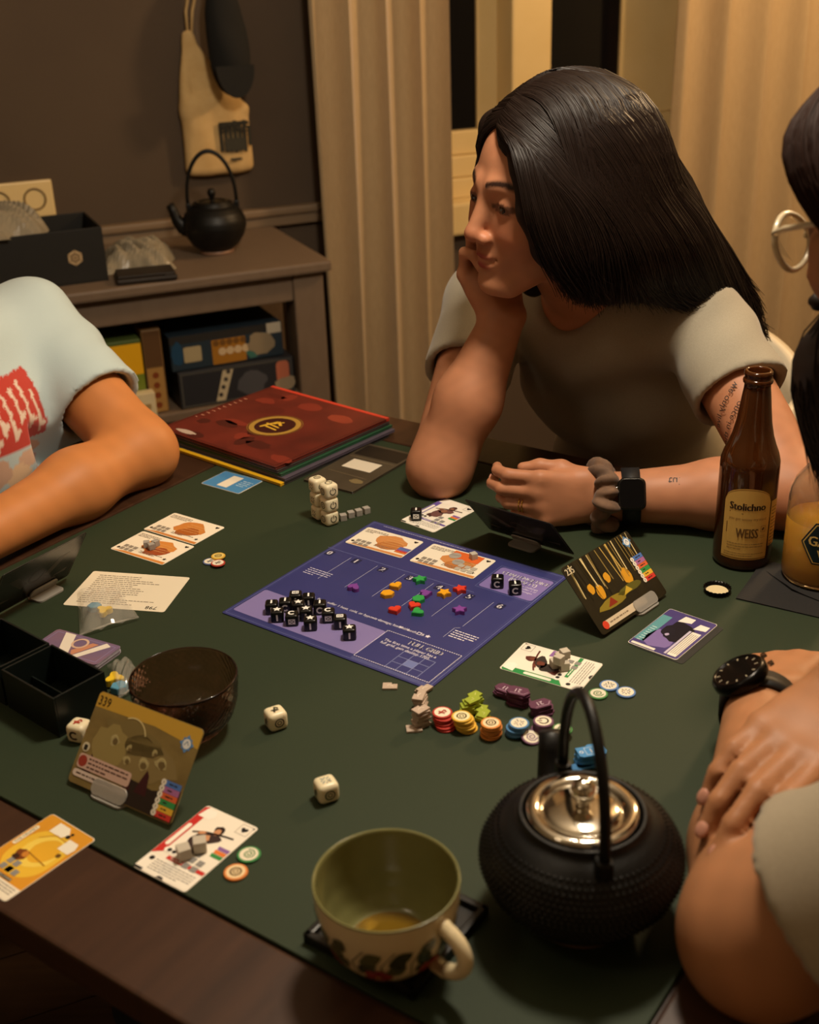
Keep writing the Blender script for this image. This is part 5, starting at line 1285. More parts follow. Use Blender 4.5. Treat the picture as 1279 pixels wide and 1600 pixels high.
top = lambda x, k=1.0: .088*1 + .016*math.sqrt(max(0, 1-(x/(LW/2))**2))
lab_strip(pr, lambda x: (.016, top(x)), '#c79a4c', 1); lab_strip(pr, lambda x: (.0175, top(x)-.0012), '#8a6428', 2); lab_strip(pr, lambda x: (.0183, top(x)-.002), '#d2a858', 3)
pr.text('Stolichno', 0, .082, .0125, '#2b1a10', 5, sx=.86, bold=.035); pr.line([(-.02, .0745), (-.005, .0735), (.02, .0765)], .0008, '#4a2f18', 5); pr.text('you got weissy my mind', .001, .067, .0048, '#8a6030', 5, sx=.9)
for k in range(-1, 2): pr.text('WEISS', .0015+k*.0003, .0495, .0165, '#6a4a24', 6+k, sx=.55)
pr.frame(.0195, .0545, .006, .0075, .0004, '#6a4a24', 5); pr.blob(.0195, .0545, .0014, .0024, '#6a4a24', 5, 1, 8, -30, .1); pr.rect(.0165, .046, .0225, .0464, '#8a6a38', 5); pr.rect(.0165, .0437, .0225, .0441, '#8a6a38', 5)
pr.rect(-.0225, .048, -.0215, .061, '#7a5426', 5); pr.words(-.02, .036, .021, 3, .0032, .0009, '#8f6f3c', 5, 3); pr.words(-.023, .024, .023, 2, .003, .0008, '#8f6f3c', 5, 7)
cyl_print(pr, .0332, 0); pr.build('label', bt, .5)
pr = Print(.0, .00012)                     # narrow side label with small print
for k in range(5): pr.rect(.0295+k*.0028, .03, .0325+k*.0028, .086, '#c9a050', 1)
pr.words(.031, .078, .041, 12, .0042, .0012, '#5b4020', 3, 4); cyl_print(pr, .0332, 0); pr.build('side_label', bt, .5)
# crown cap, upside down
kp = P(1119.5, 925, 0); cap = thing('bottle_cap', 'upturned crown cap on the mat beside the bottle', 'bottle cap', (kp.x, kp.y, T), .3)
m_capm = mat('cap_metal', '#1b1a18', .3, metal=.8); seg = 63
vs = []; fs = []
for j, (r, z, wv) in enumerate(((.0118, .0, 0), (.0128, .0012, 0), (.0136, .0035, .0003), (.0150, .0062, .0007), (.0146, .0062, .0007), (.0131, .0035, .0003), (.0122, .0014, 0))):
    for i in range(seg): an = 2*math.pi*i/seg; q = r + wv*math.cos(21*an); vs.append((q*math.cos(an), q*math.sin(an), z))
for j in range(6):
    for i in range(seg): k = (i+1) % seg; fs.append((j*seg+i, j*seg+k, (j+1)*seg+k, (j+1)*seg+i))
fs.append(tuple(range(seg))[::-1])
MB().add(vs, fs, None, 0, True).build('crimped_shell', m_capm, cap)
MB().lathe([(.0, .0016), (.0105, .0016), (.012, .0022), (.0122, .0018)], 36).build('liner', mat('cap_liner', '#e2cfa2', .4), cap)
# jar with yellow drink
JR = .041; jp = P(1277, 903, 0)
jr = thing('drink_bottle', 'clear bottle half full of cloudy yellow drink at the right edge', 'bottle', (jp.x, jp.y, T+.003), -math.atan2(jp.x, jp.y)+R(8))
m_glass = mat('clear_glass', '#e9e2d0', .05, trans=.95, ior=1.35)
po = [(0, .003), (.032, .0), (.039, .002), (.041, .008), (.041, .098), (.0395, .108), (.035, .119), (.028, .128), (.02, .14), (.0165, .158), (.015, .185), (.0155, .19), (.0155, .197), (.013, .198), (.0125, .186), (.0145, .156), (.018, .139), (.0265, .1255), (.033, .117), (.0372, .107), (.0388, .097), (.0388, .01), (.03, .006), (0, .006)]
MB().lathe(dens(po, 2), 56).build('bottle_glass', m_glass, jr)
MB().lathe([(0, .0065), (.036, .0045), (.0397, .009), (.0397, .074), (.0, .074)], 48).build('drink', mat('yellow_drink', '#e3a91e', .25, sss=.4, sssr=(.02, .012, .002)), jr)
pr = Print(0, .00015); hs = .0285
def hexa(k): return [(hs*k*math.cos(R(60*i)), .058+hs*k*math.sin(R(60*i))*1.0) for i in range(6)]
def hexstrips(k, c, L, n=16):
    w = hs*k
    for i in range(n):
        x0, x1 = -w+2*w*i/n, -w+2*w*(i+1)/n; f = lambda x: min(w*math.sqrt(3)/2, (w-abs(x))*math.sqrt(3)); pr.poly([(x0, .058-f(x0)), (x1, .058-f(x1)), (x1, .058+f(x1)), (x0, .058+f(x0))], c, L)
hexstrips(1.0, '#152028', 1); hexstrips(.93, '#d8b45c', 2); hexstrips(.88, '#14252c', 3)
pr.text('GARA', -.001, .0615, .0165, '#dcbc6c', 5, sx=.86, bold=.03); pr.text('VIVA', .001, .047, .0125, '#dcbc6c', 5, sx=.8, bold=.03)
pr.mb.v = [(x+.0, y, z) for x, y, z in pr.mb.v]; cyl_print(pr, JR+.0003, 0); pr.build('hexagon_label', jr, .4)
# black folded napkin under the jar
nk = thing('napkin', 'folded black cloth napkin under the drink bottle', 'napkin', (0, 0, T))
m_nap = mat('black_napkin', '#1d1b1a', .85, bump=('noise', 400, .3, .001))
def sheet(name, c4, z, amp, seed, th=.0012):
    p = [P(x, y, 0) for x, y in c4]; n = 12; vs = []; fs = []
    for lay in (0, 1):
        for j in range(n+1):
            for i in range(n+1):
                u, v = i/n, j/n; q = (p[0]*(1-u)+p[1]*u)*(1-v) + (p[3]*(1-u)+p[2]*u)*v
                w = amp*(.5+.5*math.sin(5*u+seed)*math.sin(4*v+seed*2))*((1-v)*.9+.1 if seed % 2 else 1)
                vs.append((q.x, q.y, z + w*(4*abs(u-.5)**2) + lay*th))
    s = (n+1)**2
    for lay in (0, 1):
        for j in range(n):
            for i in range(n): q = lay*s+j*(n+1)+i; f = (q, q+1, q+n+2, q+n+1); fs.append(f if lay else f[::-1])
    MB().add(vs, fs, None, 0, True).build(name, m_nap, nk)
sheet('lower_fold', [(1190, 880), (1330, 900), (1360, 985), (1149, 936)], .0002, .004, 1)
sheet('upper_fold', [(1197, 896), (1300, 890), (1330, 962), (1236, 925)], .0016, .0015, 2)
# ================================================================ people
def V(*a): return np.array(a, float)
def N(v): v = np.array(v, float); return v/np.linalg.norm(v)
def Pn(px, py, z=0.0): return np.array(P(px, py, z))
def Qn(px, py, y): return np.array(Q(px, py, y))
skin_tex = dict(sss=.12, sssr=(.012, .005, .003), rough=.5, spec=.35, vcol='paint')
m_skinW = mat('skin_woman', '#c98e6c', **skin_tex); m_skinL = mat('skin_left', '#b87448', **skin_tex); m_skinR = mat('skin_right', '#bd8460', **skin_tex)
m_eye = mat('eye_white', '#d9cfc2', .15); m_iris = mat('eye_iris', '#2b1a10', .1); m_nail = mat('nail', '#c9907a', .25)
def hand(S, w, d, n, side, curls, thumb, scale=1.0, k=.006, spread=1.0):
    """w wrist, d towards the fingers, n out of the palm, side=+1/-1 thumb side of d x n; returns finger joints"""
    d = N(d); n = N(np.array(n) - d*np.dot(n, d)); s = np.cross(d, n)*side; sc = scale; out = []
    offs = [.029, .010, -.009, -.027]; lens = [(.043, .026, .021), (.047, .03, .022), (.043, .028, .021), (.034, .021, .019)]; base = [.086, .09, .085, .077]
    for i in range(4):
        m = w + d*base[i]*sc + s*offs[i]*sc*spread
        S.cone(w + s*offs[i]*.62*sc, m, .0165*sc, .0112*sc, .012)
        p = m; ang = 0; js = [p]; r = [.0098, .0088, .0078, .0068] if i < 3 else [.0088, .0078, .007, .0061]
        fan = s*(offs[i]*2.2*(spread-.6))
        for q in range(3):
            ang += R(curls[i][q]); dr = N(d*math.cos(ang) + n*math.sin(ang) + fan*(1 if q == 0 else .3)); e = p + dr*lens[i][q]*sc
            S.cone(p, e, r[q]*sc, r[q+1]*sc, .003 if q else .005); p = e; js.append(p)
        out.append(js)
    S.ell(w + d*.045*sc + n*.006*sc, np.array((.033, .033, .019))*sc, .012, rot=np.stack([d, s, n], 1))
    b = w + d*.022*sc + s*.024*sc; dv, ln = thumb                # thumb direction in (d, s, n)
    p = b; S.cone(w + d*.012*sc, b, .0165*sc, .0155*sc, .01); js = [p]
    for q in range(3):
        dr = N(d*dv[q][0] + s*dv[q][1] + n*dv[q][2]); e = p + dr*(.038, .03, .024)[q]*sc*ln; S.cone(p, e, (.0148, .0112, .0097, .0078)[q]*sc, (.0112, .0097, .0078)[q]*sc, .006); p = e; js.append(p)
    out.append(js); return out
def nail(name, js, n, parent, d_=None):
    a, b = np.array(js[-2]), np.array(js[-1]); d = N(b-a); nn = N(np.array(n)-d*np.dot(n, d)); s = np.cross(d, nn)
    c = b + nn*.0058 + d*.0005; M = Matrix(((s[0], d[0], nn[0], c[0]), (s[1], d[1], nn[1], c[1]), (s[2], d[2], nn[2], c[2]), (0, 0, 0, 1)))
    mb = MB(); mb.sphere((0, 0, 0), (.0048, .0066, .0016), M, 0, 12, 8); return mb.build(name, m_nail, parent)
def head(S, H, female=True, k=.01):
    """H: 4x4 head frame (x her right, y forward, z up, origin between the ears)"""
    Rm = H[:3, :3]; o = H[:3, 3]
    def L(x, y, z): return o + Rm @ np.array((x, y, z))
    def E(c, r, kk=.012, op='add', rot=None): S.ell(L(*c), r, kk, op, Rm if rot is None else Rm @ rot)
    def C(a, b, ra, rb, kk=.008, op='add'): S.cone(L(*a), L(*b), ra, rb, kk, op)
    E((0, -.018, .042), (.073, .092, .078), .01)
    E((0, .022, .0), (.062, .066, .088), .03)
    E((0, .034, -.05), (.05, .05, .056), .025)
    for s in (-1, 1):
        C((s*.054, -.002, -.045), (s*.022, .066, -.096), .014, .015, .02)
        E((s*.04, .058, -.03), (.024, .024, .022), .02)                       # cheek
        E((s*.046, .052, -.008), (.02, .022, .014), .015)
        C((s*.012, .083, .026), (s*.046, .066, .026), .0095, .008, .012)      # brow
    E((0, .078, -.097), (.02, .015, .014), .016)                              # chin
    E((0, .074, -.062), (.028, .016, .022), .014)                             # muzzle
    for s in (-1, 1): E((s*.031, .092, .006), (.0165, .016, .0105), .010, 'sub')
    C((0, .084, .014), (0, .104, -.026), .008, .009, .012)                  # nose
    E((0, .1045, -.030), (.0102, .0102, .009), .006)
    for s in (-1, 1):
        E((s*.0115, .095, -.035), (.0078, .0088, .0072), .005); E((s*.006, .1, -.0425), (.0036, .0046, .003), .003, 'sub')
    for s in (-1, 1):                                                         # eyelids with the eye slit
        E((s*.031, .0735, .005), (.0155, .0135, .0125), .006)
        E((s*.0315, .089, .0035), (.0125, .009, .0029), .002, 'sub')
    E((0, .0885, -.0585), (.017, .0072, .0048), .004); E((0, .087, -.0705), (.016, .0074, .0056), .004)   # lips
    for s in (-1, 1): C((0, .0958, -.0645), (s*.017, .087, -.0625), .0018, .0016, .002, 'sub'); C((s*.017, .087, -.0625), (s*.027, .077, -.0565), .0016, .0014, .002, 'sub')
    for s in (-1, 1):
        E((s*.071, -.008, -.004), (.007, .017, .029), .006); E((s*.078, -.004, -.002), (.005, .010, .018), .004, 'sub')
    return L
def head_paint(vs, H, col, base, brow, lip):
    q = (vs - H[:3, 3]) @ H[:3, :3]; x, y, z = np.abs(q[:, 0]), q[:, 1], q[:, 2]; f = (y > .03) & (np.abs(q).max(1) < .15)
    def blend(w, c): 
        w = np.clip(w, 0, 1)[:, None]*f[:, None]; col[:] = col*(1-w) + np.array(c)*w
    def g(cx, cy, cz, sx, sy, sz): return np.exp(-(((x-cx)/sx)**2 + ((y-cy)/sy)**2 + ((z-cz)/sz)**2))
    red = (base[0]*.98, base[1]*.62, base[2]*.55)
    blend(.55*g(.04, .06, -.028, .022, .05, .02), red); blend(.45*g(0, .1, -.034, .014, .05, .012), red)
    blend(1.6*g(0, .09, -.0585, .017, .03, .0042) - .3, lip); blend(1.6*g(0, .09, -.0705, .015, .03, .0048) - .3, lip)
    arch = .0285 + .004*np.sin(np.clip((x-.01)/.04, 0, 1)*math.pi)
    blend(np.where((x > .011) & (x < .05), 1.5*np.exp(-((z-arch)/.0036)**2), 0) - .1, brow)
    e = ((x-.0315)/.0165)**2 + ((z-.0042)/.0058)**2
    blend(np.where((e < 1.15) & (y > .062), .85, 0), (.05, .025, .018)); blend(.35*g(.031, .08, .004, .017, .03, .011), (base[0]*.6, base[1]*.45, base[2]*.4))
    return col
def eyes(H, parent, look):
    Rm = H[:3, :3]
    for s in (-1, 1):
        c = H[:3, 3] + Rm @ np.array((s*.031, .0728, .0038)); mb = MB(); mb.sphere(c, .0125); e = mb.build('eye', m_eye, parent)
        d = N(Rm @ np.array(look)); z = Vector(d).to_track_quat('Z', 'Y').to_matrix().to_4x4(); M = Matrix.Translation(Vector(c) + Vector(d)*.0103) @ z
        MB().sphere((0, 0, 0), (.006, .006, .0026), M, 0, 16, 8).build('iris', m_iris, e)
def frame(o, F, up=(0, 0, 1), roll=0.0):
    y = N(F); x = N(np.cross(y, up)); z = np.cross(x, y); c, s = math.cos(R(roll)), math.sin(R(roll)); H = np.eye(4)
    x2 = x*c + z*s; z2 = z*c - x*s; H[:3, 0], H[:3, 1], H[:3, 2], H[:3, 3] = x2, y, z2, o; return H
def strands(name, guides, n, S, mat_, parent, rad=.0011, off=.0012, jit=.004, npt=16, seed=1, taper=.35, pull=True, sub=3, tip=.0):
    """hair strands between neighbouring guide polylines, laid on the hair volume; one mesh"""
    rg = np.random.RandomState(seed); G = []
    for g in guides:
        g = np.array(g); seg = np.r_[0, np.cumsum(np.linalg.norm(np.diff(g, axis=0), axis=1))]; t = np.linspace(0, seg[-1], npt)
        G.append(np.stack([np.interp(t, seg, g[:, i]) for i in range(3)], 1))
    G = np.array(G)
    u = rg.uniform(0, len(G)-1.0001, n); i = u.astype(int); f = (u-i)[:, None, None]; c = G[i]*(1-f) + G[i+1]*f
    for _ in range(2): c[:, 1:-1] = c[:, 1:-1]*.5 + .25*(c[:, 2:] + c[:, :-2])
    ph = rg.uniform(0, 6.3, (n, 1, 3)); t = np.linspace(0, 1, npt)[None, :, None]
    c = c + jit*(np.sin(ph + t*rg.uniform(1, 4, (n, 1, 1))) * (.25+t)) * rg.uniform(.2, 1, (n, 1, 1))
    if pull:
        def smp(p):
            q = (p - S.lo)/S.h; i0 = np.clip(np.floor(q).astype(int), 0, S.n-2); fr = np.clip(q-i0, 0, 1); v = 0
            for a in (0, 1):
                for b in (0, 1):
                    for d in (0, 1):
                        v = v + S.d[i0[..., 0]+a, i0[..., 1]+b, i0[..., 2]+d]*np.abs(1-a-fr[..., 0])*np.abs(1-b-fr[..., 1])*np.abs(1-d-fr[..., 2])
            return v
        depth = rg.uniform(-.0015, .0045, (n, 1))
        for _ in range(6):
            e = .003; gx = np.stack([smp(c+np.eye(3)[a]*e) - smp(c-np.eye(3)[a]*e) for a in range(3)], -1)/(2*e); gl = np.linalg.norm(gx, axis=-1, keepdims=True); dd = smp(c) - (off+depth)
            ok = ((dd < .07) & (dd > -.12))[..., None]; stp = np.where(ok, gx/np.maximum(gl, .2)*dd[..., None]*.75, 0)
            c = c - stp
        for _ in range(2): c[:, 1:-1] = c[:, 1:-1]*.5 + .25*(c[:, 2:] + c[:, :-2])
    c = c + rg.normal(0, max(tip, 1e-6), (n, 1, 3))*t**5
    tan = np.gradient(c, axis=1); tan /= np.linalg.norm(tan, axis=-1, keepdims=True)+1e-9
    ref = rg.normal(0, 1, (n, 1, 3)); a = np.cross(tan, ref); a /= np.linalg.norm(a, axis=-1, keepdims=True)+1e-9; b = np.cross(tan, a)
    rr = rad*(1-(1-taper)*t**2)*rg.uniform(.6, 1.2, (n, 1, 1)); vs = np.stack([c + rr*(a*math.cos(2*math.pi*k/sub) + b*math.sin(2*math.pi*k/sub)) for k in range(sub)], 2)
    vs = vs.reshape(-1, 3); base = (np.arange(n)[:, None, None]*npt + np.arange(npt-1)[None, :, None])*sub; k0 = np.arange(sub)[None, None, :]; k1 = (k0+1) % sub
    F = np.stack([base+k0, base+k1, base+sub+k1, base+sub+k0], -1).reshape(-1, 4)
    me = bpy.data.meshes.new(name); me.vertices.add(len(vs)); me.vertices.foreach_set('co', vs.astype(np.float32).ravel()); me.loops.add(F.size); me.loops.foreach_set('vertex_index', F.ravel().astype(np.int32)); me.polygons.add(len(F)); me.polygons.foreach_set('loop_start', np.arange(0, F.size, 4, dtype=np.int32)); me.polygons.foreach_set('use_smooth', np.ones(len(F), bool)); me.update(calc_edges=True)
    me.materials.append(mat_); o = bpy.data.objects.new(name, me); COL.objects.link(o); o.parent = parent; return o
def person(label): return thing('person', label, 'person')
u3 = V(math.cos(UA), math.sin(UA), 0); v3 = V(-math.sin(UA), math.cos(UA), 0)
def UV(u, v, z): return u3*u + v3*v + V(0, 0, T+z)
def legs(S, hipL, hipR, f, knee_z=T-.28):
    for hp in (hipL, hipR):
        kn = hp + f*.42; kn[2] = T-.26; an = kn + f*.02; an[2] = .09; S.cone(hp, kn, .085, .062, .03); S.cone(kn, an, .06, .045, .03); S.cone(an, an+f*.14-V(0, 0, .05), .045, .035, .03)
def lin(h): return np.array(srgb(h)[:3])

# ---------------------------------------------------------------- the woman
wom = person('long-haired woman in a grey T-shirt resting her chin on her hand')
body_f = -v3; left = u3
eR = Pn(688, 728, .034); wR = Qn(786, 497, 1.50)
eL = Pn(1240, 770, .045); wL = Pn(938, 776, .036)
Cc = V(.262, 1.625, 0); shL = Cc + left*.165; shR = Cc - left*.165; shL[2] = Qn(1095, 512, shL[1])[2]; shR[2] = shL[2]-.01
HW = frame(Qn(853, 303, 1.475), (-.885, -.455, -.06), roll=5)
S = Solid((-.05, 1.17, T-.02), (.60, 1.80, T+.56), .0027)
L = head(S, HW)
nb = (shL+shR)/2 + V(0, .0, .03)
S.cone(nb + V(0, 0, -.02), L(0, -.015, -.05), .052, .05, .03); S.cone(nb + body_f*.02 - V(0, 0, .05), nb, .048, .05, .03)
S.chain([shR, eR + V(0, .0, 0), ], [.052, .041], .02); S.chain([eR, eR*.55+wR*.45, wR], [.038, .042, .0275], .02)
S.ell(eR + V(-.004, 0, -.008), (.034, .036, .03), .02)
S.chain([shL, eL], [.048, .043], .02); S.chain([eL, eL*.62+wL*.38, wL], [.042, .0415, .0285], .02)
S.chain([shR, (shL+shR)/2, shL], [.05, .06, .047], .03)
hR = hand(S, wR, N(Qn(742, 405, 1.535)-wR), V(.5, -.8, .1), 1, [(35, 70, 50), (40, 75, 55), (45, 78, 55), (48, 78, 50)], ([(.8, .55, .2), (.95, .2, .2), (1, 0, .25)], .95), .92)
hL = hand(S, wL, N(Pn(800, 783, .045)-wL), V(.35, .9, -.15), -1, [(28, 48, 30), (32, 50, 32), (36, 52, 34), (38, 52, 34)], ([(.8, .35, .5), (.95, .05, .35), (1, -.15, .35)], .95), .93)
bW = lin('#b67c5b')
def pw(vs):
    c = np.tile(bW, (len(vs), 1)); n = np.sin(vs[:, 0]*190+np.sin(vs[:, 2]*150)*2)*np.sin(vs[:, 1]*170+vs[:, 2]*90)*.05 + 1; c = c*n[:, None]
    return head_paint(vs, HW, c, bW, lin('#2b1810'), lin('#983f36'))
S.build('body', m_skinW, wom, smooth=1, paint=pw)
eyes(HW, wom, (-.15, 1, -.05))
for js in hL[1:4]: nail('fingernail', js, N(np.cross(js[3]-js[2], V(0, 0, 1)))*-1 + V(0, 0, .3), wom)
# T-shirt
m_tw = mat('grey_jersey', '#a39a87', .9, noise=(600, '#958c7a', .3, (1, 1, 1)), sheen=.2, bump=('noise', 900, .2, .0008))
S = Solid((-.02, 1.33, T-.34), (.62, 1.98, T+.36), .0042)
pel = UV(-.735, 1.70, -.27); wst = UV(-.73, 1.665, -.1); cst = UV(-.722, 1.58, .08)
for p_, r_ in ((pel, (.165, .12, .11)), (wst, (.145, .105, .13)), (cst, (.155, .108, .14))): S.ell(p_, r_, .07, rot=np.stack([u3, v3, V(0, 0, 1)], 1))
for s in (-1, 1): S.ell(cst + u3*s*.068 - v3*.055 + V(0, 0, -.015), (.068, .055, .065), .035)
S.chain([shR, nb - V(0, 0, .035), shL], [.062, .07, .061], .045); S.cone(cst, nb - V(0, 0, .05), .1, .07, .06)
seL = shL + (eL-shL)*.46; seR = shR + (eR-shR)*.5
S.cone(shL, seL, .059, .064, .02); S.cone(shR, seR, .06, .063, .02)
S.cut(shL + (eL-shL)*.44, eL-shL, .003) if False else None
def sleeve_cut(S, sh, e, f, rad=.13):                                       # open the sleeve at its hem
    ax = N(e-sh); c = sh + (e-sh)*f; sl, g = S.sub(c-rad-.02, c+rad+.02); q = [g[i]-c[i] for i in range(3)]; t = q[0]*ax[0]+q[1]*ax[1]+q[2]*ax[2]
    rr = np.sqrt(np.maximum(q[0]**2+q[1]**2+q[2]**2-t*t, 0)); cutd = np.maximum(rr-rad, -t); S.put(sl, cutd.astype(np.float32), .002, 'sub')
sleeve_cut(S, shL, eL, .43, .10); sleeve_cut(S, shR, eR, .46, .09)
S.ell(nb + body_f*.075 + V(0, 0, .052), (.054, .06, .082), .012, 'sub', np.stack([u3, v3, V(0, 0, 1)], 1)); S.ell(nb + V(0, 0, .055), (.064, .062, .055), .012, 'sub')
arm = N(eL-shL)
def wr(x, y, z):
    a = (x-shL[0])*arm[0] + (y-shL[1])*arm[1] + (z-shL[2])*arm[2]; near = np.exp(-((x-shL[0])**2+(y-shL[1])**2+(z-shL[2])**2)/.012)
    return (.0028*np.sin(58*a + 45*x - 25*z)*near + .0022*np.sin(38*x - 30*z + 14*y) + .0016*np.sin(75*z + 25*x)*np.clip((T+.06-z)*9, 0, 1)).astype(np.float32)
S.field(wr)
sleeve_cut(S, shL, eL, .43, .10); sleeve_cut(S, shR, eR, .46, .09)
for s, e, r0 in ((shL, eL, .0515), (shR, eR, .0515)): S.cone(s + (e-s)*.38, s + (e-s)*.75, r0, r0, .002, 'sub')
S.build('t_shirt', m_tw, wom, smooth=2)
S = Solid((-.35, 1.0, -.01), (.85, 2.05, T-.16), .012)
hl, hr = pel + u3*.085 + V(0, 0, -.02), pel - u3*.085 + V(0, 0, -.02); S.ell(pel - V(0, 0, .03), (.17, .13, .1), .05, rot=np.stack([u3, v3, V(0, 0, 1)], 1)); legs(S, hl, hr, body_f)
S.build('trousers', mat('dark_trousers', '#1d1c1f', .85), wom)
# hair volume
m_hair = mat('dark_hair', '#1a0f0a', .45, spec=.35); m_hairb = mat('dark_hair_base', '#1a0f0a', .6, spec=.25)
S = Solid((.0, 1.27, T+.0), (.60, 1.78, T+.60), .004)
Rm = HW[:3, :3]; o_ = HW[:3, 3]
def LH(x, y, z): return o_ + Rm @ np.array((x, y, z))
S.ell(LH(0, -.03, .052), (.083, .1, .085), .02, rot=Rm)
S.ell(LH(0, -.055, .0), (.085, .085, .1), .03, rot=Rm)
back1 = Qn(1010, 330, 1.56); back2 = Qn(1085, 420, 1.575); back3 = Qn(1150, 480, 1.575); back4 = Qn(1180, 520, 1.56)
S.cone(LH(-.01, -.085, .03), back1, .068, .046, .05); S.cone(back1, back2, .046, .03, .04); S.cone(back2, back3, .03, .02, .03); S.cone(back3, back4, .018, .008, .02)
n1 = LH(-.075, -.0, .02); n2 = LH(-.083, -.012, -.05); n3 = Qn(930, 400, 1.44); n4 = Qn(965, 435, 1.46); n5 = Qn(1040, 440, 1.5); n6 = Qn(1110, 470, 1.525)
bots = [Qn(905, 425, 1.435), Qn(948, 446, 1.445), Qn(1000, 444, 1.475), Qn(1055, 440, 1.515), Qn(1105, 462, 1.545)]
tops = [LH(-.07, .022, .015), LH(-.072, -.005, .0), LH(-.072, -.035, .0), LH(-.068, -.065, .0), LH(-.055, -.095, .01)]
for a, b in zip(tops, bots):
    m_ = a*.5+b*.5 + V(.004, -.008, -.004); S.cone(a, m_, .02, .024, .03); S.cone(m_, b, .024, .014, .03)
for a, b in zip(bots[:-1], bots[1:]): S.cone(a, b, .012, .012, .03)
S.cone((tops[2]+bots[2])/2, back1, .026, .04, .05); S.cone((tops[3]+bots[3])/2, back1, .026, .04, .05); S.cone((tops[4]+bots[4])/2, back2, .026, .026, .05); S.cone(bots[3], back2, .02, .026, .05)
S.cone(LH(.05, .04, .075), LH(.08, .03, .02), .022, .016, .02); S.cone(LH(.08, .03, .02), LH(.085, .02, -.06), .016, .014, .015); S.cone(LH(.085, .02, -.06), LH(.07, -.03, -.14), .014, .02, .02)
# keep the face free
S.ell(LH(-.004, .092, -.02), (.058, .066, .096), .012, 'sub', Rm)
S.ell(LH(0, .06, -.085), (.062, .06, .07), .012, 'sub', Rm)
for a, b in (((796, 212, 1.42), (812, 260, 1.395)), ((812, 260, 1.395), (822, 330, 1.385)), ((822, 330, 1.385), (846, 390, 1.39)), ((846, 390, 1.39), (895, 437, 1.415))): S.cone(Qn(*a), Qn(*b), .009, .010, .012); S.cone(Qn(a[0]+24, a[1]+6, a[2]+.008), Qn(b[0]+24, b[1]+6, b[2]+.006), .009, .012, .03)
hs = S
S.build('hair', m_hairb, wom, smooth=3)
part = [LH(.012, .075-.018*k, .098+.028*math.sin(k*.55)) for k in range(6)]; crown = LH(.0, -.075, .115)
near = []; outd = -Rm[:, 0]
mids = [(-.062, .05, .045), (-.076, .036, .055), (-.085, .008, .065), (-.086, -.03, .07), (-.078, -.065, .075)]; ends = [[], [], [Qn(1075, 462, 1.5)], [Qn(1125, 478, 1.525)], [Qn(1150, 490, 1.55), back4]]
near.append([part[0], Qn(796, 212, 1.41), Qn(811, 260, 1.382), Qn(821, 330, 1.372), Qn(845, 392, 1.378), Qn(893, 440, 1.405)]); near.append([part[0], Qn(830, 240, 1.40), Qn(862, 330, 1.37), Qn(885, 400, 1.38), Qn(925, 448, 1.42)])
for k_ in range(5): near.append([part[k_], LH(*mids[k_]), tops[k_] + outd*.035, (tops[k_]+bots[k_])/2 + outd*.042, bots[k_] + outd*.02 - V(0, 0, .004)] + ends[k_])
for a_, mid, lo in () and ((0, (-.062, .05, .045), [LH(-.08, .012, -.03), n3 + V(-.05, -.01, .03), n4 + V(-.02, -.02, -.01)]), (1, (-.074, .035, .06), [LH(-.09, 0, -.02), n3 + V(-.02, -.02, .02), n4 + V(.01, -.02, -.012), n5 + V(0, -.01, -.02)]), (2, (-.08, .01, .07), [LH(-.095, -.02, -.01), n3 + V(.02, -.02, .03), n5 + V(0, -.02, 0), n6]), (3, (-.08, -.03, .08), [LH(-.1, -.05, -.01), n4 + V(.02, 0, .04), n5 + V(.03, 0, .02), n6 + V(.02, 0, .0)]), (4, (-.07, -.06, .085), [LH(-.09, -.09, 0), back1 + V(-.02, -.05, 0), back2 + V(0, -.03, -.01), back3 + V(0, -.015, 0), back4]), (5, (-.05, -.09, .085), [LH(-.06, -.125, .02), back1 + V(.02, -.03, .02), back2 + V(.01, -.02, .02), back3 + V(0, -.01, .01), back4 + V(.005, 0, -.02)])):
    near.append([part[a_], LH(*mid)] + lo)
near.append([part[5], LH(-.05, -.09, .085), LH(-.06, -.125, .02), back1 + V(.0, -.055, .02), back2 + V(.01, -.035, .02), back3 + V(0, -.02, .01), back4 + V(.005, 0, -.02)])
near.append([crown, LH(-.02, -.12, .08), LH(-.02, -.135, .02), back1 + V(.03, 0, .03), back2 + V(.02, 0, .03), back3 + V(.01, 0, .015), back4 + V(.008, 0, -.03)])
strands('hair_strands', [[LH(.022, .055-.03*i_, .14), LH(-.004, .045-.03*i_, .142), LH(-.045, .03-.03*i_, .122)] + near[2+i_][2:] for i_ in range(6)], 4200, hs, m_hair, wom, .0009, .0006, .004, 20, 21, .3, True, 3, .005)['kind'] = 'stuff'
strands('hair_strands', [near[-2], [LH(.006, -.035, .135), LH(-.03, -.085, .125), LH(-.045, -.13, .06), LH(-.045, -.14, .0), back1 + V(.02, -.02, .03), back2 + V(.015, -.015, .03), back3 + V(.005, 0, .012)], near[-1]], 2600, hs, m_hair, wom, .0009, .001, .003, 18, 8, .3, True, 3, .004)['kind'] = 'stuff'
strands('hair_strands', near, 10500, hs, m_hair, wom, .0009, .001, .004, 20, 3, .3, True, 3, .006)['kind'] = 'stuff'
far = [[part[0], LH(.055, .055, .06), LH(.08, .032, .0), LH(.085, .02, -.06), LH(.075, -.02, -.13)], [part[2], LH(.075, .01, .07), LH(.09, -.02, .0), LH(.085, -.04, -.08)], [part[4], LH(.07, -.05, .08), LH(.085, -.07, .0), LH(.06, -.1, -.06)], [crown, LH(.04, -.1, .08), LH(.04, -.13, .02), back1 + V(.05, .03, .0)]]
strands('hair_strands', far, 2400, hs, m_hair, wom, .0009, .001, .004, 16, 5, .3, True, 3, .003)['kind'] = 'stuff'
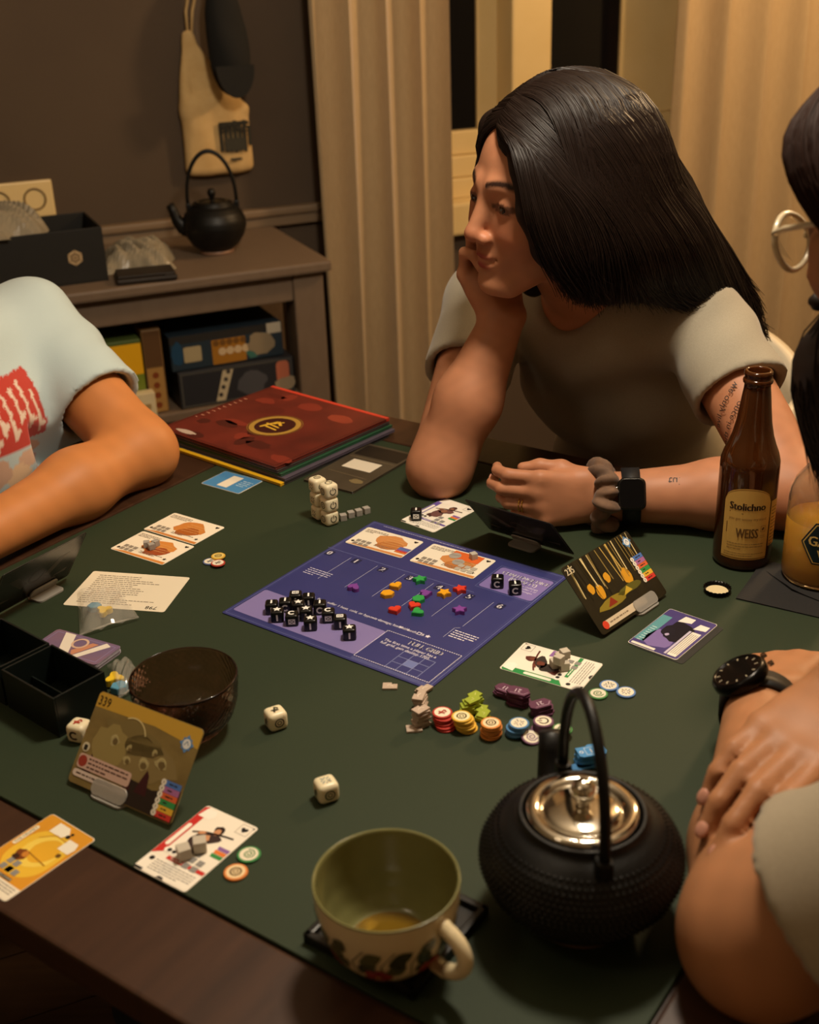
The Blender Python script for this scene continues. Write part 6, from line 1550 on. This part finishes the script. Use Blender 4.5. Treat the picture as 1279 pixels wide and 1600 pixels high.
# scrunchie, watch, ring, tattoos
ax = N(wL-eL); up = N(np.cross(np.cross(ax, V(0, 0, 1)), ax)); sd_ = np.cross(ax, up)
def ringpts(c, r, n, wob=None): return [c + (up*math.cos(2*math.pi*k/n) + sd_*math.sin(2*math.pi*k/n))*(r if wob is None else r*wob[k]) for k in range(n)]
m_vel = mat('brown_velvet', '#7d5d45', .8, sheen=.15, noise=(60, '#4d3a2e', .3, (1, 1, 1)))
sc = thing('scrunchie', 'brown velvet scrunchie round the woman\'s wrist', 'scrunchie')
rgn = random.Random(9); n = 44; c = wL - ax*.001
S = Solid(c-.075, c+.075, .0025)
for k in range(18):
    a = 2*math.pi*k/18; dr = up*math.cos(a) + sd_*math.sin(a); q = c + dr*(.036+.005*rgn.uniform(-1, 1)) + ax*rgn.uniform(-.006, .006); tn = np.cross(ax, dr)
    S.ell(q, (.0165*rgn.uniform(.8, 1.2), .0075, .0135*rgn.uniform(.85, 1.2)), .004, rot=np.stack([ax, N(tn + ax*rgn.uniform(-.5, .5)), dr], 1))
S.cone(c-ax*.02, c+ax*.02, .029, .029, .002, 'sub'); S.cut(V(0, 0, T+.0012), V(0, 0, -1))
S.build('ruffles', m_vel, sc, smooth=2)
wt = thing('wrist_watch', 'black square smart watch on the woman\'s left wrist', 'watch')
cw = wL - ax*.036
MB().tube(ringpts(cw, .0335, 30), .0095, 8, None, 0, True, True, True, 1.0).build('tmp', m_black, wt)
bpy.data.objects.remove(bpy.data.objects['tmp'])
mb = MB(); vs = []; fs = []; n = 40
for i in range(n):
    a = 2*math.pi*i/n; dr = up*math.cos(a)+sd_*math.sin(a)
    for r, x in ((.0325, -.011), (.0352, -.011), (.0352, .011), (.0325, .011)): vs.append(cw + dr*r + ax*x)
for i in range(n):
    for k in range(4): fs.append((i*4+k, i*4+(k+1) % 4, ((i+1) % n)*4+(k+1) % 4, ((i+1) % n)*4+k))
mb.add(vs, fs, None, 0, True).build('strap', mat('watch_strap', '#1b1a1c', .55), wt)
fd = N(V(.05, -.85, .45) - ax*np.dot(V(.05, -.85, .45), ax)); tn = np.cross(ax, fd); cf = cw + fd*.0335
M = Matrix(((ax[0], tn[0], fd[0], cf[0]), (ax[1], tn[1], fd[1], cf[1]), (ax[2], tn[2], fd[2], cf[2]), (0, 0, 0, 1)))
MB().prism(rrect(.033, .039, .008, 6), 0, .0095, M, 0, .0018, True).build('case', mat('watch_case', '#3a3835', .3, metal=.9), wt); MB().prism(rrect(.029, .035, .007, 6), .0092, .0103, M, 0, .0004).build('screen', mat('watch_glass', '#0a0a0c', .08), wt)
MB().lathe([(0, .003), (.0032, .003), (.0035, 0), (0, 0)], 16, M @ TR(.0165, .007, .005, 0, 90)).build('crown_button', m_steel, wt)
rj = hL[2]; a, b = rj[0], rj[1]; c = a*.5+b*.5; dd = N(b-a); q1 = N(np.cross(dd, V(0, 0, 1))); q2 = np.cross(dd, q1)
rn = thing('finger_ring', 'thin gold rings on the woman\'s ring finger', 'ring')
for s in (0, .004): MB().tube([c + dd*s + (q1*math.cos(2*math.pi*k/24) + q2*math.sin(2*math.pi*k/24))*.0098 for k in range(24)], .0009, 6, None, 0, True, False, True).build('band', mat('gold', '#d8a84a', .2, metal=1), rn)
m_tat = mat('tattoo_ink', '#241c1a', .6)
def tattoo(lines, sh, e, rad0, rad1, fdir, parent, size):
    ax_ = N(e-sh); f = N(np.array(fdir)-ax_*np.dot(fdir, ax_)); s = np.cross(ax_, f); ln = np.linalg.norm(e-sh)
    for txt, t0, off, rot in lines:
        v, F = text_mesh(txt); v = (v - [v[:, 0].mean(), .3])*size; ca, sa = math.cos(R(rot)), math.sin(R(rot)); pts = []
        for a, b in v:
            x, y = a*ca - b*sa, a*sa + b*ca; t = t0 - y/ln; rad = rad0 + (rad1-rad0)*t + .0012; an = (x + off)/rad
            p_ = sh + (e-sh)*t; pts.append(p_ + (f*math.cos(an) + s*math.sin(an))*rad)
        MB().add(pts, F).build('tattoo', m_tat, parent)
tattoo([('we only live', .52, -.005, -30), ('once in the', .61, .0, -30), ('whole galaxy', .7, .004, -30), ('of stars', .79, .006, -30)], shL, eL, .0545, .0425, (-.75, -.65, .1), wom, .013)
tattoo([('tuli', .62, .0, 95), ('ne', .42, .004, 95)], eL, wL, .0428, .031, (0, -.6, .8), wom, .014)
# her white chair
ch = thing('chair', 'white rounded chair the woman sits on', 'chair', UV(-.735, 1.72, -T), UA)
m_wht = mat('white_plastic', '#ddd0b6', .4)
mb = MB(); vs = []; fs = []; n = 26; rows = 8
for lay in (0, 1):
    for j in range(rows+1):
        for i in range(n+1):
            a = R(-20 + 165*i/n); z = .45 + .37*j/rows - .06*abs(math.cos(a))**2*(j/rows); r = .215 + .02*j/rows - lay*.02
            vs.append((r*math.cos(a), .02 + r*math.sin(a)*.95, z))
st = (rows+1)*(n+1)
for lay in (0, 1):
    for j in range(rows):
        for i in range(n): q = lay*st+j*(n+1)+i; f = (q, q+1, q+n+2, q+n+1); fs.append(f if not lay else f[::-1])
for i in range(n): q = rows*(n+1)+i; fs.append((q, q+1, q+1+st, q+st))
mb.add(vs, fs, None, 0, True).build('backrest', m_wht, ch); MB().prism(rrect(.44, .42, .1, 6), .42, .455, None, 0, .01).build('seat', m_wht, ch)
for sx in (-1, 1):
    for sy in (-1, 1): MB().tube([(sx*.16, sy*.15, .42), (sx*.2, sy*.19, .0)], [.016, .011], 10).build('leg', m_wht, ch)
# ---------------------------------------------------------------- the man at the left
lm_ = person('man in a pale blue printed T-shirt with his forearm on the table')
f_l = u3; e1_ = Pn(218, 704, .043); w1_ = Pn(-110, 885, .036); s1_ = Qn(44, 515, 1.68); ctr = s1_ - v3*.185
s2_ = ctr - v3*.185; e2_ = UV(-1.27, .44, .05); w2_ = UV(-1.03, .45, .036)
HL = frame(UV(-1.385, .83, .475), (.8, -.56, -.18))
S = Solid((-1.0, .72, T-.02), (-.2, 1.85, T+.62), .0042)
head(S, HL); S.cone(ctr + V(0, 0, .03), HL[:3, 3] - V(0, 0, .05), .06, .055, .03); S.chain([s2_, ctr, s1_], [.06, .07, .06], .03)
S.chain([s1_, e1_], [.056, .046], .02); S.chain([e1_, e1_*.66+w1_*.34, w1_], [.0435, .043, .0275], .03); S.ell(e1_ + V(.012, -.004, -.006), (.034, .034, .032), .02)
S.chain([s2_, e2_], [.056, .046], .02); S.chain([e2_, e2_*.66+w2_*.34, w2_], [.044, .043, .029], .03)
hand(S, w1_, N(w1_-e1_), V(0, 0, -1), 1, [(10, 25, 20)]*4, ([(.8, .6, .2), (.95, .3, .1), (1, .1, .1)], 1)); hand(S, w2_, N(w2_-e2_), V(0, 0, -1), -1, [(10, 25, 20)]*4, ([(.8, .6, .2), (.95, .3, .1), (1, .1, .1)], 1))
bL = lin('#c07c46')
def pl_(vs):
    c = np.tile(bL, (len(vs), 1)); c *= (1 + .05*np.sin(vs[:, 0]*140+vs[:, 2]*90)*np.sin(vs[:, 1]*150))[:, None]; return head_paint(vs, HL, c, bL, lin('#24160e'), lin('#96523e'))
S.build('body', m_skinL, lm_, smooth=2, paint=pl_); eyes(HL, lm_, (0, 1, -.1))
m_tl = mat('blue_jersey', '#9fb0ae', .9, vcol='paint', sheen=.2, bump=('noise', 700, .2, .0008))
S = Solid((-1.05, .9, T-.36), (-.2, 1.95, T+.34), .0045)
pelL = UV(-1.46, .86, -.27); Rb = np.stack([v3, u3, V(0, 0, 1)], 1)
for p_, r_ in ((pelL, (.18, .135, .11)), (UV(-1.44, .87, -.1), (.175, .13, .13)), (UV(-1.40, .88, .08), (.18, .125, .14))): S.ell(p_, r_, .07, rot=Rb)
S.chain([s2_, ctr - V(0, 0, .02), s1_], [.07, .085, .07], .05); S.cone(UV(-1.40, .88, .08), ctr, .12, .08, .06)
for s, e in ((s1_, e1_), (s2_, e2_)):
    S.cone(s, s + (e-s)*.72, .066, .070, .025)
S.ell(ctr + V(0, 0, .07), (.068, .068, .05), .01, 'sub')
ar = N(e1_-s1_)
def wl_(x, y, z):
    a = (x-s1_[0])*ar[0] + (y-s1_[1])*ar[1] + (z-s1_[2])*ar[2]; b = (x*.581+y*.814)
    near = np.exp(-((x-s1_[0]-.08)**2+(y-s1_[1]+.02)**2+(z-s1_[2]+.06)**2)/.02)
    return (.003*np.sin(60*a + 50*z + 3*np.sin(30*x))*near*np.clip((.15-a)/.05, 0, 1) + .0035*np.clip((.12-a)/.05, 0, 1)*np.sin(45*b + 25*z)*np.exp(-((z-T-.1)/.12)**2) + .002*np.sin(35*x - 60*z)).astype(np.float32)
S.field(wl_)
for s, e in ((s1_, e1_), (s2_, e2_)): sleeve_cut(S, s, e, .64, .12); S.cone(s + (e-s)*.56, s + (e-s)*.9, .0565, .0545, .002, 'sub')
def pt_(vs):
    c = np.tile(lin('#b3c4c6'), (len(vs), 1)); u = vs @ u3; v = vs @ v3; z = vs[:, 2]-T; front = u > -1.40
    def reg(m, col): c[m & front] = lin(col)
    a = v - PV0; b = z - PZ0
    reg((a < .0) & (a > -.16) & (b > -.035) & (b < .055), '#b5372a')
    for k in range(9):                                                        # pale drips and letters in the red block
        x0 = -.012 - k*.0165; h0 = -.03 + .03*((k*7) % 5)/5
        reg((np.abs(a-x0) < .0026) & (b > h0) & (b < .03 + .02*((k*3) % 4)/4), '#d9c6b4')
        reg(((a-x0-.006)**2 + (b-h0-.012)**2 < .0045**2), '#d9c6b4')
    reg(((a+.035)**2/.03**2 + (b+.052)**2/.013**2 < 1), '#c9a58c'); reg(((a+.065)**2/.02**2 + (b+.078)**2/.024**2 < 1), '#d8b894'); reg(((a+.02)**2/.016**2 + (b+.075)**2/.011**2 < 1), '#b89088'); reg(((a+.1)**2/.022**2 + (b+.06)**2/.02**2 < 1), '#c4a088')
    return c
pc = Qn(74, 640, 1.52); PV0 = pc @ v3; PZ0 = Qn(40, 640, 1.52)[2]-T-.0
S.build('t_shirt', m_tl, lm_, smooth=2, paint=pt_)
S = Solid((-1.2, .6, -.01), (.1, 1.9, T-.16), .012); S.ell(pelL - V(0, 0, .03), (.18, .14, .1), .05, rot=Rb); legs(S, pelL + v3*.09 - V(0, 0, .02), pelL - v3*.09 - V(0, 0, .02), f_l); S.build('trousers', mat('navy_trousers', '#1b1f28', .85), lm_)
m_hl = mat('brown_hair', '#24150c', .5)
S = Solid(HL[:3, 3]-.16, HL[:3, 3]+.18, .005); S.ell(HL[:3, 3] + HL[:3, :3] @ V(0, -.03, .05), (.082, .098, .084), .02, rot=HL[:3, :3]); S.ell(HL[:3, 3] + HL[:3, :3] @ V(0, .1, -.02), (.07, .07, .09), .01, 'sub', HL[:3, :3]); S.field(lambda x, y, z: .002*np.sin(160*x+90*z)); S.build('hair', m_hl, lm_)
def plain_chair(label, loc, rz, m):
    c = thing('chair', label, 'chair', loc, rz)
    MB().prism(rrect(.42, .42, .05, 5), .43, .455, None, 0, .006).build('seat', m, c)
    for sx in (-1, 1):
        MB().tube([(sx*.18, .18, .43), (sx*.19, .2, 0)], [.018, .014], 10).build('leg', m, c); MB().tube([(sx*.18, -.18, .86), (sx*.18, -.18, .43), (sx*.19, -.2, 0)], [.014, .018, .014], 10).build('leg', m, c)
    for z in (.6, .72, .84): MB().box((0, -.18, z), (.36, .016, .05), None, 0, .004).build('back_slat', m, c)
    return c
plain_chair('dark wooden chair under the man in the blue T-shirt', UV(-1.47, .86, -T), UA - R(90), m_wood)

# ---------------------------------------------------------------- the man at the right
rm = person('bearded man in a beige T-shirt with folded arms at the right')
eA = Pn(1186, 1458, .046); wA = Pn(1186, 1098, .040); shA = UV(-.005, .655, .205); shB = UV(.02, .99, .215); cR = (shA+shB)/2
eB = UV(-.0, 1.17, .05); wB = np.array(P(1330, 1085, .122))
HR = frame(Qn(1462, 338, .90), (-.60, .76, -.30), roll=-4)
S = Solid((.08, .45, T-.02), (.75, 1.2, T+.62), .0036)
Lr = head(S, HR)
S.cone(cR + V(0, 0, .0), Lr(0, -.02, -.06), .062, .056, .03); S.chain([shA, cR, shB], [.06, .07, .06], .03)
S.chain([shA, eA], [.060, .05], .02); S.chain([eA, eA*.7+wA*.3, wA], [.046, .0455, .029], .03); S.ell(eA + V(-.004, -.01, -.008), (.036, .036, .034), .02)
S.chain([shB, eB], [.058, .046], .02); S.chain([eB, eB*.66+wB*.34, wB], [.044, .042, .028], .03)
hA = hand(S, wA, N(Pn(1262, 985, .03)-wA), V(.35, .15, -.9), -1, [(22, 35, 25), (25, 38, 25), (28, 40, 25), (30, 40, 25)], ([(.75, .6, .3), (.95, .3, .2), (1, .1, .2)], 1), 1.0)
hB = hand(S, wB, N(Pn(1112, 1262, .112)-wB), V(.1, .1, -1), 1, [(4, 18, 24), (4, 18, 24), (4, 20, 26), (6, 22, 28)], ([(.8, .6, .1), (.95, .35, .0), (1, .2, .0)], 1), 1.02)
bR = lin('#a9744f')
def pr_(vs):
    c = np.tile(bR, (len(vs), 1)); c *= (1 + .06*np.sin(vs[:, 0]*150+vs[:, 2]*90)*np.sin(vs[:, 1]*160))[:, None]; return head_paint(vs, HR, c, bR, lin('#2a190f'), lin('#9a5a46'))
S.build('body', m_skinR, rm, smooth=2, paint=pr_); eyes(HR, rm, (0, 1, -.1))
for js in hB[:4]: nail('fingernail', js, V(-.3, -.3, .9), rm)
m_tr = mat('beige_jersey', '#a1937c', .9, noise=(500, '#958770', .3, (1, 1, 1)), sheen=.2, bump=('noise', 800, .2, .0008))
S = Solid((.1, .4, T-.36), (.95, 1.3, T+.36), .0045)
pelR = UV(.13, .80, -.27)
for p_, r_ in ((pelR, (.18, .135, .11)), (UV(.11, .80, -.1), (.175, .13, .13)), (UV(.06, .81, .06), (.18, .125, .13))): S.ell(p_, r_, .07, rot=Rb)
S.chain([shA, cR - V(0, 0, .03), shB], [.072, .085, .072], .05); S.cone(UV(.06, .81, .06), cR - V(0, 0, .02), .12, .08, .06)
for s, e, f in ((shA, eA, .75), (shB, eB, .6)):
    S.cone(s, s + (e-s)*(f+.08), .072, .078, .03)
S.ell(cR + V(-.02, .0, .06), (.07, .07, .05), .01, 'sub')
arr = N(eA-shA)
S.field(lambda x, y, z: (.0035*np.sin(48*((x-shA[0])*arr[0]+(y-shA[1])*arr[1]+(z-shA[2])*arr[2]) + 35*z - 20*x) + .002*np.sin(60*y-40*z)).astype(np.float32))
for s, e, f in ((shA, eA, .75), (shB, eB, .6)): sleeve_cut(S, s, e, f, .13); S.cone(s + (e-s)*(f-.09), s + (e-s)*(f+.3), .063, .061, .002, 'sub')
S.build('t_shirt', m_tr, rm, smooth=2)
hc = shA + (eA-shA)*.665; q1 = N(np.cross(arr, V(0, 0, 1))); q2 = np.cross(arr, q1)
S = Solid((-.1, .2, -.01), (1.05, 1.6, T-.16), .012); S.ell(pelR - V(0, 0, .03), (.18, .14, .1), .05, rot=Rb); legs(S, pelR + v3*.09 - V(0, 0, .02), pelR - v3*.09 - V(0, 0, .02), -u3); S.build('trousers', mat('grey_trousers', '#2a2826', .85), rm)
plain_chair('dark wooden chair under the bearded man', UV(.14, .80, -T), UA + R(90), m_wood)
# hair, beard
m_hr = mat('chestnut_hair', '#24120a', .6, spec=.1); m_hrb = mat('chestnut_base', '#241308', .7); m_bd = mat('dark_beard', '#1a0f09', .5)
Rr = HR[:3, :3]; o_r = HR[:3, 3]
def LR(x, y, z): return o_r + Rr @ np.array((x, y, z))
S = Solid(o_r-.24, o_r+.2, .0045)
S.ell(LR(0, -.03, .052), (.085, .102, .088), .02, rot=Rr); S.ell(LR(0, -.06, -.01), (.086, .075, .09), .03, rot=Rr); S.cone(LR(-.062, .05, .06), LR(-.08, .015, -.0), .022, .014, .02); S.cone(LR(.062, .05, .06), LR(.08, .015, -.0), .022, .014, .02); S.cone(LR(0, .06, .1), LR(-.05, .06, .07), .02, .02, .02)
S.ell(LR(0, .1, -.03), (.062, .07, .085), .012, 'sub', Rr)
for s in (-1, 1): S.cone(LR(s*.074, .045, .055), LR(s*.08, .03, .02), .013, .011, .02)
hsr = S; S.build('hair', m_hrb, rm, smooth=3)
gl = []
for k in range(7):
    y0 = .07-.028*k; gl.append([LR(0, y0, .11+.02*math.sin(k*.6)), LR(-.05, y0+.005, .105), LR(-.085, y0-.005, .05), LR(-.088, y0*.6-.02, -.01), LR(-.08, y0*.5-.045, -.07)])
strands('hair_strands', gl, 3800, hsr, m_hr, rm, .0009, .0012, .005, 16, 11, .3, True, 3, .004)['kind'] = 'stuff'
gr2 = [[(q - o_r) @ Rr * V(-1, 1, 1) @ Rr.T + o_r for q in g] for g in gl]
strands('hair_strands', gr2, 1500, hsr, m_hr, rm, .0009, .0012, .005, 14, 12, .3, True, 3, .004)['kind'] = 'stuff'
S = Solid(o_r-.26, o_r+.18, .0045)
for s in (-1, 1): S.cone(LR(s*.066, .012, -.02), LR(s*.056, .03, -.075), .010, .022, .02); S.cone(LR(s*.056, .03, -.075), LR(s*.02, .07, -.115), .024, .03, .02)
S.cone(LR(0, .075, -.105), LR(0, .07, -.175), .034, .022, .03); S.cone(LR(-.03, .05, -.1), LR(-.02, .05, -.17), .03, .018, .03); S.cone(LR(-.025, .092, -.05), LR(.025, .092, -.05), .008, .008, .01)
S.cone(LR(0, .095, -.11), LR(0, .092, -.19), .03, .018, .03); S.cone(LR(-.03, .08, -.1), LR(-.015, .085, -.18), .024, .016, .03)
S.ell(LR(0, .1, -.064), (.02, .02, .008), .004, 'sub', Rr)
bs = S; S.build('beard', m_bd, rm, smooth=2)
bg = []
for k in range(9):
    t = -1 + 2*k/8; bg.append([LR(.066*t, .03+.05*(1-t*t), -.04-.03*(1-abs(t))), LR(.062*t, .04+.06*(1-t*t), -.1), LR(.045*t, .05+.05*(1-t*t), -.165), LR(.03*t, .055+.04*(1-t*t), -.215)])
strands('beard_strands', bg, 2600, bs, m_bd, rm, .0008, .002, .010, 10, 15, .25, True, 3, .009)['kind'] = 'stuff'
# glasses
gs = thing('glasses', 'clear-framed glasses worn by the bearded man', 'glasses'); m_fr = mat('clear_frame', '#d8c7a6', .2, trans=.35, spec=.7)
for s in (-1, 1):
    c = LR(s*.033, .106, .0); X, Yz, Fw = Rr[:, 0], Rr[:, 2], Rr[:, 1]
    pts = [c + X*.026*math.cos(t)*(1+.06*math.cos(2*t)) + Yz*.0225*math.sin(t) - Fw*.006*abs(math.cos(t))*(1 if s*math.cos(t) > 0 else 0) for t in [2*math.pi*k/28 for k in range(28)]]
    MB().tube(pts, .0026, 8, None, 0, True, False, True).build('rim', m_fr, gs)
    MB().add([p for p in pts], [tuple(range(28))]).build('lens', mat('lens_glass', '#e8e4da', .03, trans=1, ior=1.05, alpha=.25), gs)
    MB().tube([LR(s*.06, .1, .008), LR(s*.074, .08, .01), LR(s*.079, .0, .008), LR(s*.077, -.02, -.006), LR(s*.074, -.03, -.022)], .0024, 8).build('temple_arm', m_fr, gs)
MB().tube([LR(-.009, .107, .003), LR(0, .112, .006), LR(.009, .107, .003)], .0022, 8).build('bridge', m_fr, gs)
# watch
axm = N(wA-eA); upm = N(V(-.55, -.25, .8) - axm*np.dot(V(-.55, -.25, .8), axm)); sdm = np.cross(axm, upm); cwm = wA - axm*.012
wm = thing('wrist_watch', 'large round black watch on the bearded man\'s wrist', 'watch'); vs = []; fs = []; n = 40
for i in range(n):
    a = 2*math.pi*i/n; dr = upm*math.cos(a)+sdm*math.sin(a)
    for r, x in ((.0315, -.012), (.0348, -.012), (.0348, .012), (.0315, .012)): vs.append(cwm + dr*r + axm*x)
for i in range(n):
    for k in range(4): fs.append((i*4+k, i*4+(k+1) % 4, ((i+1) % n)*4+(k+1) % 4, ((i+1) % n)*4+k))
MB().add(vs, fs, None, 0, True).build('strap', mat('rubber_strap', '#171514', .5), wm)
cf = cwm + upm*.033; M = Matrix(((axm[0], sdm[0], upm[0], cf[0]), (axm[1], sdm[1], upm[1], cf[1]), (axm[2], sdm[2], upm[2], cf[2]), (0, 0, 0, 1)))
MB().lathe([(0, 0), (.0235, 0), (.025, .002), (.025, .008), (.0225, .0115), (.0205, .0115), (.0205, .0095), (0, .0095)], 48, M).build('case', mat('black_steel', '#191716', .25, metal=.8), wm); MB().lathe([(0, .0105), (.0203, .0105)], 40, M).build('dial_glass', mat('dial_glass', '#15110e', .06), wm)
for k in range(12): MB().box((.0175, 0, .0108), (.003, .0009, .0003), M @ Matrix.Rotation(R(30*k), 4, 'Z')).build('hour_mark', pm('#b8ab90'), wm)
for q in (-.004, .004): MB().box((.027, q*2.4, .006), (.005, .004, .004), M @ Matrix.Rotation(R(70), 4, 'Z'), 0, .001).build('pusher', m_steel, wm)
